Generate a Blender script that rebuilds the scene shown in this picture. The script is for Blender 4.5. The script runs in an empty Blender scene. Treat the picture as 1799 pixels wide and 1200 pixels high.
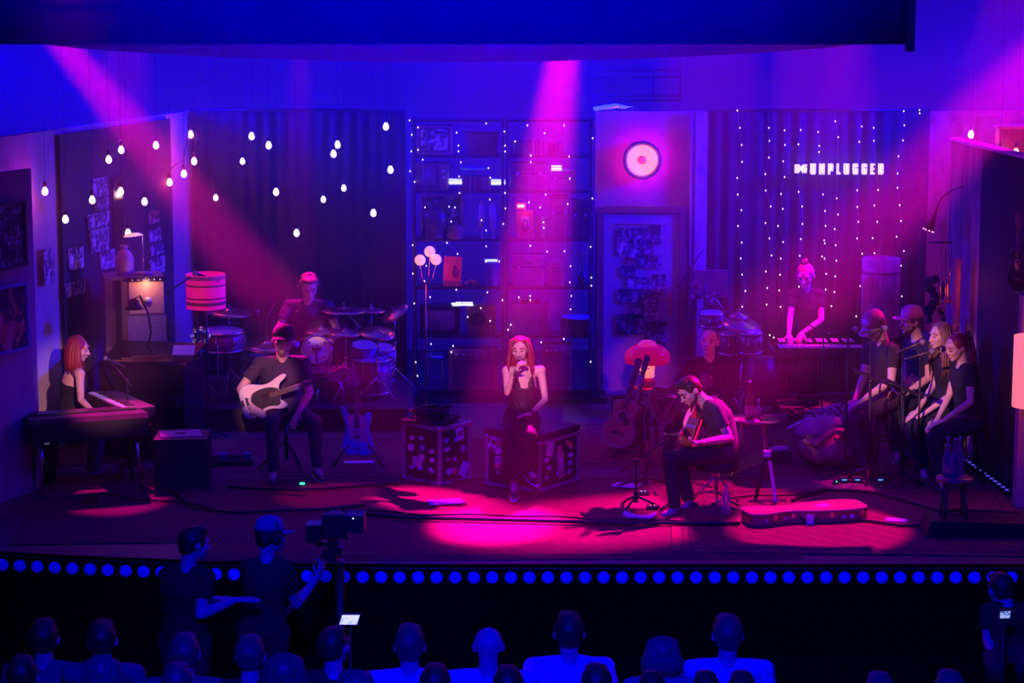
import bpy, bmesh, math, random
from math import pi, sin, cos, tan, atan, radians as R
from mathutils import Vector as V, Matrix as MX
sc = bpy.context.scene
C = sc.collection
rnd = random.Random(7)

# ---------------------------------------------------------------- camera
F, PITCH, CY, CZ = 4100.0, R(9.15), -19.2, 5.0
cam = bpy.data.cameras.new('camera'); co = bpy.data.objects.new('camera', cam); C.objects.link(co)
co.location = (0, CY, CZ); co.rotation_euler = (pi / 2 - PITCH, 0, 0)
cam.sensor_width = 36; cam.lens = F / 1799 * 36; cam.clip_end = 200; sc.camera = co
sc.view_settings.view_transform = 'Standard'; sc.view_settings.look = 'None'
sc.view_settings.exposure = 0.0; sc.view_settings.gamma = 1; sc.view_settings.use_curve_mapping = False
sc.cycles.use_denoising = True
sc.cycles.volume_bounces = 0
sc.cycles.max_bounces = 6
sc.cycles.sample_clamp_indirect = 4

# ---------------------------------------------------------------- world and stage lighting
w = bpy.data.worlds.new('dark_hall'); sc.world = w; w.use_nodes = True
w.node_tree.nodes['Background'].inputs[0].default_value = (0, 0, 1, 1)
w.node_tree.nodes['Background'].inputs[1].default_value = .004

def aim(o, loc, to):
    o.location = loc; o.rotation_euler = (V(to) - V(loc)).to_track_quat('-Z', 'Y').to_euler()
def spot(name, loc, to, e, c, ang, bl=.5, r=.06):
    l = bpy.data.lights.new(name, 'SPOT'); l.energy = e; l.color = c; l.spot_size = R(ang); l.spot_blend = bl; l.shadow_soft_size = r
    o = bpy.data.objects.new(name, l); C.objects.link(o); aim(o, loc, to); return o
def area(name, loc, to, e, c, sx, sy=None, spread=180):
    l = bpy.data.lights.new(name, 'AREA'); l.energy = e; l.color = c; l.size = sx; l.spread = R(spread)
    if sy: l.shape = 'RECTANGLE'; l.size_y = sy
    o = bpy.data.objects.new(name, l); C.objects.link(o); aim(o, loc, to); return o
MAG, BLU, KEY = (1, 0, .36), (0, 0, 1), (1, .36, .42)
# magenta backlight beams from the rear truss, plus extra spots added for floor patches
spot('beam_spot', (-6.6, 7.9, 5.9), (-.7, 2.3, 0), 52000, MAG, 6.6, .7)
spot('beam_spot', (-2.35, 7.6, 5.8), (-2.46, 6.95, 1.2), 6000, MAG, 7.5, .4)
spot('beam_spot', (.80, 6.5, 5.8), (-.13, 1.45, 0), 52000, MAG, 10, .7)
spot('beam_spot', (3.78, 6.6, 5.8), (3.40, 7.0, 1.3), 5000, MAG, 10, .5)
spot('beam_spot', (7.6, 5.6, 6.2), (1.0, 1.6, 0), 43000, MAG, 13, .8)
spot('beam_spot', (-4.4, 8.8, 8.4), (-3.75, 2.35, 0), 14000, MAG, 6, .5)
spot('beam_spot', (2.2, 8.5, 11), (1.9, 2.3, 0), 20000, MAG, 8, .3)  # this and the next two added above the haze for floor patches
spot('beam_spot', (3.6, 8.5, 11), (2.75, 1.25, 0), 26000, MAG, 7.5, .3)
spot('beam_spot', (-.4, 8.5, 11), (0.1, .75, 0), 16000, MAG, 7, .4)
spot('beam_spot', (6.6, 7.0, 9.0), (4.1, 3.9, 1.3), 16000, MAG, 8, .5)
spot('beam_spot', (1.2, 8.5, 10), (-1.75, 2.6, 0), 5000, MAG, 5, .5)  # another added spot, for a small floor patch
# blue wash on the cyclorama and over the stage, with added fills
area('cyclorama_wash', (0, 8.6, 8.5), (0, 11, 4.2), 540, BLU, 26, 1)
area('stage_wash', (0, -4, 9), (0, 5, 1), 500, BLU, 9, 2)
spot('hall_wash', (-.5, -17, 8), (.5, -5.6, 0), 12000, BLU, 40, .8, .5)
spot('pelmet_fill', (-.6, -9, 1.6), (-.6, .6, 5.2), 10000, BLU, 46, 1, .5)  # added low front fill to brighten the pelmet and valance
for sx in (-1, 1):
    spot('haze_fill', (sx * 8.0, 6.2, 4.6), (-sx * 3.0, 7.4, 1.3), 16000, BLU, 48, .8, .4)  # added side fills that turn the haze blue, clear of the front floor
spot('door_fill', (-1.2, 1.5, 6.5), (1.7, 8, 1.3), 2900, BLU, 18, .8, .1)  # added spot to turn the door flat blue
area('rear_wash', (-.6, 10.2, 5.2), (-.2, 6, 1.5), 200, BLU, 5, 1)
spot('side_wash', (-3.3, .2, 5.8), (-4.85, 3.4, 1.6), 900, (1, 0, .5), 46, .9, .2)
spot('side_wash', (6.9, 4.2, 5.9), (5.8, 8, 2.2), 420, (1, 0, .5), 60, .8, .2)
# warm pink spots from the balcony, plus added ones on the tom and two players
spot('front_spot', (-1.5, -14, 7.5), (.1, 2.8, 1.2), 13000, KEY, 2.4, .5)
spot('front_spot', (-6, -12, 7), (1.6, 2.0, .9), 5000, KEY, 2.8, .5)
spot('front_spot', (-1, -14, 6.5), (-2.42, 3.3, 1.0), 16000, KEY, 2.3, .6)
spot('front_spot', (-1.5, -14, 6.2), (-2.12, 5.9, 1.12), 15000, KEY, 1.0, .5)  # added spot to brighten the white tom head
spot('front_spot', (2, -14, 6.5), (-4.15, 3.55, .92), 15000, KEY, 4.0, .7)
spot('front_spot', (-5, -12, 6), (4.1, 3.7, .95), 15000, KEY, 4.0, .6)

spot('front_spot', (5, -13, 6), (2.08, 4.35, 1.25), 4500, (1, .03, .30), 2.4, .6)  # added magenta fill on the balding guitarist
spot('front_spot', (1, -14, 6.5), (-2.42, 7.0, 1.35), 4500, (1, .02, .28), 2.0, .6)  # added magenta fill on the drummer

# ---------------------------------------------------------------- helpers
def AX(Y, z=0): return (Y - CY) * cos(PITCH) + (CZ - z) * sin(PITCH)
def at(px, py, Y):
    """the point at depth Y that the photograph shows at px, py"""
    a = PITCH + atan((py - 600) / F); d = Y - CY; z = CZ - d * tan(a)
    return V(((px - 899.5) / F * AX(Y, z), Y, z))
def gnd(px, py, z=0):
    a = PITCH + atan((py - 600) / F)
    return at(px, py, CY + (CZ - z) / tan(a))
def ppm(Y, z=.8): return F / AX(Y, z)

_m = {}
def M(name, c, rough=.6, metal=0, var=.18, scale=9, bump=0, emit=0, ecol=None, alpha=1, trans=0, stretch=None, spec=None):
    if name in _m: return _m[name]
    m = bpy.data.materials.new(name); m.use_nodes = True; nt = m.node_tree; b = nt.nodes['Principled BSDF']
    b.inputs['Roughness'].default_value = rough; b.inputs['Metallic'].default_value = metal
    tc = nt.nodes.new('ShaderNodeTexCoord'); mp = nt.nodes.new('ShaderNodeMapping'); nt.links.new(tc.outputs['Object'], mp.inputs[0])
    if stretch: mp.inputs['Scale'].default_value = stretch
    nz = nt.nodes.new('ShaderNodeTexNoise'); nz.inputs['Scale'].default_value = scale; nz.inputs['Detail'].default_value = 4
    nt.links.new(mp.outputs[0], nz.inputs['Vector'])
    cr = nt.nodes.new('ShaderNodeValToRGB'); e = cr.color_ramp.elements
    e[0].position = .3; e[1].position = .7
    e[0].color = (*[max(0, x * (1 - var)) for x in c], 1); e[1].color = (*[min(1, x * (1 + var)) for x in c], 1)
    nt.links.new(nz.outputs['Fac'], cr.inputs[0]); nt.links.new(cr.outputs[0], b.inputs['Base Color'])
    if bump:
        bp = nt.nodes.new('ShaderNodeBump'); bp.inputs['Strength'].default_value = bump; bp.inputs['Distance'].default_value = .02
        nt.links.new(nz.outputs['Fac'], bp.inputs['Height']); nt.links.new(bp.outputs[0], b.inputs['Normal'])
    if emit:
        b.inputs['Emission Color'].default_value = (*(ecol or c), 1); b.inputs['Emission Strength'].default_value = emit
        m.cycles.emission_sampling = 'NONE'
    if trans: b.inputs['Transmission Weight'].default_value = trans; b.inputs['IOR'].default_value = 1.3
    if alpha < 1: b.inputs['Alpha'].default_value = alpha
    if spec is not None: b.inputs['Specular IOR Level'].default_value = spec
    _m[name] = m; return m

black = M('black_plastic', (.015, .015, .018), .45)
dark = M('dark_cloth', (.03, .03, .035), .9, bump=.3, scale=30)
chrome = M('chrome', (.75, .75, .78), .18, 1, var=.05)
dmetal = M('dark_metal', (.06, .06, .07), .35, .8)
wood = M('brown_wood', (.32, .15, .07), .45, stretch=(1, 6, 6), var=.35)
dwood = M('dark_wood', (.12, .06, .035), .5, stretch=(1, 6, 6), var=.35)
lwood = M('pale_wood', (.62, .40, .22), .35, stretch=(1, 8, 8), var=.15)
paper = M('paper', (.85, .85, .85), .8, var=.06)
brass = M('brass', (.75, .5, .2), .25, 1, var=.08)
white = M('white_paint', (.8, .8, .8), .4, var=.04)
grey = M('grey_paint', (.3, .3, .32), .6)
skinm = M('skin', (.72, .46, .38), .5, var=.06, scale=14)
bulbm = M('lit_bulb', (1, .8, .6), .4, emit=4.5, ecol=(1, .62, .42))
fairym = M('fairy_bulb', (1, .8, .6), .4, emit=4, ecol=(1, .66, .5))

class MB:
    def __init__(s): s.v = []; s.f = []; s.mi = []; s.sm = []; s.cur = 0
    def add(s, vs, fs, smooth=True):
        n = len(s.v); s.v += [tuple(p) for p in vs]
        s.f += [tuple(i + n for i in f) for f in fs]; s.mi += [s.cur] * len(fs); s.sm += [smooth] * len(fs)
        return s
    def box(s, c, sz, rot=None, bev=0):
        bm = bmesh.new(); bmesh.ops.create_cube(bm, size=1)
        for v in bm.verts: v.co = V((v.co.x * sz[0], v.co.y * sz[1], v.co.z * sz[2]))
        if bev: bmesh.ops.bevel(bm, geom=bm.edges[:], offset=bev, segments=2, affect='EDGES', profile=.7)
        bm.verts.index_update(); q = rot if rot is not None else MX.Identity(3)
        if isinstance(q, (int, float)): q = MX.Rotation(q, 3, 'Z')
        s.add([q @ v.co + V(c) for v in bm.verts], [[v.index for v in f.verts] for f in bm.faces], False); bm.free(); return s
    def loft(s, pts, rad, side=None, n=12, cap=True, rnd_cap=False):
        pts = [V(p) for p in pts]; rad = [(r, r) if isinstance(r, (int, float)) else r for r in rad]
        if rnd_cap:
            t0 = (pts[0] - pts[1]).normalized(); t1 = (pts[-1] - pts[-2]).normalized()
            r0, r1 = rad[0], rad[-1]; m0, m1 = min(r0), min(r1)
            pre = [(pts[0] + t0 * m0 * k, (r0[0] * q, r0[1] * q)) for k, q in ((.95, .3), (.7, .7), (.38, .92))]
            post = [(pts[-1] + t1 * m1 * k, (r1[0] * q, r1[1] * q)) for k, q in ((.38, .92), (.7, .7), (.95, .3))]
            pts = [p for p, _ in pre] + pts + [p for p, _ in post]; rad = [q for _, q in pre] + rad + [q for _, q in post]
        vs = []; last = None
        for i, p in enumerate(pts):
            t = (pts[min(i + 1, len(pts) - 1)] - pts[max(i - 1, 0)])
            t = t.normalized() if t.length > 1e-9 else V((0, 0, 1))
            if side is not None: sd = V(side[i] if isinstance(side, list) else side)
            else: sd = last if last is not None else (V((1, 0, 0)) if abs(t.x) < .8 else V((0, 1, 0)))
            sd = sd - t * sd.dot(t)
            if sd.length < 1e-6: sd = t.orthogonal()
            sd.normalize(); last = sd; b = t.cross(sd)
            for k in range(n):
                a = 2 * pi * k / n; vs.append(p + sd * cos(a) * rad[i][0] + b * sin(a) * rad[i][1])
        m = len(pts); fs = [(i * n + k, i * n + (k + 1) % n, (i + 1) * n + (k + 1) % n, (i + 1) * n + k) for i in range(m - 1) for k in range(n)]
        if cap: fs += [tuple(range(n - 1, -1, -1)), tuple((m - 1) * n + k for k in range(n))]
        return s.add(vs, fs)
    def cyl(s, p0, p1, r0, r1=None, n=12): return s.loft([p0, p1], [r0, r0 if r1 is None else r1], n=n)
    def tube(s, pts, r, n=6): return s.loft(pts, [r] * len(pts), n=n)
    def ell(s, c, r, rot=None, n=14, m=9):
        r = (r, r, r) if isinstance(r, (int, float)) else r; q = rot if rot is not None else MX.Identity(3); c = V(c)
        vs = [c + q @ V((0, 0, -r[2]))]
        for i in range(1, m):
            a = -pi / 2 + pi * i / m
            for k in range(n): vs.append(c + q @ V((r[0] * cos(a) * cos(2 * pi * k / n), r[1] * cos(a) * sin(2 * pi * k / n), r[2] * sin(a))))
        vs.append(c + q @ V((0, 0, r[2]))); L = len(vs) - 1
        fs = [(0, 1 + (k + 1) % n, 1 + k) for k in range(n)]
        fs += [(1 + i * n + k, 1 + i * n + (k + 1) % n, 1 + (i + 1) * n + (k + 1) % n, 1 + (i + 1) * n + k) for i in range(m - 2) for k in range(n)]
        fs += [(L, 1 + (m - 2) * n + k, 1 + (m - 2) * n + (k + 1) % n) for k in range(n)]
        return s.add(vs, fs)
    def lathe(s, prof, c=(0, 0, 0), n=24, rot=None, close=False):
        c = V(c); q = rot if rot is not None else MX.Identity(3)
        vs = [c + q @ V((r * cos(2 * pi * k / n), r * sin(2 * pi * k / n), z)) for r, z in prof for k in range(n)]
        m = len(prof); fs = [(i * n + k, i * n + (k + 1) % n, (i + 1) * n + (k + 1) % n, (i + 1) * n + k) for i in range(m - 1) for k in range(n)]
        if close: fs += [tuple(range(n - 1, -1, -1)), tuple((m - 1) * n + k for k in range(n))]
        return s.add(vs, fs)
    def prism(s, poly, th, mx=None, bev=0):
        """poly in local XZ, thickness along Y centred; mx a 4x4"""
        mx = mx or MX.Identity(4); n = len(poly); o = []
        rings = [(-th / 2, 1)] + [(th / 2, 1)]
        if bev:
            cx = sum(p[0] for p in poly) / n; cz = sum(p[1] for p in poly) / n
            k = 1 - bev / max(.02, max(math.hypot(p[0] - cx, p[1] - cz) for p in poly))
            rings = [(-th / 2, k), (-th / 2 + bev, 1), (th / 2 - bev, 1), (th / 2, k)]
            vs = [mx @ V((cx + (x - cx) * q, y, cz + (z - cz) * q)) for y, q in rings for x, z in poly]
        else: vs = [mx @ V((x, y, z)) for y, q in rings for x, z in poly]
        m = len(rings); fs = [(i * n + k, i * n + (k + 1) % n, (i + 1) * n + (k + 1) % n, (i + 1) * n + k) for i in range(m - 1) for k in range(n)]
        fs += [tuple(range(n - 1, -1, -1)), tuple((m - 1) * n + k for k in range(n))]
        return s.add(vs, fs, False)
    def build(s, name, mats, parent=None, loc=None, smooth=None):
        me = bpy.data.meshes.new(name); me.from_pydata(s.v, [], s.f)
        for m in (mats if isinstance(mats, (list, tuple)) else [mats]): me.materials.append(m)
        for p, i, q in zip(me.polygons, s.mi, s.sm): p.material_index = i; p.use_smooth = q if smooth is None else smooth
        me.validate(); me.update()
        o = bpy.data.objects.new(name, me); C.objects.link(o)
        if parent is not None: o.parent = parent
        if loc is not None: o.location = loc
        return o

def tag(o, label=None, cat=None, group=None, kind=None):
    if label: o['label'] = label
    if cat: o['category'] = cat
    if group: o['group'] = group
    if kind: o['kind'] = kind
    return o
def thing(name, label, cat, loc=(0, 0, 0), rz=0, group=None, kind=None):
    o = bpy.data.objects.new(name, None); C.objects.link(o); o.location = loc; o.rotation_euler = (0, 0, rz); o.empty_display_size = .1
    return tag(o, label, cat, group, kind)
def one(name, mb, mat, label, cat, loc=(0, 0, 0), rz=0, group=None, kind=None):
    o = mb.build(name, mat); o.location = loc; o.rotation_euler = (0, 0, rz); return tag(o, label, cat, group, kind)
def struct(name, mb, mat, parent=None):
    o = mb.build(name, mat, parent)
    if parent is None: o['kind'] = 'structure'
    return o
def copy_tree(o, parent=None):
    c = o.copy(); C.objects.link(c); c.parent = parent
    for ch in o.children: copy_tree(ch, c)
    return c
def frame(p0, x, nrm):
    """4x4 with local X along x, local -Y towards nrm"""
    x = V(x).normalized(); y = -V(nrm); y = (y - x * y.dot(x)).normalized(); z = x.cross(y)
    m = MX((x, y, z)).transposed().to_4x4(); m.translation = V(p0); return m
def arc(c, r, a0, a1, n):
    return [(c[0] + r * cos(a0 + (a1 - a0) * i / n), c[1] + r * sin(a0 + (a1 - a0) * i / n)) for i in range(n + 1)]
def wallbox(mb, a, b, z0, z1, th=.08):
    """a vertical slab from a to b (xy), thickness behind it"""
    a = V((*a, 0)); b = V((*b, 0)); d = (b - a); L = d.length; ang = math.atan2(d.y, d.x)
    n = V((-sin(ang), cos(ang), 0)); c = (a + b) / 2 + n * th / 2; c.z = (z0 + z1) / 2
    return mb.box(c, (L, th, z1 - z0), ang)
def grid(cols, rows, fn, th=0):
    vs = [fn(i / cols, j / rows) for j in range(rows + 1) for i in range(cols + 1)]
    fs = [(j * (cols + 1) + i, j * (cols + 1) + i + 1, (j + 1) * (cols + 1) + i + 1, (j + 1) * (cols + 1) + i) for j in range(rows) for i in range(cols)]
    mb = MB(); mb.add(vs, fs); return mb
def solid(o, t):
    m = o.modifiers.new('s', 'SOLIDIFY'); m.thickness = t; m.offset = 0; return o

# ---------------------------------------------------------------- haze (lit by the real lamps above)
hz = bpy.data.materials.new('stage_haze'); hz.use_nodes = True; nt = hz.node_tree; nt.nodes.clear()
_o = nt.nodes.new('ShaderNodeOutputMaterial'); _v = nt.nodes.new('ShaderNodeVolumeScatter')
_v.inputs['Density'].default_value = .014; _v.inputs['Anisotropy'].default_value = .45
nt.links.new(_v.outputs[0], _o.inputs['Volume'])
haze_ = one('stage_haze', MB().box((0, 5.45, 3.8), (22, 10.9, 9.2)), hz, 'thin theatrical haze hanging over the whole stage', 'haze', kind='stuff')

for zl, dn in ((1.0, .014), (1.7, .018), (2.6, .020)):    # haze gathers in thicker layers towards the grid
    h2 = hz.copy(); h2.name = 'stage_haze_layer'; h2.node_tree.nodes['Volume Scatter'].inputs['Density'].default_value = dn
    MB().box((0, 5.45, (zl + 8.3) / 2), (21.8, 10.8, 8.3 - zl)).build('haze_layer', h2, haze_)

# ---------------------------------------------------------------- room shell
def wallmat(name, c, c2, scale=3, dirt=.45):
    m = bpy.data.materials.new(name); m.use_nodes = True; nt = m.node_tree; b = nt.nodes['Principled BSDF']; b.inputs['Roughness'].default_value = .85
    tc = nt.nodes.new('ShaderNodeTexCoord'); mp = nt.nodes.new('ShaderNodeMapping'); mp.inputs['Scale'].default_value = (1, 1, .45)
    nz = nt.nodes.new('ShaderNodeTexNoise'); nz.inputs['Scale'].default_value = scale; nz.inputs['Detail'].default_value = 8; nz.inputs['Roughness'].default_value = .7
    cr = nt.nodes.new('ShaderNodeValToRGB'); cr.color_ramp.elements[0].position = dirt - .12; cr.color_ramp.elements[1].position = dirt + .12
    cr.color_ramp.elements[0].color = (*c2, 1); cr.color_ramp.elements[1].color = (*c, 1)
    nt.links.new(tc.outputs['Object'], mp.inputs[0]); nt.links.new(mp.outputs[0], nz.inputs['Vector']); nt.links.new(nz.outputs['Fac'], cr.inputs[0]); nt.links.new(cr.outputs[0], b.inputs['Base Color'])
    return m
plaster = wallmat('old_plaster', (.42, .40, .42), (.32, .30, .30))
peel = wallmat('peeling_plaster', (.50, .50, .55), (.20, .15, .13), 4, .42)
cycm = M('cyclorama_cloth', (.7, .7, .75), .9, var=.04, scale=1)
stagem = M('stage_boards', (.10, .07, .06), .6, var=.3, scale=14, stretch=(1, 12, 1))
pitm = M('hall_floor', (.008, .008, .009), .9, spec=0)
def front_edge(x):   # the stage lip bows gently towards the back on the left
    return 0.0 if x > -.5 else .028 * (x + .5) ** 2
mb = MB(); xs = [-7 + 13.5 * i / 40 for i in range(41)]
for i in range(40):
    a, b = xs[i], xs[i + 1]; ya, yb = front_edge(a), front_edge(b)
    mb.add([(a, ya, 0), (b, yb, 0), (b, 12, 0), (a, 12, 0)], [(0, 1, 2, 3)], False)
struct('floor', mb, stagem)
mb = MB()
for i in range(40):
    a, b = xs[i], xs[i + 1]; ya, yb = front_edge(a), front_edge(b)
    mb.add([(a, ya, -.95), (b, yb, -.95), (b, yb, 0), (a, ya, 0)], [(0, 1, 2, 3)], False)
struct('trim_1', mb, M('fascia_black', (.006, .006, .007), .9, spec=0))
struct('floor_hall', MB().box((0, -11, -1.0), (26, 22.4, .1)), pitm)
struct('wall_back', MB().box((0, 11.2, 5), (26, .1, 14)), cycm)
# painted flats of the set
mb = MB(); wallbox(mb, (-5.25, 3.1), (-3.74, 8.0), 0, 3.33); wallbox(mb, (-3.76, 8.0), (-3.70, 8.0), 0, 3.33)
struct('wall_left', mb, plaster)
mb = MB(); wallbox(mb, (.97, 7.95), (2.24, 7.95), 0, 3.33); struct('wall_centre', mb, plaster)
mb = MB(); wallbox(mb, (4.86, 8.0), (7.2, 8.0), 0, 3.33); struct('wall_rear_right', mb, peel)
mb = MB(); wallbox(mb, (4.55, 5.0), (4.71, 4.0), 0, 3.2, .07); struct('wall_right', mb, M('panelled_board', (.28, .16, .12), .6, stretch=(1, 1, .2), var=.5))
mb = MB(); wallbox(mb, (4.68, 4.02), (4.83, 2.5), 0, 3.22, .10); struct('wall_right_side', mb, M('black_flat', (.02, .02, .022), .8))
mb = MB(); wallbox(mb, (4.86, 2.5), (5.15, .4), 0, 3.2, .07); struct('wall_right_front', mb, peel)
mb = MB(); wallbox(mb, (-4.86, 2.15), (-4.56, 2.9), 0, 3.1, .06); struct('wall_left_front', mb, plaster)
struct('trim_2', MB().box((0, 7.6, .03), (2.2, .5, .06)), dmetal)
# peeling pillar strip with pipes beside the door flat
mb = MB(); mb.box((2.20, 7.9, 1.665), (.14, .06, 3.33)); struct('trim_3', mb, peel)
mb = MB(); mb.cyl((2.08, 7.88, 0), (2.08, 7.88, 3.33), .014); mb.cyl((2.115, 7.9, 0), (2.115, 7.9, 3.33), .01)
for z in (.6, 1.5, 2.4, 3.1): mb.box((2.1, 7.91, z), (.07, .04, .03))
one('wall_pipe', mb, grey, 'pair of thin grey pipes running up the flat beside the door', 'pipe')

# door with frame in the centre flat
X0, X1 = at(1060, 500, 7.93).x, at(1192, 500, 7.93).x; dz = 2.15
door = thing('door_1', None, None, ((X0 + X1) / 2, 7.93, 0)); door['kind'] = 'structure'
dw = X1 - X0
doorm = M('door_paint', (.45, .45, .5), .5, var=.06)
MB().box((0, -.02, dz / 2), (dw, .04, dz - .01)).build('leaf', doorm, door)
fr = MB(); fw = .075
for s in (-1, 1): fr.box((s * (dw / 2 + fw / 2 + .003), -.03, dz / 2 + .03), (fw, .07, dz + .08))
fr.box((0, -.03, dz + .045), (dw + .006, .07, fw)); fr.build('door_frame', M('door_frame_wood', (.28, .14, .10), .6), door)
hd = MB(); hd.box((dw / 2 - .09, -.05, 1.08), (.035, .02, .26), bev=.005); hd.tube([(dw / 2 - .09, -.06, 1.15), (dw / 2 - .09, -.10, 1.15), (dw / 2 - .24, -.10, 1.15)], .011, 8)
hd.build('door_handle', brass, door)

# curtains with real folds
def curtain(name, x0, x1, Y, z1, label, m, folds, amp=.05, z0=.02):
    def fn(u, v):
        x = x0 + (x1 - x0) * u
        return (x, Y + .55 * amp * sin(u * folds * 2 * pi) * (.6 + .4 * sin(u * 17 + v * 2)), z0 + (z1 - z0) * v)
    o = grid(folds * 8, 10, fn).build(name, m); solid(o, .006)
    return tag(o, label, 'curtain')
curtm = M('curtain_cloth', (.035, .03, .05), .95, bump=.3, scale=60)
cl_ = curtain('stage_curtain', -3.72, -1.24, 7.92, 3.33, 'dark floor-length curtain behind the drummer and hanging bulbs', curtm, 16)
cr_ = curtain('stage_curtain', 2.25, 4.85, 7.95, 3.33, 'dark floor-length curtain behind the sign and fairy lights', curtm, 16)
for n_, xa, xb in (('left', -3.74, -1.22), ('right', 2.24, 4.86)):
    one('curtain_rail', MB().cyl((xa, 7.95, 3.345), (xb, 7.95, 3.345), .018), dmetal, 'thin dark rail along the top of the %s stage curtain' % n_, 'rail')

# front pelmet and the sagging rear valance, hung from the grid
pelm = M('pelmet_cloth', (.10, .10, .16), .95, var=.1, scale=2)
zf = at(900, 78, .6).z; xr = at(1592, 50, .6).x
def fn(u, v):
    x = -6.5 + (xr + 6.5) * u; zb = zf + .035 * (1 if x > -3 else 1) * (1 - min(1, abs(x) / 3.2)) * 0
    return (x, .6 + .015 * sin(u * 90), zb + (7.6 - zb) * v)
o = solid(grid(160, 4, fn).build('front_pelmet', pelm), .02); tag(o, 'wide dark blue cloth pelmet hanging above the front of the stage', 'pelmet')
one('pelmet_edge_batten', MB().box((xr + .035, .6, (zf + 7.6) / 2 - .03), (.07, .10, 7.6 - zf + .06), bev=.01), M('batten_cloth', (.09, .05, .08), .9), 'dark vertical batten closing the right end of the pelmet', 'batten')
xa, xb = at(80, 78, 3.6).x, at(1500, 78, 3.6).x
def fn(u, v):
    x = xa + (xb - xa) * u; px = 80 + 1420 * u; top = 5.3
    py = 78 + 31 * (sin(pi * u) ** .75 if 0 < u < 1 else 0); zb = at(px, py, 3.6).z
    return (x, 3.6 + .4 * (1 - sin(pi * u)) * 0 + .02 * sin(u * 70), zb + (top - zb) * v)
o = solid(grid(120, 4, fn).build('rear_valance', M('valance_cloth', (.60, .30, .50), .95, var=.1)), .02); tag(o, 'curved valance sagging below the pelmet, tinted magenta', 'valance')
# ---------------------------------------------------------------- posters and pictures
def artm(name, cols, scale=5, rough=.7, stretch=None, emit=0):
    if name in _m: return _m[name]
    m = bpy.data.materials.new(name); m.use_nodes = True; nt = m.node_tree; b = nt.nodes['Principled BSDF']; b.inputs['Roughness'].default_value = rough
    tc = nt.nodes.new('ShaderNodeTexCoord'); mp = nt.nodes.new('ShaderNodeMapping'); nz = nt.nodes.new('ShaderNodeTexNoise')
    nz.inputs['Scale'].default_value = scale; nz.inputs['Detail'].default_value = 3; nz.inputs['Distortion'].default_value = 1.2
    if stretch: mp.inputs['Scale'].default_value = stretch
    cr = nt.nodes.new('ShaderNodeValToRGB'); cr.color_ramp.interpolation = 'CONSTANT'; el = cr.color_ramp.elements
    for i, c in enumerate(cols):
        p = .32 + .36 * i / len(cols) if i else 0
        e = el[i] if i < 2 else el.new(p)
        e.position = p; e.color = (*c, 1)
    nt.links.new(tc.outputs['Object'], mp.inputs[0]); nt.links.new(mp.outputs[0], nz.inputs['Vector']); nt.links.new(nz.outputs['Fac'], cr.inputs[0]); nt.links.new(cr.outputs[0], b.inputs['Base Color'])
    if emit: nt.links.new(cr.outputs[0], b.inputs['Emission Color']); b.inputs['Emission Strength'].default_value = emit
    _m[name] = m; return m
arts = [artm('art_%d' % i, c, s) for i, (c, s) in enumerate([
    ([(.02, .02, .03), (.25, .2, .3), (.7, .7, .75)], 9), ([(.32, .32, .42), (.06, .06, .1), (.5, .45, .6)], 7),
    ([(.05, .02, .02), (.35, .1, .08), (.6, .5, .5)], 6), ([(.02, .02, .02), (.06, .06, .1), (.3, .3, .5)], 12)])]
frm = M('picture_frame_dark', (.05, .03, .03), .4)
def picture(px0, py0, px1, py1, Yf, label, art, cat='poster', name='poster', framed=False, rot=0, wall=None, extra=None):
    """wall = (a, b) xy line the picture hangs on, else a plane of constant Y"""
    pa, pb, pc = at(px0, (py0 + py1) / 2, Yf[0] if isinstance(Yf, tuple) else Yf), at(px1, (py0 + py1) / 2, Yf[1] if isinstance(Yf, tuple) else Yf), None
    pt = at((px0 + px1) / 2, py0, (pa.y + pb.y) / 2); pd = at((px0 + px1) / 2, py1, (pa.y + pb.y) / 2)
    wd = math.hypot(pb.x - pa.x, pb.y - pa.y); h = pt.z - pd.z; c = (pa + pb) / 2; c.z = (pt.z + pd.z) / 2
    t = thing(name, label, cat, c, math.atan2(pb.y - pa.y, pb.x - pa.x)) if framed else None
    mb = MB(); mb.box((0, 0, 0), (wd, .008, h), MX.Rotation(rot, 3, 'Y'))
    if not framed:
        return one(name, mb, art, label, cat, c, math.atan2(pb.y - pa.y, pb.x - pa.x))
    mb.build('print', art, t); f = MB(); k = .03
    for s in (-1, 1): f.box((s * wd / 2, -.008, 0), (k, .035, h + k), bev=.004); f.box((0, -.008, s * h / 2), (wd + k, .035, k), bev=.004)
    f.build('picture_frame', extra or frm, t); return t

# posters on the door (collage)
DY = 7.878
for px0, py0, px1, py1, k, l in [
    (1084, 400, 1104, 448, 0, 'tall dark poster at the upper left of the door'), (1105, 400, 1138, 420, 1, 'pale photo print at the top middle of the door'),
    (1140, 395, 1161, 429, 3, 'dark poster at the top right of the door'), (1106, 421, 1124, 452, 0, 'narrow print below the pale photo on the door'),
    (1126, 424, 1148, 446, 1, 'bright print with dark heads right of centre on the door'), (1100, 452, 1116, 462, 2, 'small reddish print on the door, left of centre'),
    (1117, 448, 1162, 470, 3, 'wide dark poster across the middle of the door'), (1092, 467, 1116, 486, 3, 'small dark print by the left middle of the door'),
    (1102, 487, 1144, 508, 0, 'wide mottled print just below the middle of the door'), (1146, 482, 1170, 518, 0, 'upright mottled print at the right middle of the door'),
    (1086, 508, 1109, 531, 3, 'small square dark print at the lower left of the door'), (1110, 512, 1158, 534, 1, 'bright band print above the lower dark posters on the door'),
    (1110, 535, 1157, 559, 0, 'dark print directly under the bright band print on the door'), (1083, 552, 1131, 588, 3, 'large dark poster at the bottom left of the door'),
    (1132, 563, 1170, 609, 3, 'framed dark poster at the bottom right of the door')]:
    picture(px0, py0, px1, py1, DY, l, arts[k])
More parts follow.
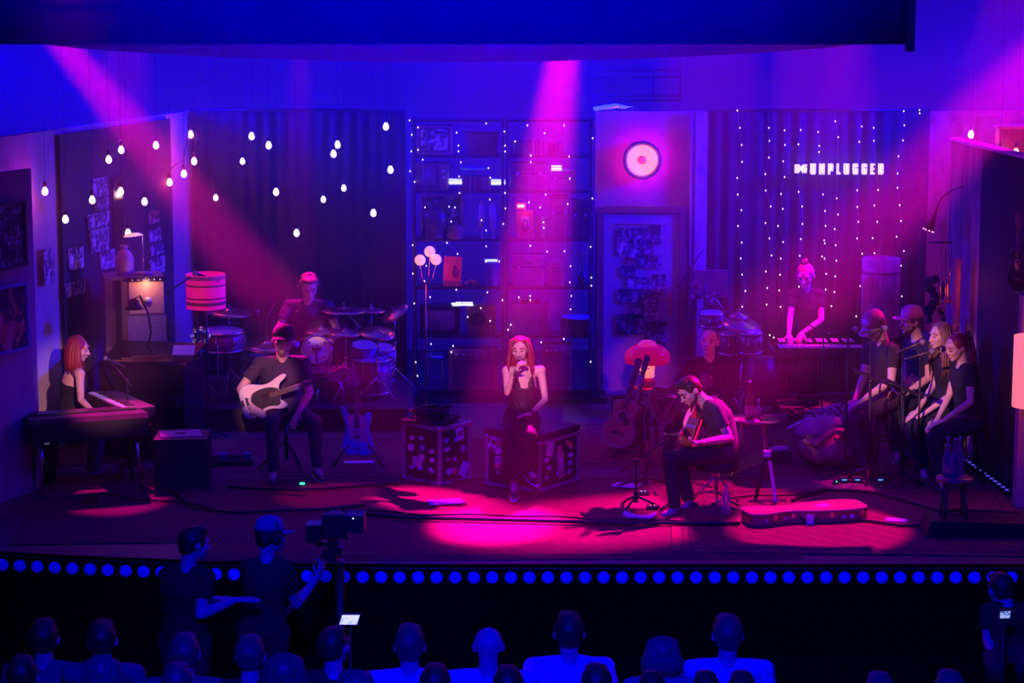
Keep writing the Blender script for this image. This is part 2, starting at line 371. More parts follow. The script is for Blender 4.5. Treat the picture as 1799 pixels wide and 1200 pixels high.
one('poster_rail', MB().cyl(at(1078, 394, 7.875), at(1172, 394, 7.875), .006), wood, 'thin wooden rail across the top of the door', 'rail')

# big round lamp above the door
c = at(1128, 281, 7.86); rl = thing('wall_lamp', 'large round wall lamp glowing peach inside a dark ring, above the door', 'lamp', c)
rx = MX.Rotation(pi / 2, 3, 'X')
MB().lathe([(.178, -.02), (.178, .05), (.215, .075), (.225, .04), (.222, -.05), (.20, -.06)], rot=rx, n=48).build('outer_ring', M('ring_dark', (.05, .05, .12), .4), rl)
MB().lathe([(.0, -.0), (.04, -.005), (.10, .0), (.15, .02), (.18, .045)], rot=rx, n=48).build('reflector', M('reflector_cone', (.9, .6, .5), .6, emit=.55, ecol=(1, .30, .24)), rl)
MB().lathe([(.0, .05), (.03, .045), (.045, .02), (.05, -.01)], rot=rx, n=24).build('hub', M('lamp_hub', (.5, .08, .2), .3), rl)
l = bpy.data.lights.new('ring_lamp_light', 'POINT'); l.energy = 2.6; l.color = (1, .10, .12); l.shadow_soft_size = .02
for k in range(3):
    a = 2 * pi * k / 3 + .5; o = bpy.data.objects.new('ring_lamp_light', l); C.objects.link(o); o.parent = rl; o.location = (.10 * cos(a), -.16, .10 * sin(a))
l = bpy.data.lights.new('ring_back_light', 'POINT'); l.energy = .9; l.color = (1, .0, .30); l.shadow_soft_size = .03
for k in range(9):
    a = 2 * pi * k / 9 + .3; o = bpy.data.objects.new('ring_back_light', l); C.objects.link(o); o.parent = rl; o.location = (.275 * cos(a), -.03, .275 * sin(a))

# ---------------------------------------------------------------- lit sign on the right curtain
SY = 7.80
signm = M('sign_lit', (1, .9, .85), .5, emit=1.25, ecol=(1, .74, .66), var=.02)
o0 = at(1396, 304, SY); sg = thing('lit_sign', 'small lit channel letters hanging in front of the dark right curtain', 'sign', o0)
def rect(a, b, c, d): return [(a, b), (c, b), (c, d), (a, d)]
GL = {'U': [[(0, 1), (0, .12), (.14, 0), (.43, 0), (.43, 1)], rect(.43, 0, .57, .16), [(.57, 0), (.86, 0), (1, .12), (1, 1), (.57, 1)]],
      'N': [rect(0, 0, .38, 1), rect(.62, 0, 1, 1), [(.38, 1), (.38, .55), (.62, 0), (.62, .45)]],
      'P': [rect(0, 0, .43, 1), rect(.43, .84, .6, 1), [(.58, .3), (.88, .3), (1, .42), (1, .88), (.86, 1), (.58, 1)], rect(.43, .3, .6, .5)],
      'L': [rect(0, 0, .55, 1), rect(.55, 0, 1, .2)],
      'G': [[(0, .1), (.14, 0), (.43, 0), (.43, 1), (.14, 1), (0, .9)], rect(.43, 0, .57, .15), rect(.43, .85, .57, 1), [(.57, .66), (1, .66), (1, .9), (.86, 1), (.57, 1)], [(.57, 0), (.86, 0), (1, .1), (1, .54), (.57, .54)], rect(.48, .42, .6, .54)],
      'E': [rect(0, 0, .55, 1), rect(.55, .82, 1, 1), rect(.55, .41, .92, .6), rect(.55, 0, 1, .18)],
      'D': [rect(0, 0, .43, 1), rect(.43, .85, .6, 1), rect(.43, 0, .6, .15), [(.57, 0), (.86, 0), (1, .1), (1, .9), (.86, 1), (.57, 1)]]}
for ch, xa, xb in [('U', 1423.3, 1433.3), ('N', 1438.9, 1449), ('P', 1454.6, 1464), ('L', 1469.6, 1476.8), ('U', 1482, 1492), ('G', 1497.8, 1507.7), ('G', 1513.6, 1523.5), ('E', 1529, 1537), ('D', 1542.8, 1552.3)]:
    a, b = at(xa, 306.4, SY), at(xb, 287.4, SY); mb = MB()
    for poly in GL[ch]: mb.prism([(a.x - o0.x + (b.x - a.x) * p, a.z - o0.z + (b.z - a.z) * q) for p, q in poly], .04)
    mb.build('letter', signm, sg)
a, b = at(1396, 304, SY), at(1418, 289, SY); mb = MB(); W, H = b.x - a.x, b.z - a.z
for poly in [rect(0, 0, .36, 1), [(.36, 1), (.36, .42), (.5, .42), (.68, 1), (.52, .74)], [(.36, .42), (.36, .2), (.44, .2), (.62, .55), (.62, .8)], [(.68, 1), (.56, .6), (.80, .74), (1, .80), (1, 1)]]:
    mb.prism([(W * p, H * q) for p, q in poly], .04)
mb.build('emblem', signm, sg)
mb = MB()
for poly in [[(.46, .36), (.50, .46), (.86, .72), (.82, .60)], [(.60, .0), (.70, .0), (.70, .56), (.60, .50)], [(.75, .60), (.80, .0), (.96, .0), (1, .62), (.93, .62), (.88, .2), (.82, .60)]]:
    mb.prism([(W * p, H * q) for p, q in poly], .05)
mb.build('emblem', signm, sg)

for x_ in (.03, at(1552, 300, SY).x - o0.x - .02): MB().cyl((x_, 0, .12), (x_, .15, 3.345 - o0.z), .002, n=5).build('hanger_wire', dmetal, sg)

# ---------------------------------------------------------------- fairy light strands
def strand(pts, Y, label, group, top, bot, ncord=None):
    P = [at(x, y, Y) for x, y in pts]; P.sort(key=lambda p: -p.z)
    t = thing('fairy_light_strand', label, 'fairy lights', (P[0].x, Y, P[0].z), 0, group); o = P[0].copy()
    path = [V((P[0].x, 7.95 if Y > 7.7 else 7.56, top))] + [p + V((0, .004, .012)) for p in P] + ([V((P[-1].x, Y, bot))] if bot < P[-1].z else [])
    MB().tube([p - o for p in path], .0022, 4).build('cord', M('clear_cord', (.25, .2, .3), .4), t)
    b0 = None
    for p in P:
        mb = MB(); mb.ell((0, 0, 0), (.0075, .0075, .010), n=8, m=6); b = mb.build('bulb', fairym, t) if b0 is None else b0.copy()
        if b0 is None: b0 = b
        else: C.objects.link(b); b.parent = t
        b.location = p - o
S = [[(238,45),(252,141),(262,236),(264,330),(237,419),(240,511),(260,598),(242,685),(262,777),(257,865),(264,955),(282,1046),(265,1133)],
 [(413,141),(416,213),(413,306),(393,397),(395,489),(423,577),(394,669),(416,754),(428,849),(396,938),(404,1029),(401,1121),(418,1291),(426,1547)],
 [(500,155),(502,236),(492,327),(500,414),(480,508),(490,590),(464,685),(492,774),(479,866),(475,956),(470,1043),(478,1134),(440,1304)],
 [(590,153),(577,232),(578,496),(597,577),(599,674),(590,758),(584,851),(580,1022)],
 [(686,164),(692,241),(691,275),(713,511),(724,602),(727,685),(720,765),(723,782),(707,854),(722,866),(731,951),(728,1038)],
 [(781,105),(797,193),(789,532),(796,621),(778,703),(784,792),(787,877),(781,965),(776,1051),(760,1130)],
 [(928,133),(914,219),(903,487),(903,580),(909,662),(902,754),(930,839),(919,1019),(897,1186)],
 [(994,141),(995,213),(1018,485),(998,571),(1014,662),(989,753),(999,836)],
 [(1161,48),(1164,127),(1157,211),(1131,299),(1127,394),(1126,474),(1139,570),(1146,658),(1122,745),(1162,824),(1146,906),(1150,1075)],
 [(1248,42),(1249,60)]]
NM = ['first', 'second', 'third', 'fourth', 'fifth', 'sixth', 'seventh', 'eighth', 'ninth']
for i, s in enumerate(S):
    lb = '%s fairy light strand from the left on the dark curtain behind the sign' % NM[i] if i < 9 else 'short fairy light end at the top right corner of the sign curtain'
    strand([(1220 + x / 3.157, 180 + y / 3.157) for x, y in s], 7.84, lb, 'fairy lights on the right curtain', 3.345, .9 if i < 9 else 9)
a_ = lambda L: [(700 + x / 4.286, 180 + y / 4.286) for x, y in L]
b_ = lambda L: [(700 + x / 4.444, 430 + y / 4.444) for x, y in L]
SH = [a_([(83,135),(100,243),(97,368),(88,518),(122,598),(107,1074)]) + b_([(112,226),(123,459),(135,917),(148,1024)]),
 a_([(147,188),(147,357),(183,431),(200,790),(207,902)]) + b_([(204,284),(247,410),(254,775),(217,165)]),
 a_([(438,227),(452,325),(452,368),(470,450),(457,558),(460,682),(381,785),(426,791),(397,897),(365,1058),(445,1141)]) + b_([(452,352),(427,790),(413,838),(540,564)]),
 a_([(661,158),(678,494),(691,566),(688,731),(626,887),(660,964),(661,1083)]) + b_([(683,132),(694,372),(716,595),(643,495)]),
 a_([(798,219),(803,325),(803,370),(802,682),(805,798),(789,915)]) + b_([(787,131),(812,433),(856,664),(877,625)]),
 a_([(878,293),(996,400),(996,449),(983,753),(993,1079)]) + b_([(940,410)]),
 a_([(970,173),(1100,232),(1109,694),(1067,791),(1092,902),(1094,945),(1120,1123)]) + b_([(1029,400),(1029,433),(1115,762)]),
 a_([(1247,173),(1285,407),(1290,574),(1274,765),(1250,1120)]) + b_([(1344,168),(1338,294),(1349,400),(1344,504),(1291,736)]),
 a_([(1463,270),(1461,723),(1447,1087)]) + b_([(1506,257),(1506,320),(1500,914)])]
for i, s in enumerate(SH):
    strand(s, 7.53, '%s fairy light strand from the left hanging over the open shelving' % NM[i], 'fairy lights over the shelves', 3.27, .15)

# ---------------------------------------------------------------- hanging bulbs
def bulb(px, py, Y, label, k=1.0, glow=0, top=6.2, cord=True):
    p = at(px, py, Y); t = thing('hanging_bulb', label, 'hanging bulb', p, 0, 'bare bulbs hanging on the left of the set' if px < 900 else 'bare bulbs on the right of the set')
    r = .032 * k
    MB().lathe([(.001, -1.15 * r), (.5 * r, -1.02 * r), (.88 * r, -.55 * r), (r, 0), (.85 * r, .6 * r), (.5 * r, 1.2 * r), (.42 * r, 1.5 * r)], n=16).build('glass', bulbm, t)
    mb = MB(); mb.lathe([(.44 * r, 1.45 * r), (.55 * r, 1.55 * r), (.55 * r, 2.9 * r), (.2 * r, 3.2 * r), (.01 * r, 3.3 * r)], n=12); mb.build('socket', black, t)
    if cord: MB().tube([(0, 0, 3.1 * r), (.01, 0, .5), (0, 0, top - p.z)], .0016, 4).build('cord', dark, t)
    if glow:
        l = bpy.data.lights.new('bulb_light', 'POINT'); l.energy = glow; l.color = (1, .02, .16); l.shadow_soft_size = .03
        o = bpy.data.objects.new('bulb_light', l); C.objects.link(o); o.parent = t; o.location = (.01, -.06, -.02)
    return t
for px, py, Y, l in [
    (442, 240, 6.4, 'upper left hanging bulb of the pair left of the pale beam, above the drummer'), (472, 256, 6.4, 'lower right hanging bulb of the pair high above the drummer'),
    (426, 284, 6.8, 'small hanging bulb below the high pair, left of the drummer'), (593, 255, 6.4, 'upper hanging bulb of the touching pair right of the drummer'),
    (586, 271, 6.2, 'lower hanging bulb of the touching pair right of the drummer'), (678, 223, 6.6, 'highest hanging bulb over the dark curtain, near the shelves'),
    (686, 299, 6.4, 'hanging bulb nearest the shelving, at upper TV height'), (379, 348, 7.0, 'dim hanging bulb just right of the pale corner flat'),
    (485, 338, 6.3, 'hanging bulb above and left of the drummer, in mid curtain'), (604, 331, 6.8, 'small hanging bulb below the touching pair, right side'),
    (568, 351, 7.0, 'small hanging bulb above the head of the drummer, slightly right'), (656, 375, 6.3, 'low hanging bulb on the right half of the dark curtain'),
    (521, 410, 6.2, 'lowest hanging bulb, straight above the head of the drummer'),
    (213, 264, 5.4, 'hanging bulb high on the left board beside the pink beam'), (274, 256, 5.8, 'hanging bulb high at the right end of the dark picture board'),
    (191, 281, 5.2, 'hanging bulb just below and left of the highest board bulb'), (162, 352, 4.6, 'hanging bulb in front of the dark board, left of the tall print'),
    (254, 355, 5.6, 'hanging bulb above the thin reading lamp on the left'),
    (115, 386, 4.3, 'lowest hanging bulb at the left edge of the dark board'), (225, 410, 5.4, 'hanging bulb touching the shade of the thin table lamp')]:
    bulb(px, py, Y, l, .93 if Y > 6.7 else 1.05)
bulb(212, 337, 4.95, 'hanging bulb glowing against the narrow mirror on the left board', 1.05, 1.5)
for px, py, l in [(335, 237, 'top bulb on the pale corner flat, glowing on the plaster'), (341, 284, 'right-hand bulb on the pale corner flat above the striped lamp'),
                  (323, 306, 'middle bulb hanging in front of the pale corner flat'), (298, 321, 'lowest bulb at the left edge of the pale corner flat')]:
    bulb(px, py, 7.42 if px > 330 else 7.25, l, 1.1, 5 if px > 330 else 1.5, top=3.6)
bulb(79, 337, 4.25, 'bulb glowing on the pale strip between poster flat and dark board', 1.05, 5, top=3.5)
bulb(1706, 237, 6.6, 'bulb glowing on the far right wall above the flats', 1.1, 6)
bulb(1785, 269, 5.4, 'bright bulb at the top right edge, behind the wooden box', 1.1, 5)
bulb(1757, 266, 5.6, 'bulb half hidden behind the top rail of the black flat', .9, 2)
# looping cable on the corner flat
mb = MB(); mb.tube([at(332, 200, 7.4), at(330, 240, 7.35), at(324, 270, 7.3), at(322, 292, 7.3)], .006); mb.tube([at(322, 281, 7.3), at(308, 290, 7.2), at(297, 300, 7.1)], .006)
mb.tube([at(344, 200, 7.45), at(345, 240, 7.45), at(342, 272, 7.4)], .006)
one('bulb_cable', mb, black, 'black cables looping down the pale corner flat to the bulbs', 'cable')

# ---------------------------------------------------------------- the shelving units
steel = M('shelf_steel', (.05, .05, .07), .5, .6)
YB, YF = 7.90, 7.55
shz = [at(900, y, YF).z for y in (209, 272, 334, 419, 503, 589, 684)]
def shelving(x0, x1, label):
    t = thing('shelving_unit', label, 'shelving', ((x0 + x1) / 2, (YB + YF) / 2, 0.06)); wd = x1 - x0
    for sx in (-1, 1):
        for sy in (-1, 1):
            mb = MB(); x = sx * (wd / 2 - .02); y = sy * (YB - YF) / 2
            mb.box((x, y, (shz[0] - .06) / 2), (.035, .004, shz[0] - .06)); mb.box((x + sx * .016, y - sy * .016, (shz[0] - .06) / 2), (.004, .035, shz[0] - .06))
            mb.build('post', steel, t)
    for z in shz:
        mb = MB(); mb.box((0, 0, z - .06 - .012), (wd - .02, YB - YF, .006)); mb.box((0, -(YB - YF) / 2 + .003, z - .06 - .022), (wd - .02, .006, .028)); mb.box((0, (YB - YF) / 2 - .003, z - .06 - .022), (wd - .02, .006, .028)); mb.build('shelf', steel, t)
    return t
xL, xM, xR = at(724, 450, YF).x, at(887, 450, YF).x, at(1042, 450, YF).x
shelving(xL, xM - .005, 'left bay of the dark steel shelving, with two old televisions'); shelving(xM + .005, xR, 'right bay of the dark steel shelving, behind the pink beam')
# perforated face of the centre posts
mb = MB()
for x in (xM - .035, xM + .035):
    for k in range(64): mb.box((x, YF - .004, .1 + k * .05), (.012, .006, .02))
one('perforated_strip', mb, M('strip_hole', (.20, .20, .28), .5), 'perforated double steel strip where the two shelving bays meet', 'shelf strip')

def S_(px0, px1, tier, h_px=None, Y=7.72, py0=None):
    """x centre, width, base z, height for something standing on shelf number tier"""
    x0, x1 = at(px0, 450, Y).x, at(px1, 450, Y).x; z = shz[tier] - .0085
    h = z - z if h_px is None else at(900, py0 if py0 else 0, Y).z - z
    return (x0 + x1) / 2, x1 - x0, z
def hgt(py, z, Y=7.6): return at(900, py, Y).z - z
casem = M('tv_case', (.30, .16, .12), .5); scrm = M('dead_screen', (.16, .15, .18), .15)
def tv(px0, px1, tier, ptop, label, screen=scrm, case=casem, panel=True):
    x, wd, z = S_(px0, px1, tier); h = hgt(ptop, z)
    t = thing('old_television', label, 'television', (x, 7.72, z)); d = .28
    MB().box((0, 0, h / 2), (wd, d, h), bev=.02).build('cabinet', case, t)
    sw = wd * (.62 if panel else .78); sx = -wd * (.13 if panel else 0); sh = h * .72
    def fn(u, v):
        a, b = 2 * u - 1, 2 * v - 1; q = 1 - .06 * (b * b); r_ = 1 - .06 * (a * a)
        return (sx + a * sw / 2 * q, -d / 2 - .004 - .02 * (1 - a * a) * (1 - b * b), h * .53 + b * sh / 2 * r_)
    grid(10, 8, fn).build('screen', screen, t)
    b = MB()
    for s in (-1, 1): b.box((sx + s * (sw / 2 + .008), -d / 2 - .004, h * .53), (.014, .012, sh + .03), bev=.003); b.box((sx, -d / 2 - .004, h * .53 + s * (sh / 2 + .008)), (sw + .03, .012, .014), bev=.003)
    b.build('bezel', dmetal, t)
    if panel:
        for k in range(2):
            kb = MB(); kb.lathe([(.0, -.03), (.016, -.03), (.02, 0)], (wd * .36, -d / 2, h * (.72 - .22 * k)), rot=MX.Rotation(0, 3, 'X')); kb = MB(); kb.cyl((wd * .36, -d / 2, h * (.72 - .22 * k)), (wd * .36, -d / 2 - .025, h * (.72 - .22 * k)), .02, .016); kb.build('knob', chrome, t)
    return t
tv(734, 796, 1, 221, 'old television on the top left shelf showing a faint picture', arts[0], M('tv_case_pale', (.42, .22, .25), .5), False)
tv(730, 789, 2, 287, 'old television with side controls on the second left shelf')
tv(737, 808, 5, 538, 'wide black television cabinet on the lower left shelf', scrm, black, False)
# basket
x, wd, z = S_(818, 876, 1); h = hgt(234, z)
b = thing('wicker_basket', 'wide wicker basket on the top left shelf', 'basket', (x, 7.72, z)); mb = MB()
for j in range(9):
    k = j / 8; a, c_ = wd / 2 * (.86 + .14 * k), .13 * (.86 + .14 * k)
    pts = [(a * (1 if q in (0, 3) else -1), c_ * (1 if q < 2 else -1), .01 + (h - .02) * k) for q in (0, 1, 2, 3)]; pts = [pts[0], pts[1], pts[2], pts[3], pts[0]]
    mb.tube(pts, .009, 6)
for j in range(22):
    u = -1 + 2 * j / 21
    for s in (-1, 1): mb.tube([(u * wd / 2 * .86, s * .13 * .86, 0), (u * wd / 2, s * .13, h)], .005, 4)
wick = M('wicker', (.30, .16, .10), .8, bump=.3, scale=40)
mb.build('basket_wall', wick, b); MB().box((0, 0, .006), (wd * .86, .23, .012)).build('basket_base', wick, b)
# rows of records and books: each one its own thing
spines = [M('spine_%d' % i, c, .6) for i, c in enumerate([(.28, .14, .14), (.12, .12, .20), (.4, .34, .36), (.2, .06, .09), (.34, .2, .3), (.07, .07, .09)])]
protos = {}
def row(px0, px1, tier, ptop, n, kind, where, group):
    x, wd, z = S_(px0, px1, tier); h = hgt(ptop, z); x0 = x - wd / 2; q = wd / n
    for k in range(n):
        m = spines[rnd.randrange(6)]; key = (kind, m.name)
        if key not in protos:
            mb = MB(); mb.box((0, 0, .5), (1, 1, 1)); o = mb.build(kind, m); protos[key] = o
        else: o = protos[key].copy(); C.objects.link(o)
        o.location = (x0 + q * (k + .5), 7.70 + rnd.uniform(-.01, .01), z); o.scale = (q * .86, .24 if kind == 'record' else .18, h * rnd.uniform(.9, 1))
        tag(o, where, kind, group)
row(896, 962, 1, 245, 26, 'record', 'upright record sleeve in the row on the top right shelf', 'records on the top right shelf')
row(812, 862, 2, 310, 20, 'record', 'upright record sleeve in the row on the second left shelf', 'records on the second left shelf')
row(963, 990, 1, 250, 9, 'book', 'upright book beside the records on the top right shelf', 'books on the top right shelf')
# bright stacks (white slabs, emission stands in for light on them)
glowp = M('glow_paper', (.95, .95, 1), .5, emit=1.1, ecol=(.75, .88, 1), var=.03)
for px0, px1, tier, pys, l in [(790, 812, 2, (314, 321), 'white paper with light put in as glow beside the second television'), (863, 890, 2, (315, 322), 'white paper with light put in as glow left of the centre post')]:
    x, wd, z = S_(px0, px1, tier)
    t = thing('glow_stack', l, 'papers', (x, 7.66, z)); zz = at(900, pys[1] + 3, 7.6).z - z
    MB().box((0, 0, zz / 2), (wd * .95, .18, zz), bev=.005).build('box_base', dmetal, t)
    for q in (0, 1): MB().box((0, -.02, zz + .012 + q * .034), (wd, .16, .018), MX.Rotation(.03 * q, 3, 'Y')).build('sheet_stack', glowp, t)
# blue acrylic tray
x, wd, z = S_(808, 860, 2); zt = hgt(297, z)
t = thing('blue_tray', 'shallow blue dish standing on the second left shelf', 'dish', (x, 7.8, z)); mb = MB(); n = 28
blum = M('blue_glaze', (.1, .45, .95), .2)
mb.lathe([(.02, 0), (.05, .005), (.02, .02), (.02, zt - .03), (.14, zt - .02), (.17, zt), (.165, zt + .008), (.02, zt - .01)], n=28); mb.build('dish_bowl', blum, t)
# suitcases / cases on the right shelves
def case(px0, px1, tier, ptop, label, m, name='suitcase', cat='suitcase', Y=7.72, latch=True, d=.26):
    x, wd, z = S_(px0, px1, tier, Y=Y); h = hgt(ptop, z)
    t = thing(name, label, cat, (x, Y, z))
    MB().box((0, 0, h / 2), (wd, d, h), bev=.015).build('shell', m, t)
    MB().box((0, -d / 2, h * .62), (wd * 1.005, .006, .012)).build('seam', dmetal, t)
    if latch:
        for s in (-1, 1): MB().box((s * wd * .3, -d / 2 - .004, h * .62), (.03, .012, .035), bev=.003).build('latch', chrome, t)
        MB().tube([(-.05, -d / 2, h * .75), (-.045, -d / 2 - .03, h * .77), (.045, -d / 2 - .03, h * .77), (.05, -d / 2, h * .75)], .007).build('handle', black, t)
    return t
leath = M('old_leather', (.26, .15, .16), .5, bump=.2)
case(896, 962, 2, 286, 'broad purple-brown suitcase on the second right shelf', leath)
case(966, 1010, 2, 300, 'smaller suitcase inside the pink beam, second right shelf', M('tan_leather', (.35, .22, .2), .5))
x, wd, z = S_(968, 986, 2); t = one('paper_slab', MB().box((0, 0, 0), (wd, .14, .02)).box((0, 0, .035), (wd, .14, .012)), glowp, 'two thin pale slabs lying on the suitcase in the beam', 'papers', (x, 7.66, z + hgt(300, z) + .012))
# tier 3: framed mirror with a dark bust, vases, portrait
picture(740, 343, 812, 413, 7.74, 'wide framed picture of a dark figure on the third left shelf', arts[3], 'picture', 'framed_picture', True, extra=M('frame_mauve', (.32, .2, .28), .5))
x, wd, z = S_(742, 786, 3, Y=7.64); h = hgt(362, z)
mb = MB(); mb.lathe([(.0, 0), (.11, 0), (.12, .03), (.10, .06), (.13, h * .35), (.15, h * .6), (.14, h * .8), (.06, h * .97), (.0, h)], n=20)
one('covered_jar', mb, M('jar_dark', (.08, .05, .07), .4), 'round dark lidded jar in front of the framed picture', 'jar', (x, 7.62, z))
mb = MB(); mb.lathe([(.0, .0), (.09, 0), (.1, .02), (.10, .10), (.07, .15), (0, .17)], n=20); one('clay_bowl', mb, M('clay', (.3, .14, .1), .7), 'low rounded clay pot right of the lidded jar on the third shelf', 'pot', (at(800, 400, 7.62).x, 7.62, z))
for px, l in ((846, 'left one of the two slim feathery vases on the third left shelf'), (866, 'right one of the two slim feathery vases on the third left shelf')):
    x = at(px, 400, 7.66).x; z = shz[3] - .0085; h = hgt(353, z)
    t = thing('slim_vase', l, 'vase', (x, 7.66, z))
    MB().lathe([(.0, 0), (.04, 0), (.035, .01), (.008, .03), (.008, .08), (.035, .14), (.045, h * .55), (.03, h * .85), (.006, h)], n=16).build('vase_body', M('smoky_glass', (.35, .25, .4), .25), t)
x, wd, z = S_(907, 939, 3, Y=7.64); h = hgt(370, z)
redm = M('red_card', (.85, .12, .15), .5)
t = thing('framed_portrait', 'red framed portrait leaning on the third right shelf', 'picture', (x, 7.62, z)); q = MX.Rotation(-.06, 3, 'Y')
MB().box((0, 0, h / 2), (wd * .92, .02, h * .97), q).build('board', redm, t)
MB().box((0, -.012, h / 2 + .01), (wd * .5, .006, h * .5), q).build('mount', M('mount_pink', (.9, .5, .45), .6), t)
mb = MB(); mb.ell((0, -.018, h * .5), (.034, .006, .06)); mb.ell((0, -.018, h * .38), (.045, .006, .04)); mb.build('hair', M('print_hair', (.1, .02, .04), .7), t)
MB().ell((0, -.024, h * .52), (.02, .004, .03)).build('face', M('print_face', (.8, .45, .4), .7), t)
l_ = bpy.data.lights.new('portrait_light', 'POINT'); l_.energy = .8; l_.color = (1, .12, .12); l_.shadow_soft_size = .03
o = bpy.data.objects.new('portrait_light', l_); C.objects.link(o); o.location = (x + .0, 7.50, z + h + .06)
x2 = at(915, 400, 7.62).x
t = thing('toy_radio', 'small red radio hung above the portrait on the third right shelf', 'radio', (x2, 7.63, z + h * .93 + .03))
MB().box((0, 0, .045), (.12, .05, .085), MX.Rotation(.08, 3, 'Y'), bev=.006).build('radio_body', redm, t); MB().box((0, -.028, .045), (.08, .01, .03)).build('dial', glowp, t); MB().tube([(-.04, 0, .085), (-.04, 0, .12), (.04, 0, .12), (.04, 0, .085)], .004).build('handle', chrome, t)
case(965, 1000, 3, 345, 'tall upright dark case in the beam on the third right shelf', M('case_a', (.2, .1, .13), .6), 'record_case', 'case')
case(1004, 1034, 3, 352, 'tall dark case at the right end of the third shelf', M('case_b', (.1, .08, .12), .6), 'record_case', 'case')
row(942, 962, 3, 380, 7, 'book', 'upright book right of the red portrait', 'books by the red portrait')
# tier 4
x, wd, z = S_(779, 811, 4, Y=7.66); h = hgt(450, z, 7.66)
t = thing('leaning_print', 'glowing red print with a small figure on the fourth left shelf', 'picture', (x, 7.64, z)); q = MX.Rotation(.05, 3, 'Y')
MB().box((0, 0, h * .58), (wd, .015, h * .84), q).build('board', redm, t); MB().box((0, -.03, h * .08), (wd * 1.05, .08, h * .15), bev=.01).build('stand', wood, t)
mb = MB(); mb.ell((.03, -.012, h * .62), (.022, .004, .03)); mb.ell((.035, -.012, h * .45), (.04, .004, .06)); mb.build('figure', M('print_shadow', (.25, .03, .05), .7), t)
l_ = bpy.data.lights.new('print_light', 'POINT'); l_.energy = 1; l_.color = (1, .03, .10); l_.shadow_soft_size = .03
o = bpy.data.objects.new('print_light', l_); C.objects.link(o); o.location = (x - .10, 7.36, z + h * .55)
x, wd, z = S_(851, 875, 4, Y=7.66); h = hgt(460, z)
t = thing('blue_robot_toy', 'blue boxy toy figure with two legs on the fourth left shelf', 'toy', (x, 7.66, z)); bl2 = M('toy_blue', (.05, .08, .7), .5)
MB().box((0, 0, h * .84), (wd, .1, h * .26), bev=.008).build('head_block', bl2, t)
for s in (-1, 1): MB().box((s * wd * .27, 0, h * .36), (wd * .34, .1, h * .72), bev=.006).build('leg', bl2, t)
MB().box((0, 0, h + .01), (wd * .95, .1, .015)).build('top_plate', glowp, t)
x, wd, z = S_(818, 842, 4); mb = MB()
for k in range(14): mb.ell((rnd.uniform(-.08, .08), rnd.uniform(-.05, .05), .02 + rnd.uniform(0, .03)), (.03, .025, .022))
one('crumpled_cloth', mb, M('mauve_cloth', (.4, .22, .32), .9), 'crumpled mauve cloth on the fourth left shelf', 'cloth', (x, 7.68, z))
case(900, 955, 4, 448, 'big pale case glowing in the beam on the fourth right shelf', M('case_c', (.4, .2, .3), .6), 'record_case', 'case')
case(962, 990, 4, 460, 'narrow case in the beam right of the big pale case', M('case_d', (.3, .14, .2), .6), 'record_case', 'case')
# dried stems in a bottle
x = at(1024, 450, 7.7).x; z = shz[4] - .0085
t = thing('stem_bottle', 'dark bottle with thin dried stems on the fourth right shelf', 'bottle', (x, 7.7, z)); MB().lathe([(0, 0), (.05, 0), (.055, .1), (.02, .15), (.018, .2), (0, .2)], n=16).build('bottle_body', M('bottle_dark', (.06, .04, .08), .2), t)
mb = MB()
for k in range(6): mb.tube([(0, 0, .18), (rnd.uniform(-.04, .04), 0, .3), (rnd.uniform(-.1, .1), rnd.uniform(-.05, .05), .42)], .003, 4)
mb.build('stem', wood, t)
# tier 5
x, wd, z = S_(820, 872, 5); h = hgt(538, z)
t = thing('table_radio', 'old radio with a round speaker beside the black television', 'radio', (x, 7.72, z)); MB().box((0, 0, h / 2), (wd, .24, h), bev=.012).build('cabinet', M('radio_case', (.2, .1, .12), .5), t)
MB().lathe([(.0, .0), (.07, 0), (.085, .01), (.09, -.01)], (-.04, -.125, h * .55), rot=MX.Rotation(pi / 2, 3, 'X')).build('speaker_ring', dmetal, t)
for k in range(2): MB().cyl((.12, -.12, h * (.3 + .3 * k)), (.12, -.145, h * (.3 + .3 * k)), .016).build('knob', brass, t)
p = at(812, 531, 7.6); zt = shz[5] - .0085 + hgt(538, shz[5] - .0085)
one('glow_booklet', MB().box((0, 0, .012), (.24, .2, .012), MX.Rotation(.12, 3, 'Z')).box((.02, -.02, .028), (.2, .16, .008), MX.Rotation(-.05, 3, 'Z')), glowp, 'open booklet shining white on top of the black television', 'booklet', (at(812, 531, 7.66).x, 7.68, zt))  # booklet emits in place of light falling on it
# snare drum and record player in the beam
x, wd, z = S_(898, 966, 5); h = hgt(524, z)
t = thing('gramophone', 'boxy record player with chrome studs in the beam, fifth right shelf', 'record player', (x, 7.72, z)); MB().box((0, 0, h * .42), (wd, .26, h * .84), bev=.015).build('box_body', leath, t)
MB().lathe([(0, h * .86), (.12, h * .86), (.125, h * .9), (.12, h * .93), (0, h * .93)], n=32).build('platter', dmetal, t)
mb = MB()
for k in range(7): mb.ell((-wd * .42 + wd * .14 * k, -.12, h * .97), (.008, .008, .012), n=8, m=5)
mb.build('stud_row', chrome, t)
case(985, 1036, 5, 563, 'dark box under the blue oval dish on the fifth right shelf', M('case_e', (.14, .08, .1), .6), 'storage_box', 'box', latch=False)
z = shz[5] - .0085; zt = z + hgt(563, z)
one('oval_dish', MB().lathe([(.0, .0), (.08, 0), (.15, .012), (.175, .03), (.17, .035), (.1, .02), (0, .016)], n=32), blum, 'glossy blue oval dish on the dark box, fifth right shelf', 'dish', (at(1012, 556, 7.68).x, 7.68, zt))
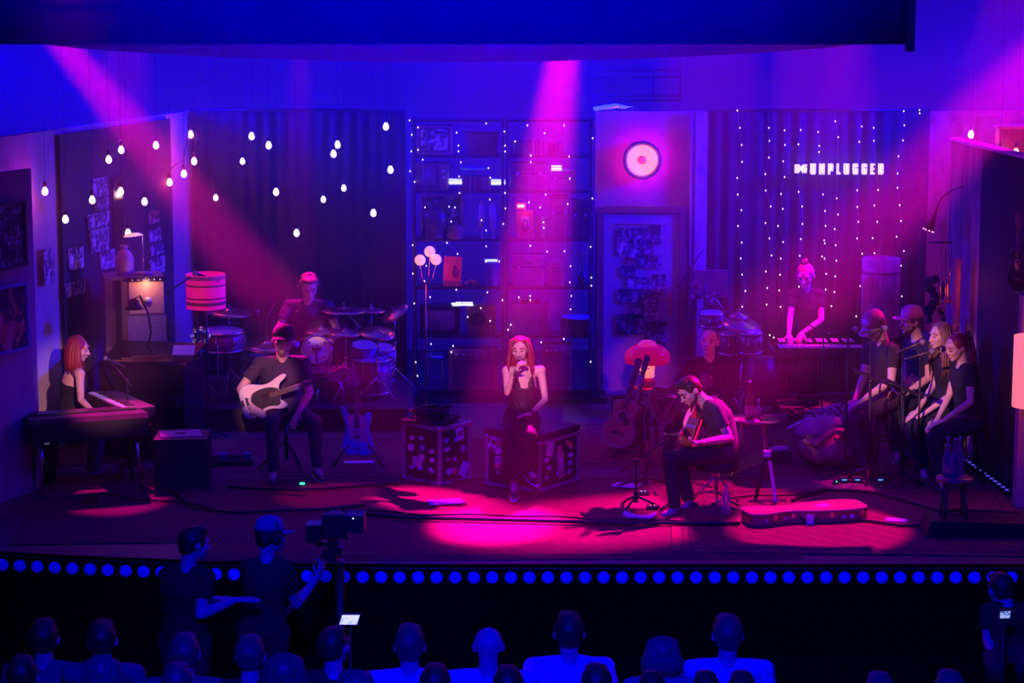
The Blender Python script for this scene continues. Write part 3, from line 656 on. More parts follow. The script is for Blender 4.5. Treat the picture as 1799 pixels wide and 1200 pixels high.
# bottom tier
def amp(px0, px1, tier, ptop, label, Y=7.7, m=None, grille=None, name='guitar_amplifier', cat='amplifier', z=None):
    x0, x1 = at(px0, 640, Y).x, at(px1, 640, Y).x; x, wd = (x0 + x1) / 2, x1 - x0
    z = (shz[tier] - .0085) if z is None else z; h = hgt(ptop, z, Y - .13)
    t = thing(name, label, cat, (x, Y, z)); MB().box((0, 0, h / 2), (wd, .26, h), bev=.012).build('cabinet', m or leath, t)
    MB().box((0, -.132, h * .42), (wd * .84, .01, h * .68)).build('grille', grille or M('grille_cloth', (.12, .06, .07), .9, bump=.4, scale=60), t)
    MB().box((0, -.134, h * .87), (wd * .86, .008, h * .11)).build('control_panel', M('amp_panel', (.25, .15, .12), .4), t)
    for k in range(5): MB().cyl((-wd * .34 + wd * .14 * k, -.135, h * .87), (-wd * .34 + wd * .14 * k, -.155, h * .87), .011, n=10).build('knob', chrome, t)
    return t
amp(789, 874, 6, 614, 'large brown radio cabinet on the bottom left shelf', m=M('cabinet_brown', (.34, .17, .16), .5))
amp(952, 1005, 6, 606, 'small amplifier with a dark front behind the singer, bottom right shelf')
# wire chair frame bits in the blue bay
x, wd, z = S_(742, 785, 6, Y=7.66)
t = thing('wire_stand', 'wire-legged blue stool on the bottom left shelf', 'stool', (x, 7.7, z)); MB().lathe([(0, .36), (.14, .36), (.15, .38), (.14, .4), (0, .4)], n=24).build('seat', M('stool_blue', (.05, .1, .5), .4), t)
for k in range(4): a = pi / 4 + k * pi / 2; MB().tube([(.10 * cos(a), .08 * sin(a), .37), (.15 * cos(a), .12 * sin(a), 0.006)], .006).build('leg', chrome, t)
MB().tube([(.15 * cos(a), .11 * sin(a), .12) for a in [pi / 4 + k * pi / 2 for k in range(5)]], .004).build('foot_ring', chrome, t)
# ---------------------------------------------------------------- left side: boards, pictures, lamps
def onleft(t, off=0):   # point on the angled left wall, pushed towards the stage
    a, b = V((-5.25, 3.1)), V((-3.74, 8.0)); d = (b - a).normalized(); n = V((d.y, -d.x)); p = a + (b - a) * t + n * off; return (p.x, p.y)
mb = MB(); p, q = onleft(.36, .05), onleft(.875, .05); wallbox(mb, p, q, 0, 3.28, .03)
one('pin_board', mb, M('board_dark', (.03, .025, .05), .8), 'tall dark board covering most of the angled left wall', 'board')
def leftpic(px0, py0, px1, py1, label, art, rot=0, off=.062):
    xm = (px0 + px1) / 2; best = None
    for i in range(400):
        t = i / 400; p = onleft(t, off); e = abs(899.5 + F * p[0] / AX(p[1], 2) - xm)
        if best is None or e < best[0]: best = (e, p)
    x, y = best[1]; s = ppm(y, 2); wd = (px1 - px0) / s / abs(cos(math.atan2(4.9, 1.51))) * .9; h = (at(0, py0, y).z - at(0, py1, y).z)
    wd = min(wd, .9); mb = MB().box((0, 0, 0), (wd, .012, h), MX.Rotation(rot, 3, 'Y'))
    return one('photo_print', mb, art, label, 'photo print', (x, y, at(0, (py0 + py1) / 2, y).z), math.atan2(4.9, 1.51))
for a in [(169, 312, 188, 345, 'upper pale print in the column left of the narrow mirror', 1), (172, 347, 190, 368, 'small blue print right under the upper pale print', 3),
          (160, 374, 187, 400, 'bright blue print in the middle of the left board', 1), (163, 402, 186, 442, 'long blue-white print below the middle one', 1),
          (178, 440, 196, 472, 'purple figure print at the foot of the blue column', 0), (124, 434, 142, 473, 'small pale print low at the left end of the board', 0),
          (118, 495, 143, 520, 'lowest crumpled blue print on the left board', 1), (264, 370, 277, 392, 'dark framed portrait at the right of the board', 2),
          (264, 402, 279, 424, 'print with a pale round shape at the right of the board', 0), (266, 428, 284, 448, 'light print under the round one, right of the board', 1), (264, 452, 284, 480, 'lowest print behind the thin lamp on the right of the board', 0),
          (80, 436, 92, 500, 'blue scrap of poster at the foot of the pale strip', 1)]:
    leftpic(*a[:5], arts[a[5]])
# narrow mirror
leftpic(203, 310, 215, 455, 'narrow upright mirror in the middle of the left board', M('mirror_glass', (.8, .7, .85), .1, 1, var=.02), off=.07)
# big posters on the near flat
P0, P1 = (2.12, 2.7), (2.12, 2.84)
t = picture(-8, 357, 43, 470, (2.18, 2.62), 'upper large dark poster on the pale flat at the left edge', arts[3], 'poster', 'framed_poster', True, extra=M('frame_black', (.03, .03, .05), .5))
t = picture(-8, 503, 46, 616, (2.18, 2.62), 'lower large band poster in a thin blue frame at the left edge', artm('art_band', [(.02, .02, .04), (.05, .03, .08), (.5, .12, .1), (.6, .3, .3)], 4), 'poster', 'framed_poster', True, extra=M('frame_blue', (.1, .15, .5), .4))
# cabinet stack with lit amplifier front
pa = at(236, 600, 6.0)
t = thing('radiogram_cabinet', 'tall pale cabinet with a lit amplifier panel on the left', 'cabinet', (at(235, 560, 5.2).x, 5.2, 0), R(14))
zt = at(0, 484, 5.1).z; wd = .62
MB().box((0, 0, zt / 2), (wd, .42, zt), bev=.01).build('body', M('cabinet_mauve', (.30, .18, .26), .6), t)
MB().box((.12, -.214, zt - .22), (.36, .012, .34)).build('amplifier_front', M('amp_cream', (.8, .5, .4), .5), t)
MB().box((.12, -.222, zt - .03), (.40, .02, .05)).build('control_panel', dmetal, t)
for k in range(6): MB().cyl((-.03 + .06 * k, -.232, zt - .03), (-.03 + .06 * k, -.252, zt - .03), .014, n=10).build('knob', chrome, t)
MB().cyl((.13, -.222, zt - .25), (.13, -.236, zt - .25), .038, n=20).build('badge', white, t)
MB().box((.12, -.214, zt - .62), (.40, .012, .40)).build('speaker_front', M('grille_pale', (.35, .25, .4), .9, bump=.4, scale=50), t)
MB().box((-.17, -.216, zt / 2), (.06, .01, zt * .96)).build('side_strip', black, t)
l_ = bpy.data.lights.new('panel_light', 'POINT'); l_.energy = 1.8; l_.color = (1, .35, .2); l_.shadow_soft_size = .03
o = bpy.data.objects.new('panel_light', l_); C.objects.link(o); o.parent = t; o.location = (.12, -.32, zt - .07)
CABZ = zt; cx = at(235, 560, 6.1).x
# thin reading lamp with flat shade on the cabinet
x = at(252, 470, 5.18).x; zt2 = at(0, 414, 5.18).z - CABZ
t = thing('table_lamp', 'thin table lamp with a flat disc shade on the pale cabinet', 'lamp', (x, 5.18, CABZ + .005))
MB().lathe([(0, .0), (.10, 0), (.10, .02), (.02, .03), (0, .03)], n=28).build('base', M('lamp_mauve', (.4, .25, .4), .4), t)
MB().cyl((0.0, 0, .02), (0, 0, zt2), .006).build('stem', chrome, t)
MB().lathe([(.0, zt2 + .02), (.06, zt2 + .02), (.10, zt2 - .0), (.102, zt2 - .006), (.0, zt2 + .006)], (-.06, 0, 0), n=28, rot=MX.Rotation(-.1, 3, 'Y')).build('lamp_shade', M('shade_lit', (.9, .6, .5), .5, emit=1.0, ecol=(1, .45, .45)), t)
MB().tube([(.02, 0, zt2), (.06, 0, zt2 * .6), (.07, 0, zt2 * .45), (.07, 0, .02)], .003).build('cord', black, t)
# glass vase
x = at(219, 470, 5.14).x; h = at(0, 431, 5.14).z - CABZ
t = thing('glass_vase', 'faceted glass vase with a narrow neck on the pale cabinet', 'vase', (x, 5.14, CABZ + .002))
MB().lathe([(0, 0), (.08, 0), (.10, .05), (.10, h * .6), (.06, h * .8), (.03, h * .86), (.05, h)], n=10).build('vase_body', M('vase_glass', (.5, .3, .5), .12), t)
MB().tube([(0, 0, h * .8), (-.02, 0, h * 1.25), (.0, 0, h * 1.5), (.04, 0, h * 1.6)], .004).build('stem', wood, t)
# clip desk lamp
c = at(236, 543, 4.7); t = thing('desk_lamp', 'black bell desk lamp with a glowing rim above the piano', 'lamp', c)
MB().lathe([(.02, .11), (.045, .10), (.055, .05), (.10, .0), (.097, .0), (.05, .05), (.03, .09)], n=28).build('lamp_shade', black, t)
MB().lathe([(.0, .02), (.06, .015), (.09, .002), (.0, .004)], n=24).build('bulb', M('rim_lit', (1, .6, .5), .5, emit=5, ecol=(1, .45, .4)), t)
MB().tube([(0, 0, .1), (.06, 0, .14), (.14, .02, -.05), (.16, .05, -.25), (.10, .05, 1.02 - c.z)], .012).build('arm', black, t); MB().cyl((.10, .05, 1.0 - c.z), (.10, .05, 1.03 - c.z), .06).build('base', black, t)

# striped barrel floor lamp
def floor_lamp(px0, px1, py0, py1, Y, label, mat, emit_light=None, band=None, pleat=False, leg=True, taper=1.0, thickness=.006):
    a, b = at(px0, (py0 + py1) / 2, Y), at(px1, (py0 + py1) / 2, Y); r = (b.x - a.x) / 2; x = (a.x + b.x) / 2
    z1 = at(0, py0, Y).z; z0 = at(0, py1, Y).z
    t = thing('floor_lamp', label, 'lamp', (x, Y, 0)); n = 48
    prof = [(r * taper, z0), (r * (taper + 1) / 2 * 1.0, (z0 + z1) / 2), (r, z1), (r - thickness, z1), (r * taper - thickness, z0), (r * taper, z0)]
    mb = MB(); mb.lathe(prof, n=n)
    if pleat:
        vs = []
        for i, v in enumerate(mb.v):
            k = i % n; q = 1 + .012 * (1 if k % 2 else -1); vs.append((v[0] * q, v[1] * q, v[2]))
        mb.v = vs
    mb.build('lamp_shade', mat, t, smooth=not pleat)
    if band:
        for za, zb, m in band:
            MB().lathe([(r * (taper + (1 - taper) * za) + .004, z0 + (z1 - z0) * za), (r * (taper + (1 - taper) * zb) + .004, z0 + (z1 - z0) * zb)], n=n).build('shade_band', m, t)
    MB().cyl((0, 0, .02), (0, 0, z1 - .08), .012).build('pole', dmetal, t)
    MB().lathe([(0, 0), (.15, 0), (.15, .015), (.03, .03), (0, .03)], n=32).build('base', dmetal, t)
    if emit_light:
        l_ = bpy.data.lights.new('shade_light', 'POINT'); l_.energy = emit_light[0]; l_.color = emit_light[1]; l_.shadow_soft_size = .04
        o = bpy.data.objects.new('shade_light', l_); C.objects.link(o); o.parent = t; o.location = (0, 0, (z0 + z1) / 2)
    return t
floor_lamp(327, 396, 481, 541, 5.5, 'striped barrel-shaped floor lamp glowing pink left of the drums', M('shade_pink', (.9, .15, .3), .7, emit=.55, ecol=(1, .0, .22)),
           (1, (1, .0, .2)), [(.12, .22, M('band_a', (.35, .03, .12), .7, emit=.12)), (.30, .34, M('band_b', (.2, .02, .1), .7)), (.66, .72, M('band_a', (.35, .03, .12), .7)), (.86, .97, M('band_c', (.4, .03, .2), .7, emit=.2))])
floor_lamp(1514, 1580, 453, 590, 7.35, 'very tall pleated drum lamp at the back right, unlit', M('shade_mauve', (.55, .28, .45), .8), None,
           [(.80, .84, M('band_d', (.2, .06, .16), .8))], True)
floor_lamp(1780, 1846, 590, 714, 1.7, 'glowing orange-pink drum floor lamp cut off at the right edge', M('shade_warm', (1, .5, .4), .7, emit=1.5, ecol=(1, .13, .12), var=.05),
           (8, (1, .06, .12)), None, False)
# right-edge wooden column under that lamp
p = at(1802, 780, 2.0); one('wall_post', MB().box((0, 0, 1.0), (.2, .16, 2.0), bev=.01), M('post_mauve', (.35, .25, .3), .6), 'pale painted post standing at the far right edge behind the lamp', 'post', (p.x + .04, 2.15, 0))

# globe floor lamp in front of the shelves
base = at(745, 690, 7.25); t = thing('globe_lamp', 'brass floor lamp with three glowing glass globes before the shelves', 'lamp', (at(748, 500, 7.2).x, 7.2, 0))
gm = M('globe_glass', (1, .7, .6), .1, emit=1.3, ecol=(1, .33, .30)); x0 = at(748, 500, 7.2).x
zj = at(0, 500, 7.2).z
MB().cyl((0, 0, .02), (0, 0, zj), .010).build('pole', brass, t); MB().lathe([(0, 0), (.13, 0), (.13, .015), (.02, .03), (0, .03)], n=28).build('base', brass, t)
for px, py in ((738, 457), (755, 442), (766, 456)):
    g = at(px, py, 7.2); o = MB().ell((g.x - x0, 0, g.z), .063, n=20, m=13).build('globe', gm, t)
    MB().cyl((g.x - x0, 0, g.z - .06), (g.x - x0, 0, g.z - .03), .02, .012).build('socket', brass, o)
    MB().ell((g.x - x0, -.03, g.z - .01), (.018, .018, .03)).build('filament', bulbm, o)
    MB().tube([(0, 0, zj), ((g.x - x0) * .6, 0, zj + .04), (g.x - x0, 0, g.z - .06)], .006).build('arm', brass, t)
l_ = bpy.data.lights.new('globe_light', 'POINT'); l_.energy = 1.5; l_.color = (1, .02, .15); l_.shadow_soft_size = .05
o = bpy.data.objects.new('globe_light', l_); C.objects.link(o); o.parent = t; o.location = (.04, -.15, at(0, 470, 7.2).z)

# mushroom lamp on stool
zs = .62; Ym = gnd(1137, 679, zs).y; x = at(1137, 640, Ym).x
t = thing('wooden_stool', 'small round wooden stool carrying the mushroom lamp', 'stool', (x, Ym, 0)); MB().lathe([(0, zs - .03), (.14, zs - .03), (.15, zs - .015), (.14, zs), (0, zs)], n=32).build('seat', M('stool_red', (.45, .18, .1), .35), t)
for k in range(4): a = pi / 4 + k * pi / 2; MB().cyl((.09 * cos(a), .09 * sin(a), zs - .02), (.16 * cos(a), .16 * sin(a), 0), .016, .012).build('leg', dwood, t)
MB().tube([(.13 * cos(a), .13 * sin(a), .22) for a in [pi / 4 + k * pi / 2 for k in range(5)]], .008).build('stretcher', dwood, t)
h = at(0, 597, Ym).z - zs; zd = at(0, 637, Ym).z - zs; r = 40 / ppm(Ym)
t = thing('mushroom_lamp', 'red glass mushroom lamp on the small round stool', 'lamp', (x, Ym, zs))
redg = M('dome_glass', (.7, .06, .12), .15, emit=.35, ecol=(1, .0, .12))
MB().lathe([(r * .44, h * .885), (r * .62, h * .87), (r * .85, h * .80), (r * .97, h * .72), (r, zd + .06), (r * .96, zd), (r * .93, zd), (r * .95, h * .7), (r * .7, h * .8), (r * .42, h * .87), (r * .44, h * .885)], n=48).build('lamp_shade', redg, t)
MB().lathe([(0, h), (r * .2, h * .99), (r * .34, h * .955), (r * .42, h * .90), (r * .44, h * .87), (0, h * .86)], n=40).build('dome_top', M('dome_top_glass', (.95, .3, .35), .15, emit=.5, ecol=(1, .02, .16)), t)
MB().lathe([(.075, .10), (.085, zd + .02), (.083, zd + .03), (0, zd + .03)], n=32).build('column', M('lit_column', (1, .6, .4), .5, emit=1.1, ecol=(1, .18, .12)), t)
MB().lathe([(0, 0), (.085, 0), (.085, .10), (.06, .11), (0, .11)], n=32).build('base', M('lamp_base_dark', (.25, .05, .08), .3), t)
l_ = bpy.data.lights.new('dome_light', 'POINT'); l_.energy = 2.5; l_.color = (1, .03, .1); l_.shadow_soft_size = .03
o = bpy.data.objects.new('dome_light', l_); C.objects.link(o); o.parent = t; o.location = (0, -.14, zd + .0)

# ---------------------------------------------------------------- guitars
def half(prof): return [(x, y) for x, y in prof] + [(x, -y) for x, y in reversed(prof) if y]
ACO = half([(0, 0), (.004, .06), (.03, .13), (.08, .178), (.14, .198), (.20, .192), (.26, .155), (.305, .13), (.35, .128), (.40, .142), (.44, .145), (.475, .12), (.497, .06), (.5, .0)])
PBA = [(0, .03), (.0, .09), (.02, .14), (.07, .168), (.14, .165), (.21, .135), (.27, .118), (.33, .122), (.40, .148), (.46, .165), (.495, .163), (.51, .145), (.50, .125), (.46, .108), (.425, .085), (.405, .05), (.40, .032),
       (.40, -.032), (.385, -.055), (.39, -.08), (.42, -.10), (.435, -.125), (.43, -.15), (.40, -.165), (.35, -.158), (.29, -.135), (.23, -.13), (.16, -.155), (.09, -.178), (.03, -.17), (-.005, -.13), (-.01, -.08), (0, -.03)]
def smoothp(p, it=2):
    for _ in range(it):
        q = []
        for i in range(len(p)):
            a, b = p[i], p[(i + 1) % len(p)]; q += [(a[0] * .75 + b[0] * .25, a[1] * .75 + b[1] * .25), (a[0] * .25 + b[0] * .75, a[1] * .25 + b[1] * .75)]
        p = q
    return p
def guitar(label, mx, body, kind='acoustic', scale=.65, guard=None, neckm=None, headm=None, name=None, cat='guitar', tun=6, side=None):
    t = thing(name or ('acoustic_guitar' if kind == 'acoustic' else 'electric_guitar'), label, cat); t.matrix_world = mx
    outl = smoothp(ACO if kind == 'acoustic' else PBA, 1 if kind == 'acoustic' else 2); th = .10 if kind == 'acoustic' else .045
    L = .5 if kind == 'acoustic' else .40; bx = .15 if kind == 'acoustic' else .07; yf = -th / 2; nut = bx + scale
    b = MB(); b.prism(outl, th, bev=.008 if kind == 'acoustic' else .014)
    if side:
        b.cur = 0; ob = b.build('body', [body, side], t)
        for p in ob.data.polygons:
            if abs(p.normal.y) < .5: p.material_index = 1
    else: ob = b.build('body', body, t)
    if kind == 'acoustic':
        MB().lathe([(0, 0), (.05, 0)], (.33, yf - .002, 0), rot=MX.Rotation(pi / 2, 3, 'X')).build('sound_hole', black, t)
        MB().lathe([(.05, 0), (.058, -.001)], (.33, yf - .003, 0), rot=MX.Rotation(pi / 2, 3, 'X')).build('rosette', white, t)
        ed = MB(); n = len(outl); ed.tube([(x * 1.0, yf + .004, z * 1.0) for x, z in outl + outl[:1]], .003, 4); ed.build('binding', white, t)
        MB().prism([(.24, -.09), (.30, -.10), (.33, -.055), (.30, -.03), (.25, -.04)], .003, MX.Translation((0, yf - .002, 0))).build('pickguard', black, t)
    MB().box((bx, yf - .006, 0), (.03, .012, .14 if kind == 'acoustic' else .09), bev=.003).build('bridge', dwood if kind == 'acoustic' else chrome, t)
    nm = neckm or wood; nb = MB(); nb.prism([(L - .06, -.028), (nut, -.021), (nut, .021), (L - .06, .028)], .022, MX.Translation((0, yf + .003, 0)), bev=.003); nb.build('neck', nm, t)
    fb = MB(); fb.prism([(L - .10, -.028), (nut, -.021), (nut, .021), (L - .10, .028)], .006, MX.Translation((0, yf - .010, 0))); f = fb.build('fretboard', dwood if nm is not dwood else black, t)
    fr_ = MB()
    for k in range(1, 21):
        xx = nut - scale * (1 - 2 ** (-k / 12))
        if xx > L - .09: fr_.box((xx, yf - .0145, 0), (.0025, .003, .044))
    fr_.build('frets', chrome, f)
    hp = [(nut, -.021), (nut + .03, -.035), (nut + .17, -.038), (nut + .185, 0), (nut + .17, .038), (nut + .03, .035), (nut, .021)] if kind == 'acoustic' else \
         [(nut, -.021), (nut + .035, -.05), (nut + .06, -.052), (nut + .12, -.018), (nut + .2, .0), (nut + .215, .03), (nut + .19, .06), (nut + .03, .05), (nut, .021)]
    h = MB().prism(hp, .016, MX.Translation((0, yf + .006, 0)), bev=.002).build('headstock', headm or nm, t)
    for k in range(tun):
        if kind == 'acoustic': xx, zz = nut + .045 + .045 * (k % 3), (.05 if k < 3 else -.05)
        else: xx, zz = nut + .045 + (.145 / max(1, tun - 1)) * k, .066
        tb = MB(); tb.cyl((xx, yf + .006, zz * .5), (xx, yf + .006, zz), .004, n=6); tb.ell((xx, yf + .006, zz * 1.15), (.011, .006, .009), n=8, m=6); tb.cyl((xx, yf - .012, zz * .45), (xx, yf + .002, zz * .45), .006, n=8); tb.build('tuner', chrome, h)
    st = MB(); ns = 4 if tun == 4 else 6
    for k in range(ns): z = -.022 + .044 * k / (ns - 1); st.cyl((bx, yf - .016, z * 1.3), (nut, yf - .014, z * .75), .0011 if tun == 6 else .002, n=4)
    st.build('strings', chrome, t)
    if guard is not None:
        gp = [(.10, -.02), (.12, .06), (.20, .085), (.30, .085), (.37, .06), (.40, .035), (.40, -.035), (.38, -.07), (.385, -.10), (.35, -.12), (.28, -.10), (.22, -.10), (.14, -.13), (.05, -.15), (.06, -.10), (.14, -.06)] if tun == 4 else \
             [(.16, .10), (.24, .09), (.33, .10), (.41, .11), (.42, .05), (.41, -.05), (.40, -.09), (.33, -.11), (.25, -.10), (.15, -.13), (.12, -.09), (.15, -.02)]
        MB().prism(smoothp(gp, 1), .004, MX.Translation((0, yf - .002, 0))).build('pickguard', guard, t)
        for s in ((0,) if tun == 4 else (0, 1)): MB().box((.19 + .10 * s, yf - .008, .0), (.022, .012, .07), bev=.003).build('pickup', black, t)
        for k in range(2): MB().cyl((.07 + .05 * k, yf, -.13), (.07 + .05 * k, yf - .015, -.13), .012, .01).build('knob', chrome, t)
        MB().box((.02, yf - .006, 0), (.025, .012, .06)).build('tailpiece', chrome, t)
    return t

# blue offset guitar hanging upright on a stand
tripod = MB()
Yg = 3.95; p = at(628, 800, Yg)
gx = at(628, 760, Yg).x; zb = at(0, 800, Yg).z
guitar('blue offset electric guitar upright on its stand, right of the bass player', frame((gx, Yg, zb), (-.03, .16, 1), (.03, -1, .16)) @ MX.Diagonal((1, 1, .93, 1)), M('guitar_blue', (.03, .12, .75), .25), 'electric', .62, M('pearl_guard', (.5, .35, .5), .25), dwood, M('head_blue', (.1, .05, .3), .3))
def a_stand(x, y, hgt_, label, spread=.3, name='guitar_stand'):
    t = thing(name, label, 'guitar stand', (x, y, 0))
    MB().cyl((0, .08, .12), (0, .20, hgt_), .012).build('pole', black, t)
    for a in (-2.35, -.8, 1.4): MB().tube([(0, .09, .35), (spread * cos(a), .09 + spread * sin(a) * .9, .015)], .012, 8).build('leg', black, t)
    MB().tube([(-.10, -.06, .22), (-.10, -.02, .17), (0, .08, .17), (.10, -.02, .17), (.10, -.06, .22)], .009).build('cradle', black, t)
    MB().tube([(-.04, .08, hgt_), (-.045, .16, hgt_ - .01), (.045, .16, hgt_ - .01), (.04, .08, hgt_)], .008).build('neck_yoke', black, t)
    return t
a_stand(gx + .01, Yg + .02, .78, 'black tripod guitar stand under the blue guitar', .36)
# two guitars on the floor stand left of the lamp
Ya = 4.35
g0 = at(1083, 790, Ya); g1 = at(1135, 606, Ya + .25)
acm = M('spruce_top', (.62, .30, .14), .3, stretch=(8, 1, 1), var=.12); acs = M('guitar_side', (.30, .10, .05), .25)
guitar('amber acoustic guitar leaning upright in the stand beside the mushroom lamp', frame((g0.x, Ya, g0.z + .02), g1 - g0, (-.75, -1, .1)), acm, side=acs, neckm=wood, scale=.62)
g0 = at(1107, 792, Ya + .25); g1 = at(1147, 600, Ya + .5)
guitar('black guitar leaning behind the amber acoustic beside the mushroom lamp', frame((g0.x, Ya + .25, g0.z + .02), g1 - g0, (-.9, -1, .1)), M('black_gloss', (.02, .015, .02), .2), neckm=dwood, scale=.66, headm=M('head_black', (.03, .02, .02), .3))
p = at(1105, 790, Ya + .1); t = thing('guitar_rack', 'low black folding rack holding the two guitars by the lamp', 'guitar stand', (p.x, Ya + .12, 0))
for s in (-1, 1):
    MB().tube([(s * .16, -.20, .02), (s * .16, .30, .02)], .014).build('foot_bar', black, t)
    MB().tube([(s * .16, .28, .02), (s * .16, .34, .55)], .012).build('upright', black, t)
MB().tube([(-.16, -.12, .05), (.16, -.12, .05)], .02).build('cross_bar', dark, t); MB().tube([(-.16, .34, .54), (.16, .34, .54)], .016).build('neck_bar', dark, t)

# ---------------------------------------------------------------- microphones and stands
def mic(p, d, label, k=1.0, group=None):
    d = V(d).normalized(); t = thing('microphone', label, 'microphone', p, 0, group)
    MB().loft([V((0, 0, 0)), d * -.03, d * -.17 * k], [.019, .016, .011], n=12).build('mic_body', M('mic_black', (.08, .05, .06), .35, .4), t)
    MB().ell(d * .015, .025 * k, n=14, m=9).build('grille', M('mic_grille', (.5, .42, .45), .35, .8, bump=.5, scale=300), t)
    MB().cyl(d * -.17 * k, d * -.20 * k, .008).build('connector', chrome, t); return t
def mic_stand(bx, by, hz, tip, label, group=None, tail=.25, thick=.010, legs=.32, rot=0, z0=0):
    t = thing('microphone_stand', label, 'microphone stand', (bx, by, z0), 0, group); tip = V(tip) - V((bx, by, z0)); j = V((0, 0, hz)); d = (tip - j).normalized()
    MB().cyl((0, 0, .08), j, thick).build('pole', black, t); MB().cyl((0, 0, .06), (0, 0, .16), thick * 2).build('collar', black, t)
    for k in range(3): a = rot + k * 2 * pi / 3; MB().tube([(0, 0, .12), (legs * .6 * cos(a), legs * .6 * sin(a), .06), (legs * cos(a), legs * sin(a), .012)], thick, 7).build('leg', black, t)
    MB().cyl(j - d * tail, tip, thick * .75).build('boom_arm', black, t); MB().ell(j, thick * 2.2, n=10, m=7).build('clutch', black, t)
    return t
# ---------------------------------------------------------------- drum riser and kit
RZ = .25; rs = MB().box((-2.44, 6.75, RZ / 2), (2.62, 2.1, RZ)); one('drum_riser', rs, M('riser_black', (.04, .03, .035), .8), 'low black riser platform carrying the drum kit', 'platform')
def drum(c, ax, r, h, shell, head, label, lugs=6, name='drum', z0=None, legs=None, stand=None):
    """c centre, ax axis pointing out of the batter head"""
    c = V(c); ax = V(ax).normalized(); q = ax.to_track_quat('Z', 'Y').to_matrix()
    t = thing(name, label, 'drum', c); g = lambda x, y, z: q @ V((x, y, z))
    MB().lathe([(r, -h / 2), (r, h / 2)], n=36, rot=q, close=True).build('shell', shell, t)
    for s in (-1, 1):
        MB().lathe([(r + .008, s * h / 2 - .02), (r + .016, s * h / 2 - .02), (r + .016, s * h / 2 + .012), (r + .002, s * h / 2 + .012)], n=36, rot=q).build('hoop', chrome, t)
        MB().lathe([(0, s * (h / 2 + .003)), (r - .002, s * (h / 2 + .003))], n=36, rot=q).build('drum_head', head, t)
    for k in range(lugs):
        a = 2 * pi * k / lugs + .3; x, y = (r + .012) * cos(a), (r + .012) * sin(a)
        lb = MB(); lb.cyl(g(x, y, -h / 2), g(x, y, h / 2), .004, n=6); lb.cyl(g(x, y, -.025), g(x, y, .025), .011, n=8); lb.build('lug', chrome, t)
    if legs:
        for k in range(3): a = 2 * pi * k / 3 + .5; MB().tube([(r * cos(a), r * sin(a), 0), ((r + .04) * cos(a), (r + .04) * sin(a), -.05), ((r + .04) * cos(a), (r + .04) * sin(a), legs - c.z + .005)], .008).build('leg', chrome, t)
    return t
def stand(x, y, z0, z1, label, name='cymbal_stand', cat='stand', off=(0, 0), legs=.26, rot=.4, tip=None):
    t = thing(name, label, cat, (x, y, z0)); H = z1 - z0
    MB().cyl((0, 0, .10), (0, 0, H * .62), .013).build('lower_tube', chrome, t)
    MB().cyl((0, 0, H * .6), (0, 0, H if off == (0, 0) else H * .85), .009).build('upper_tube', chrome, t)
    if off != (0, 0): MB().cyl((-off[0] * .3, -off[1] * .3, H * .80), (off[0], off[1], H), .008).build('boom_arm', chrome, t)
    for k in range(3): a = rot + k * 2 * pi / 3; MB().tube([(0, 0, .30), (legs * cos(a), legs * sin(a), .012)], .008, 6).build('leg', chrome, t)
    for z in (H * .62, H * .3): MB().ell((0, 0, z), (.022, .022, .02), n=10, m=6).build('wing_clamp', chrome, t)
    return t
cymm = M('cymbal_bronze', (.75, .38, .30), .30, .9, var=.08, scale=20)
def cymbal(px, py, wpx, Y, tilt, label, st=None, z0=RZ, off=(0, 0)):
    p = at(px, py, Y); r = wpx / 2 / ppm(Y); q = V(tilt).normalized().to_track_quat('Z', 'Y').to_matrix()
    t = thing('cymbal', label, 'cymbal', p)
    MB().lathe([(0, .030), (r * .10, .028), (r * .18, .012), (r * .22, .008), (r * .6, -.003), (r, -.020), (r, -.022), (r * .6, -.006), (r * .2, .004), (0, .02)], n=48, rot=q).build('cymbal_plate', cymm, t)
    MB().cyl(q @ V((0, 0, .02)), q @ V((0, 0, .07)), .010, .006).build('wing_nut', chrome, t)
    if st: stand(p.x - off[0], Y - off[1], z0, p.z - .005, st, off=off, rot=px * .1)
    return t
wht = M('drum_white', (.92, .9, .9), .3, var=.03); hdm = M('drum_head_coated', (.55, .45, .5), .6); red = M('drum_red_sparkle', (.45, .04, .18), .25, var=.4, scale=120)
cymbal(402, 546, 82, 6.5, (.06, -.08, 1), 'left crash cymbal beside the striped lamp', 'tall cymbal stand by the striped lamp')
cymbal(470, 603, 92, 6.3, (.05, -.16, 1), 'wide low cymbal behind the shoulder of the bass player', 'short cymbal stand behind the bass player')
cymbal(604, 543, 78, 6.7, (.02, -.03, 1), 'ride cymbal right beside the drummer', 'cymbal stand behind the right of the drummer', off=(-.15, .1))
cymbal(652, 543, 52, 6.9, (.02, -.04, 1), 'small splash cymbal right of the ride cymbal', 'thin stand under the small splash cymbal')
cymbal(564, 579, 56, 6.2, (.0, -.08, 1), 'small cymbal above the white tom', 'stand behind the white tom')
cymbal(607, 582, 58, 6.1, (.04, -.12, 1), 'mid-size cymbal right of the white tom', 'stand under the cymbal right of the white tom')
cymbal(664, 583, 62, 6.1, (.10, -.26, 1), 'dark tilted cymbal over the right-hand toms', 'stand under the dark tilted cymbal')
cymbal(693, 548, 50, 6.6, (-.62, -.45, 1), 'steeply tilted crash cymbal at the right end of the drum kit', 'tall stand at the right end of the drum kit')
c = at(389, 603, 6.2); drum((c.x, 6.2, at(0, 596, 6.2).z), (0.02, -.05, 1), .245, .2, red, hdm, 'wide floor tom at the left end of the kit', 8, 'floor_tom', legs=RZ)
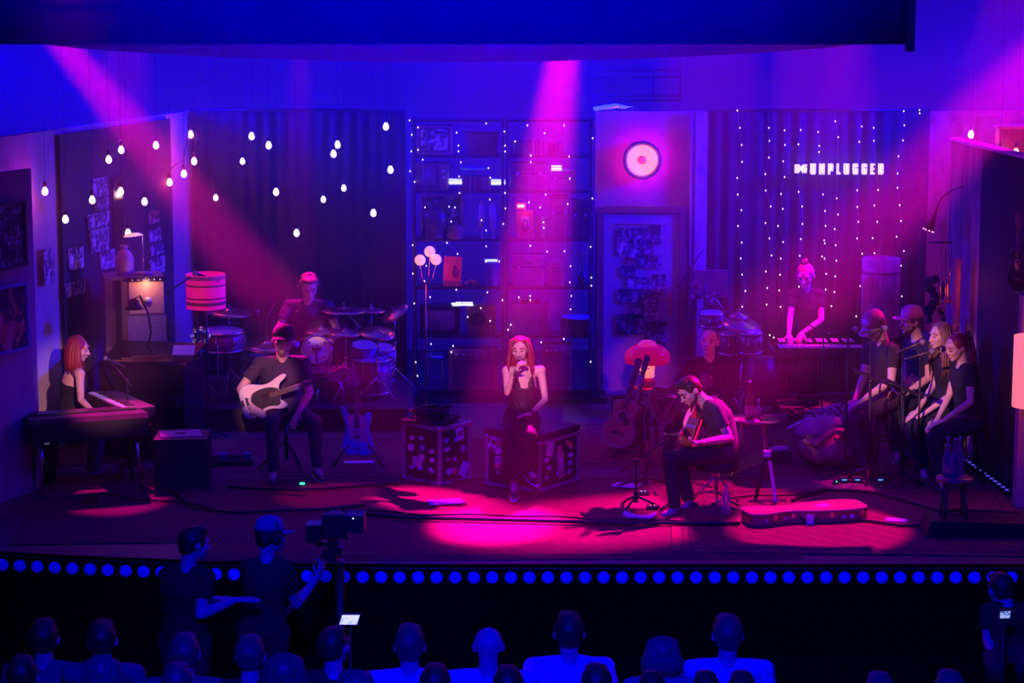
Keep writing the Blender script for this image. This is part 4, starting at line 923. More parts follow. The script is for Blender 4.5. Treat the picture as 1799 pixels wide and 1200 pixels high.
c = at(455, 640, 6.4); drum(c, (.05, -.1, 1), .18, .15, red, hdm, 'snare drum half hidden behind the bass player', 8, 'snare_drum'); stand(c.x, c.y, RZ, c.z - .08, 'snare stand behind the bass player', 'snare_stand')
c = at(557, 619, 6.0); t = drum(c, (.05, -.92, .40), .152, .2, M('tom_band', (.7, .1, .3), .3), wht, 'rack tom with a bright white front head', 6, 'rack_tom')
q = V((.05, -.92, .40)).to_track_quat('Z', 'Y').to_matrix()
mb = MB()
mb.box(q @ V((.0, -.03, .115)), (.02, .03, .02), q); mb.box(q @ V((0, .0, .122)), (.085, .03, .02), q); mb.box(q @ V((-.04, .012, .122)), (.016, .035, .02), q); mb.box(q @ V((.04, .012, .122)), (.016, .035, .02), q); mb.tube([q @ V((0, 0, .125)), q @ V((.0, -.10, .125)), q @ V((.01, -.2, .11))], .011, 8); mb.build('tom_mount', black, t)
MB().ell(q @ V((0, .045, .12)), (.016, .016, .016)).build('badge', chrome, t)
for sx in (-1, 1):
    for sy in (-1, 1): MB().ell(q @ V((sx * .085, sy * .08, .112)), .017, n=10, m=7).build('claw', chrome, t)
stand(c.x + .02, 6.15, RZ, c.z - .12, 'stand holding the white rack tom', 'tom_stand')
c = at(563, 690, 6.2); drum(c, (.05, -1, .02), .25, .36, red, M('bass_head', (.06, .05, .08), .4), 'bass drum lying on its side under the white tom', 8, 'bass_drum')
for px, py, w_, Y, l in [(640, 622, 44, 6.4, 'middle rack tom right of the white one'), (672, 626, 40, 6.5, 'right rack tom of the kit')]:
    c = at(px, py, Y); drum(c, (.05, -.25, 1), w_ / 2 / ppm(Y), .22, M('shell_smoky', (.4, .15, .3), .25), hdm, l, 6, 'rack_tom'); stand(c.x, Y + .02, RZ, c.z - .10, 'stand under the ' + l, 'tom_stand')
c = at(655, 690, 6.3); drum((c.x, 6.3, .52), (0, -.05, 1), .2, .36, red, hdm, 'deep floor tom at the right of the kit, behind the blue guitar', 8, 'floor_tom', legs=RZ)
t = thing('drum_throne', 'round black drum throne under the drummer', 'stool', (at(543, 640, 7.15).x, 7.15, RZ)); MB().lathe([(0, .44), (.17, .44), (.19, .47), (.18, .52), (0, .53)], n=28).build('seat', dark, t); MB().cyl((0, 0, .1), (0, 0, .45), .02).build('post', chrome, t)
for k in range(3): a = k * 2.09 + .4; MB().tube([(0, 0, .25), (.25 * cos(a), .25 * sin(a), .012)], .01).build('leg', chrome, t)
# tambourine with jingles and small percussion at the left of the kit
c = at(352, 590, 5.9); t = thing('tambourine', 'tambourine with glittering jingles clamped at the left of the kit', 'tambourine', c)
q = MX.Rotation(.9, 3, 'X'); MB().lathe([(.085, -.02), (.095, -.02), (.095, .02), (.085, .02), (.085, -.02)], n=28, rot=q).build('frame', red, t)
for k in range(8): a = k * pi / 4; MB().cyl(q @ V((.09 * cos(a), .09 * sin(a), -.006)), q @ V((.09 * cos(a), .09 * sin(a), .006)), .022, n=12).build('jingle', M('jingle_glint', (.9, .9, .95), .1, 1, emit=.25, ecol=(.6, .6, 1)), t)  # slight emission on the jingles imitates glints
stand(c.x, c.y + .02, RZ if c.y > 5.7 else 0, c.z - .08, 'thin stand carrying the tambourine', 'percussion_stand')
# overhead microphone and drum microphones
mic_stand(at(350, 760, 5.4).x, 5.4, 1.66, at(345, 483, 5.3), 'tall microphone stand in front of the striped lamp', tail=.1)
p = at(345, 481, 5.3); mic(p, (-.9, -.2, .35), 'long dark microphone hung over the left of the drum kit', 1.3)
mic_stand(at(255, 760, 5.2).x, 5.15, at(0, 545, 5.2).z, at(334, 487, 5.2), 'boom stand reaching up from the piano to the striped lamp', tail=.35, thick=.013)
c = at(453, 556, 6.7); mic(at(452, 549, 6.6), (-.1, 0, 1), 'slim microphone standing upright left of the drummer'); mic_stand(at(470, 700, 6.7).x, 6.7, .85, at(459, 571, 6.6), 'stand of the slim upright microphone left of the drummer', z0=RZ)

# ---------------------------------------------------------------- keyboards and piano
rh = thing('electric_piano', 'black electric stage piano on four legs at the front left', 'electric piano', (0, 0, 0))
f0, f1 = gnd(40, 885), gnd(243, 885)
A = at(37, 745, 2.35); B = at(246, 722, 2.75)
A = V((A.x, 2.35, .80)); B = V((B.x, 2.75, .80)); ang = math.atan2(B.y - A.y, B.x - A.x); L = (B - A).length
rh.location = ((A.x + B.x) / 2, (A.y + B.y) / 2 + .22, 0); rh.rotation_euler = (0, 0, ang)
tol = M('tolex_black', (.022, .018, .025), .6, bump=.2, scale=80)
mb = MB(); mb.prism([(-.25, 0), (.25, 0), (.25, .12), (.14, .20), (-.20, .22), (-.25, .18)], L, MX.Translation((0, 0, .55)) @ MX.Rotation(pi / 2, 4, 'Z'), bev=.01); mb.build('case', tol, rh)
MB().box((0, .14, .765), (L * .9, .16, .012)).build('name_rail', dmetal, rh)
for s in (-1, 1):
    MB().box((s * (L / 2 + .012), 0, .60), (.02, .40, .10), bev=.005).build('end_cap', black, rh)
    for y in (-.18, .18): MB().cyl((s * (L / 2 - .12), y, .55), (s * (L / 2 - .08), y * 1.15, 0), .018, .014).build('leg', chrome if y < 0 else dmetal, rh)
MB().tube([(-L / 2 + .11, -.18, .3), (L / 2 - .11, -.18, .3)], .008).build('cross_brace', dmetal, rh)
t = thing('sustain_pedal', 'sustain pedal on the floor beneath the electric piano', 'pedal', (at(160, 880, 2.3).x, 2.3, 0)); MB().box((0, 0, .03), (.1, .2, .06), bev=.01).build('pedal_body', black, t); MB().box((0, -.12, .05), (.05, .1, .015)).build('pedal_plate', chrome, t)
# digital piano whose white keys catch the light
kA, kB = at(164, 691, 4.0), at(226, 719, 3.05); kA.z = kB.z = .80
kA = gnd(166, 690, .76); kB = gnd(226, 717, .76)
d = kB - kA; L = max(.9, d.length); ang = math.atan2(d.y, d.x); c = (kA + kB) / 2
t = thing('digital_piano', 'dark digital piano whose white keys catch pink light, beside the pianist', 'keyboard', (c.x, c.y, 0), ang)
MB().box((0, .09, .715), (L + .08, .34, .09), bev=.008).build('case', M('keyboard_body', (.06, .03, .06), .5), t)
mb = MB(); n = 28
for k in range(n): mb.box((-L / 2 + L * (k + .5) / n, -.0, .766), (L / n * .9, .13, .012))
mb.build('white_keys', white, t); mb = MB()
for k in range(n - 1):
    if k % 7 not in (2, 6): mb.box((-L / 2 + L * (k + 1) / n, .03, .776), (L / n * .5, .08, .012))
mb.build('black_keys', black, t)
for s in (-1, 1): MB().tube([(s * L * .36, -.05, .68), (s * L * .30, .2, .01)], .014).build('leg', dmetal, t); MB().tube([(s * L * .36, .2, .68), (s * L * .40, -.1, .01)], .014).build('leg', dmetal, t)
# dark upright piano with open top behind
pz = thing('upright_piano', 'black piano with open lid between the pianist and the drums', 'piano', (at(268, 700, 4.55).x, 4.55, 0), R(-12))
pblk = M('piano_black', (.012, .01, .015), .18)
MB().box((0, 0, .50), (.92, .62, 1.0), bev=.012).build('case', pblk, pz)
MB().box((.0, -.36, .62), (.88, .22, .10), bev=.01).build('key_bed', pblk, pz)
MB().box((0, .08, 1.05), (.94, .5, .025), MX.Rotation(.25, 3, 'X')).build('lid', pblk, pz)
for k in range(3): MB().box((-.1 + .1 * k, -.30 + .03 * k, 1.02 + .02 * k), (.42, .02, .014), MX.Rotation(.2, 3, 'Z')).build('lid_reflection', M('reflection_gold', (.6, .3, .2), .3, .8), pz)  # thin strips laid on to imitate reflections in the lid
one('sheet_music', MB().box((0, 0, 0), (.22, .16, .006), MX.Rotation(.5, 3, 'X')), paper, 'loose sheet of music on the lid of the black piano', 'sheet', (at(322, 632, 4.4).x, 4.45, 1.10))
# flight case drum box with lit top
c = gnd(322, 860); t = thing('black_box', 'plain black cube case with a pale top left of the bass player', 'case', (at(322, 820, 3.1).x, 3.1, 0), R(3))
zt = at(0, 772, 2.85).z; MB().box((0, 0, zt / 2), (.52, .5, zt), bev=.012).build('box_body', tol, t); MB().box((-.02, 0, zt + .006), (.40, .32, .01), .15).build('top_sheet', M('pink_card', (.55, .25, .45), .7), t)
MB().box((-.02, 0, zt + .014), (.1, .05, .006), bev=.002).build('recess_handle', black, t)
# low rack with amplifiers at the very left
t = thing('amp_rack', 'low sloping black rack with lit switches at the far left floor', 'amplifier rack', (at(18, 830, 3.0).x, 3.2, 0), R(28))
MB().prism([(-.3, 0), (.35, 0), (.35, .62), (-.3, .45)], .4, MX.Rotation(0, 4, 'Z')).build('rack_body', black, t)
for k in range(5): MB().box((-.22 + .12 * k, -.206, .30 + .025 * k), (.07, .012, .03)).build('switch', M('switch_lit', (.5, .5, .6), .4, emit=.25, ecol=(.5, .5, 1)), t)
# boom mic of the pianist
mic(at(188, 631, 3.9), (-.85, -.3, .45), 'microphone pointing at the face of the pianist'); mic_stand(at(226, 880, 3.4).x, 3.5, .95, at(193, 634, 3.85), 'boom microphone stand right of the pianist', tail=.12)
# bench under pianist
t = thing('piano_bench', 'dark bench under the pianist', 'bench', (at(128, 740, 3.7).x, 3.75, 0)); MB().box((0, 0, .47), (.5, .34, .08), bev=.02).build('seat', dark, t)
for sx in (-1, 1):
    for sy in (-1, 1): MB().cyl((sx * .2, sy * .13, .44), (sx * .21, sy * .14, 0), .016).build('leg', black, t)

# ---------------------------------------------------------------- flight cases
stick = [M('sticker_%d' % i, c, .6, var=.25, scale=30) for i, c in enumerate([(.75, .7, .8), (.8, .2, .25), (.3, .3, .7), (.7, .5, .55), (.9, .9, .9)])]
def flight_case(c0, cl, cr_, h, label, cushion, seeds, marks=None):
    """c0 front corner, cl left back corner, cr_ right back corner on the floor"""
    c0, cl, cr_ = V((*c0, 0)), V((*cl, 0)), V((*cr_, 0)); a = (c0 - cl); wl = a.length; ang = math.atan2(a.y, a.x); wr = (cr_ - c0).length
    x = a.normalized(); y = V((-x.y, x.x, 0)); ctr = cl + x * wl / 2 + y * wr / 2
    t = thing('flight_case', label, 'flight case', ctr, ang)
    MB().box((0, 0, h / 2 + .01), (wl - .02, wr - .02, h - .03)).build('panel_box', M('case_panel', (.03, .02, .03), .5), t)
    rail = M('case_rail', (.42, .36, .40), .45, .3); mb = MB(); e = .035
    for sx in (-1, 1):
        for sy in (-1, 1): mb.box((sx * (wl / 2 - e / 2), sy * (wr / 2 - e / 2), h / 2), (e, e, h))
    for z in (.02, h - .02):
        for s in (-1, 1): mb.box((0, s * (wr / 2 - e / 2), z), (wl, e * 1.02, e)); mb.box((s * (wl / 2 - e / 2), 0, z), (e * 1.02, wr, e))
    mb.build('aluminium_edge', rail, t)
    for sx in (-1, 1):
        for sy in (-1, 1):
            for z in (.015, h - .015): MB().ell((sx * (wl / 2 - .012), sy * (wr / 2 - .012), z), .03, n=10, m=7).build('ball_corner', chrome, t)
    r_ = random.Random(seeds)
    for face, wd in ((0, wl), (1, wr)):
        cols = 3; rows = 4
        for i in range(cols):
            for j in range(rows):
                if r_.random() < .15: continue
                u = (-.5 + (i + .5) / cols) * (wd - .12) + r_.uniform(-.02, .02); z = .09 + (h - .18) * (j + .5) / rows + r_.uniform(-.015, .015)
                s = r_.uniform(.045, .075); mb = MB()
                kind = r_.randrange(3); poly = rect(-s / 2, -s / 2, s / 2, s / 2) if kind == 0 else [(s * .5 * cos(q), s * (.5 if kind == 1 else .3) * sin(q)) for q in [2 * pi * k / 14 for k in range(14)]]
                q = MX.Translation((u, -wr / 2 + .004, z)) if face == 0 else MX.Rotation(pi / 2, 4, 'Z') @ MX.Translation((u, -wl / 2 + .004, z))
                mb.prism(poly, .012, q @ MX.Rotation(r_.uniform(-.5, .5), 4, 'Y')); mb.build('sticker', stick[r_.randrange(5)], t)
    for fc_, u, z, w_, h_, rt, m_ in (marks or []):
        q = MX.Translation((u, -wr / 2 - .002, z)) if fc_ == 0 else MX.Rotation(pi / 2, 4, 'Z') @ MX.Translation((u, -wl / 2 - .002, z))
        MB().prism(rect(-w_ / 2, -h_ / 2, w_ / 2, h_ / 2), .012, q @ MX.Rotation(rt, 4, 'Y')).build('sticker', m_, t)
    t['_w'] = (wl, wr)
    if cushion:
        MB().box((0, 0, h + .035), (wl + .02, wr + .01, .07), bev=.025).build('cushion', M('cushion_black', (.05, .02, .035), .55, bump=.2), t)
    return t, ang
flight_case((-.70, 2.97), (-1.08, 3.32), (-.50, 3.36), .58, 'tall sticker-covered flight case left of the singer', False, 3, [(1, .06, .48, .10, .12, -.15, stick[4]), (1, .06, .485, .075, .05, -.15, stick[1]), (1, .12, .12, .09, .15, .5, stick[4]), (0, -.05, .20, .12, .10, .05, stick[3])])
fc, _ = flight_case((.26, 2.68), (-.26, 3.05), (.60, 3.28), .50, 'wide sticker-covered flight case the singer sits on', True, 11, [(0, -.22, .42, .09, .12, .5, stick[4]), (0, -.08, .435, .24, .05, 0, stick[1]), (0, -.15, .27, .09, .07, 0, stick[4]), (1, .02, .22, .10, .26, -.1, M('sticker_kraft', (.6, .35, .3), .6)), (1, .02, .24, .06, .10, -.1, stick[4]), (1, .16, .40, .12, .04, .5, M('sticker_orange', (.9, .25, .12), .6)), (1, -.16, .40, .10, .14, .2, stick[3])])
def text_on(parent, txt, size, mx, mat, name='lettering'):
    cu = bpy.data.curves.new(name, 'FONT'); cu.body = txt; cu.size = size; cu.extrude = .001; cu.align_x = 'CENTER'; cu.align_y = 'CENTER'
    o = bpy.data.objects.new(name, cu); C.objects.link(o); me = bpy.data.meshes.new_from_object(o); bpy.data.objects.remove(o)
    me.transform(mx @ MX.Rotation(pi / 2, 4, 'X')); me.materials.clear(); me.materials.append(mat); o = bpy.data.objects.new(name, me); C.objects.link(o); o.parent = parent; return o
text_on(fc, '22', .06, MX.Translation((-.15, -fc['_w'][1] / 2 - .0105, .27)), black)
mb = MB(); mb.prism([(0, -.03), (.03, .005), (.028, .022), (.014, .027), (0, .015), (-.014, .027), (-.028, .022), (-.03, .005)], .014, MX.Translation((-.215, -fc['_w'][1] / 2 - .004, .435)) @ MX.Rotation(.5, 4, 'Y')); mb.prism(rect(-.03, -.012, .03, .004), .014, MX.Translation((-.225, -fc['_w'][1] / 2 - .004, .385)) @ MX.Rotation(.5, 4, 'Y')); mb.build('sticker_print', black, fc)
# cable heap on left case
mb = MB(); r_ = random.Random(5)
for k in range(9):
    pts = [(-.80 + .20 * cos(a * 1.3 + k) * (.6 + .05 * k), 3.28 + .16 * sin(a * 1.1 + k * 2), .60 + .012 * k + .03 * abs(sin(a * 2 + k))) for a in [q * .5 for q in range(12)]]; mb.tube(pts, .012)
one('cable_heap', mb, black, 'heap of black cables and cloth lying on the tall flight case', 'cables')
one('cloth_cover', MB().box((-.80, 3.33, .60), (.46, .44, .035), R(-20), bev=.015), dark, 'black cloth folded over the top of the tall flight case', 'cloth')

# ---------------------------------------------------------------- right centre: table, stools, stands, case
def tripod_stool(x, y, h, r, label, m=None):
    t = thing('drum_stool', label, 'stool', (x, y, 0)); MB().lathe([(0, h - .09), (r * .93, h - .09), (r, h - .07), (r, h - .02), (r * .93, h), (0, h + .004)], n=36).build('seat', m or dark, t)
    MB().cyl((0, 0, .12), (0, 0, h - .08), .022).build('post', chrome, t); MB().cyl((0, 0, h - .16), (0, 0, h - .08), .035).build('collar', chrome, t)
    for k in range(3):
        a = .5 + k * 2 * pi / 3; MB().tube([(0, 0, .30), (.18 * cos(a), .18 * sin(a), .10), (.25 * cos(a), .25 * sin(a), .012)], .010).build('leg', chrome, t); MB().tube([(0, 0, .13), (.18 * cos(a), .18 * sin(a), .10)], .007).build('brace', chrome, t)
    return t
p = gnd(1256, 892); tripod_stool(at(1258, 860, 2.15).x, 2.15, .44, .20, 'round black drum stool under the front guitarist')
# chair of the bald guitarist
t = thing('wooden_chair', 'wooden chair with pale legs under the bald guitarist', 'chair', (at(1240, 800, 4.35).x, 4.35, 0)); MB().box((0, 0, .44), (.46, .44, .05), bev=.015).build('seat', M('chair_wood', (.6, .25, .15), .4), t)
for sx in (-1, 1):
    for sy in (-1, 1): MB().cyl((sx * .19, sy * .18, .43), (sx * .24, sy * .23, 0), .02, .014).build('leg', M('chair_wood', (0, 0, 0)), t)
MB().box((.0, .24, .78), (.42, .03, .30), MX.Rotation(-.12, 3, 'X'), bev=.01).build('backrest', M('chair_wood', (0, 0, 0)), t)
for s in (-1, 1): MB().cyl((s * .19, .2, .44), (s * .19, .24, .75), .014).build('back_post', M('chair_wood', (0, 0, 0)), t)
# side table
Yt = 3.4; zt = .60; x = at(1330, 735, Yt).x
t = thing('side_table', 'low side table with a pale red top between the guitarists and singers', 'table', (x, Yt, 0)); MB().lathe([(0, zt - .03), (.24, zt - .03), (.26, zt - .015), (.26, zt), (0, zt)], n=40).build('tabletop', M('table_top', (.55, .22, .25), .3), t)
for k in range(3): a = -1.2 + k * 2.1; MB().cyl((.13 * cos(a), .13 * sin(a), zt - .02), (.24 * cos(a), .24 * sin(a), 0), .02, .014).build('leg', M('chair_wood', (0, 0, 0)), t)
p = at(1316, 727, Yt - .03); t = thing('swing_top_bottle', 'swing-top bottle with a bright red label on the side table', 'bottle', (p.x, Yt - .08, zt)); h = at(0, 670, Yt).z - zt
MB().lathe([(0, 0), (.042, 0), (.045, .01), (.045, h * .52), (.038, h * .62), (.018, h * .80), (.015, h * .95), (.018, h), (0, h)], n=24).build('bottle_body', M('bottle_amber', (.30, .06, .06), .1), t)
MB().lathe([(.0462, h * .14), (.0462, h * .40)], n=24).build('paper_label', M('label_red', (.95, .25, .28), .6), t); MB().ell((0, 0, h + .008), .016, n=10, m=7).build('stopper', white, t)
p = at(1333, 727, Yt); t = thing('small_bottle', 'small clear bottle with a stopper right behind the big one', 'bottle', (p.x, Yt + .03, zt)); MB().lathe([(0, 0), (.038, 0), (.04, .08), (.02, .10), (.012, .12), (.012, .16), (0, .16)], n=20).build('bottle_body', M('clear_pink', (.5, .2, .3), .1), t); MB().cyl((0, 0, .16), (0, 0, .18), .014).build('stopper', white, t)
p = at(1348, 722, Yt); t = thing('mug', 'dark mug with a pale rim on the side table', 'mug', (p.x, Yt + .06, zt)); MB().lathe([(0, 0), (.04, 0), (.043, .09), (.038, .09), (.036, .01), (0, .01)], n=24).build('mug_body', M('mug_dark', (.06, .02, .05), .3), t); MB().tube([(.04, 0, .07), (.065, 0, .06), (.065, 0, .03), (.04, 0, .02)], .006).build('handle', M('mug_dark', (0, 0, 0)), t)
MB().lathe([(.037, .091), (.044, .091)], n=24).build('rim', white, t)
p = at(1352, 730, Yt - .05); one('folded_cloth', MB().box((0, 0, .016), (.26, .16, .032), .12, bev=.014).box((.02, .0, .04), (.22, .13, .02), .2, bev=.009), M('cloth_plum', (.16, .05, .1), .9, bump=.4), 'folded plum cloth lying on the right of the side table', 'cloth', (p.x + .02, Yt - .1, zt))
one('table_papers', MB().box((0, 0, 0), (.18, .13, .008), .3).box((.03, .02, .012), (.14, .1, .008), -.2), M('magazine', (.8, .5, .55), .5), 'bright papers on the floor shelf behind the side table', 'papers', (at(1366, 780, 4.2).x, 4.15, .13))
one('low_crate', MB().box((0, 0, .06), (.26, .2, .12), bev=.01), black, 'low dark crate carrying the papers behind the side table', 'crate', (at(1366, 790, 4.2).x, 4.15, 0))
# folding footstand in front of the table
p = gnd(1346, 884); t = thing('folding_stand', 'folded A-shaped music stand with a pale slab side, before the side table', 'stand', (at(1345, 850, 2.3).x, 2.3, 0)); H = at(0, 797, 2.3).z
MB().tube([(-.10, 0, .01), (-.02, 0, H * .7), (.0, 0, H)], .016).build('leg', black, t); MB().box((.065, -.02, H * .42), (.03, .05, H * .86), MX.Rotation(-.16, 3, 'Y')).build('leg', M('slab_pink', (.7, .5, .65), .5), t); MB().tube([(.11, .02, .01), (.03, .02, H * .8)], .014).build('leg', black, t)
MB().box((.01, 0, H), (.07, .06, .06), bev=.01).build('hinge', M('slab_pink', (.7, .5, .65)), t); MB().box((.02, 0, .012), (.36, .06, .02), R(8)).build('foot_bar', black, t)
# tall black mic stands of the front guitarist
mic_stand(at(1117, 895, 2.05).x, 2.05, at(0, 810, 2.05).z, at(1183, 764, 1.95), 'boom stand left of the front guitarist', tail=.18, thick=.012, legs=.22)
mic(at(1196, 764, 1.95), (1, .0, -.02), 'slim silver microphone aimed at the front guitar', .8)
mic_stand(at(1135, 860, 2.85).x, 2.85, at(0, 780, 2.85).z, at(1186, 700, 2.9), 'second boom stand behind, aimed at the bald guitarist', tail=.25, thick=.010, legs=.3, rot=.8)
mic(at(1182, 698, 2.9), (1, .1, .08), 'slim microphone aimed at the guitar of the bald man', .7)
for px, py, l in [(1130, 870, 'tuner pedal with a green light by the stands'), (1146, 895, 'small orange-lit effects pedal at the feet of the front guitarist')]:
    q = gnd(px, py); t = thing('effects_pedal', l, 'pedal', q); MB().box((0, 0, .02), (.11, .09, .04), bev=.008).build('pedal_body', dmetal, t); MB().box((0, -.01, .042), (.05, .02, .006)).build('display', M('led_' + ('g' if py == 870 else 'o'), (.1, .8, .3) if py == 870 else (1, .3, .1), .5, emit=.7), t); MB().cyl((0, -.03, .04), (0, -.03, .052), .01).build('foot_switch', chrome, t)
# guitar case
a, b = gnd(1312, 930), gnd(1520, 915)
t = thing('guitar_case', 'brown hard guitar case lying shut at the front right', 'guitar case', ((a.x + b.x) / 2, (a.y + b.y) / 2 + .16, 0), math.atan2(b.y - a.y, b.x - a.x))
L = (b - a).length; k = L / 1.02
def cp(x, w_): return (x * L - L / 2, w_)
cs = [cp(0, .0), cp(.0, .11), cp(.03, .15), cp(.12, .165), cp(.22, .14), cp(.32, .105), cp(.42, .12), cp(.52, .165), cp(.7, .195), cp(.86, .20), cp(.96, .17), cp(1, .10), cp(1, 0)]
out = smoothp(cs + [(x, -y * 1.0) for x, y in reversed(cs[1:-1])], 1)
qx = MX.Rotation(pi / 2, 4, 'X')
cm = M('case_leather', (.40, .13, .09), .45, bump=.3, scale=50)
MB().prism([(x, -z) for x, z in out], .13, MX.Translation((0, 0, .067)) @ qx, bev=.012).build('case_body', cm, t)
mb = MB(); mb.tube([(x * 1.005, z * 1.005, .095) for x, z in out + out[:1]], .005, 5); mb.build('lid_seam', brass, t)
mb = MB(); mb.tube([(x * 1.0, z * 1.0, .128) for x, z in out + out[:1]], .004, 5); mb.build('piping', M('piping_pale', (.7, .5, .5), .6), t)
def cw(xf):  # local half width of the case at fraction xf
    i = max(j for j in range(len(cs)) if (cs[j][0] + L / 2) / L <= xf + 1e-6 and j < len(cs) - 1); a0, b0 = cs[i], cs[i + 1]; u = ((xf - .5) * L - a0[0]) / max(1e-6, b0[0] - a0[0]); return a0[1] + (b0[1] - a0[1]) * min(1, max(0, u))
for xf in (.2, .36, .66, .92): MB().box(((xf - .5) * L, -cw(xf) - .004, .09), (.035, .014, .05), bev=.003).build('latch', chrome, t)
MB().tube([(-.10, -.125, .07), (-.08, -.17, .05), (.04, -.18, .05), (.06, -.15, .07)], .012).build('handle', black, t)
for xf, m, w_ in ((.30, 1, .10), (.76, 3, .05), (.83, 0, .04), (.12, 3, .02)): MB().box(((xf - .5) * L, -cw(xf) - .002, .065), (w_, .008, .035)).build('sticker', stick[m], t)
MB().box((.18, 0, .134), (.12, .09, .004), .1).build('sticker', stick[0], t)
MB().box((-.03, -.20, .055), (.07, .006, .10), MX.Rotation(.05, 3, 'Y')).build('luggage_tag', paper, t)
# glass bottle with water by the stool
q = gnd(1275, 905); t = thing('water_carafe', 'clear glass bottle standing on the floor right of the drum stool', 'bottle', q); MB().lathe([(0, 0), (.045, 0), (.047, .16), (.02, .22), (.016, .28), (.019, .29)], n=20).build('bottle_body', M('clear_glass', (.9, .8, .9), .05, trans=.8), t)
# lumpy leather beanbag, cushions
_ts = bpy.data.scenes.new('workshop')   # scratch scene for baking modifiers, removed at the end
def blob(name, prims, mats, parent=None, voxel=.012, smooth=4, bumpy=0, seed=0):
    """union of primitives as one continuous surface"""
    o = prims.build('tmp', mats if isinstance(mats, list) else [mats])
    C.objects.unlink(o); _ts.collection.objects.link(o)
    if len(prims.v) < 2500: q = o.modifiers.new('q', 'SUBSURF'); q.subdivision_type = 'SIMPLE'; q.levels = 2
    m = o.modifiers.new('r', 'REMESH'); m.mode = 'VOXEL'; m.voxel_size = voxel; m.use_smooth_shade = True
    s = o.modifiers.new('s', 'SMOOTH'); s.factor = .5; s.iterations = smooth
    _ts.view_layers[0].update(); dg = _ts.view_layers[0].depsgraph; me = bpy.data.meshes.new_from_object(o.evaluated_get(dg), depsgraph=dg)
    me.name = name; bpy.data.objects.remove(o)
    if bumpy:
        from mathutils import noise
        nn = [v.normal.copy() for v in me.vertices]; cc = [v.co.copy() for v in me.vertices]; fl = []
        for p, q in zip(cc, nn): fl.extend(p + q * (bumpy * noise.noise(p * 9 + V((seed, seed * 2, 0)))))
        me.vertices.foreach_set('co', fl); me.update()
    for p in me.polygons: p.use_smooth = True
    if not me.materials: me.materials.append(mats if not isinstance(mats, list) else mats[0])
    r = bpy.data.objects.new(name, me); C.objects.link(r)
    if parent is not None: r.parent = parent
    return r
# beanbag
c = gnd(1450, 838); bm_ = M('beanbag_leather', (.48, .20, .12), .5, bump=.3, scale=20); t = thing('leather_beanbag', 'lumpy brown beanbag with folded rolls in front of the singers', 'beanbag', (at(1452, 790, 3.9).x, 3.95, 0))
mb = MB(); mb.ell((.02, 0, .17), (.33, .28, .17)); mb.ell((.0, .02, .24), (.28, .24, .14)); blob('lower_bag', mb, bm_, t, .015, 6, .015)
mb = MB(); mb.ell((-.10, .02, .38), (.20, .18, .12)); mb.ell((.04, .05, .42), (.17, .16, .09)); mb.ell((-.24, -.02, .36), (.09, .09, .08)); blob('upper_roll', mb, M('beanbag_pale', (.55, .25, .32), .55, bump=.3), t, .012, 4, .02, 3)
mb = MB(); mb.tube([(-.25, -.20, .30), (-.14, -.28, .27), (-.05, -.26, .34), (.06, -.22, .40), (.2, -.20, .38), (.29, -.16, .30)], .035, 10); blob('fold_ridge', mb, bm_, t, .012, 3, .01, 8)
MB().box((-.33, -.02, .42), (.16, .06, .006), MX.Rotation(-.5, 3, 'Y')).build('loose_flap', paper, t)
# striped cushion and round pouf
c = at(1452, 712, 4.9); t = thing('zebra_cushion', 'square cushion with zebra stripes leaning behind the beanbag', 'cushion', (c.x, 4.75, 0))
def fn(u, v):
    a, b = 2 * u - 1, 2 * v - 1; return (a * .21 * (1 - .06 * b * b), 0, b * .21 * (1 - .06 * a * a))
zm = bpy.data.materials.new('zebra'); zm.use_nodes = True; nt = zm.node_tree; b_s = nt.nodes['Principled BSDF']; b_s.inputs['Roughness'].default_value = .9
wv = nt.nodes.new('ShaderNodeTexWave'); wv.inputs['Scale'].default_value = 7; wv.inputs['Distortion'].default_value = 6; wv.inputs['Detail'].default_value = 1; wv.bands_direction = 'DIAGONAL'
tc = nt.nodes.new('ShaderNodeTexCoord'); crr = nt.nodes.new('ShaderNodeValToRGB'); crr.color_ramp.elements[0].color = (.12, .04, .08, 1); crr.color_ramp.elements[1].color = (.6, .35, .5, 1); crr.color_ramp.elements[0].position = .45; crr.color_ramp.elements[1].position = .55
nt.links.new(tc.outputs['Object'], wv.inputs[0]); nt.links.new(wv.outputs['Fac'], crr.inputs[0]); nt.links.new(crr.outputs[0], b_s.inputs['Base Color'])
n = 16; vs = []; fs = []
for side in (-1, 1):
    for j in range(n + 1):
        for i in range(n + 1):
            a, b = 2 * i / n - 1, 2 * j / n - 1; th = .075 * (1 - a ** 4) ** .5 * (1 - b ** 4) ** .5 if abs(a) < 1 and abs(b) < 1 else 0
            vs.append((a * .22 * (1 - .08 * (1 - b * b) * abs(a)), side * th, b * .22 * (1 - .08 * (1 - a * a) * abs(b))))
    o_ = 0 if side < 0 else (n + 1) ** 2
    fs += [(o_ + j * (n + 1) + i, o_ + j * (n + 1) + i + 1, o_ + (j + 1) * (n + 1) + i + 1, o_ + (j + 1) * (n + 1) + i)[::-side] for j in range(n) for i in range(n)]
mb = MB(); q = MX.Rotation(-.35, 3, 'X') @ MX.Rotation(-.25, 3, 'Y'); mb.add([q @ V(v) + V((0, 0, .25)) for v in vs], fs); mb.build('cushion_cover', zm, t)
one('round_pouf', MB().lathe([(0, 0), (.20, 0), (.25, .08), (.25, .22), (.2, .32), (0, .34)], n=32), M('pouf_plum', (.2, .08, .14), .8), 'round plum pouf behind the zebra cushion', 'pouf', (at(1492, 690, 5.4).x, 5.35, 0))

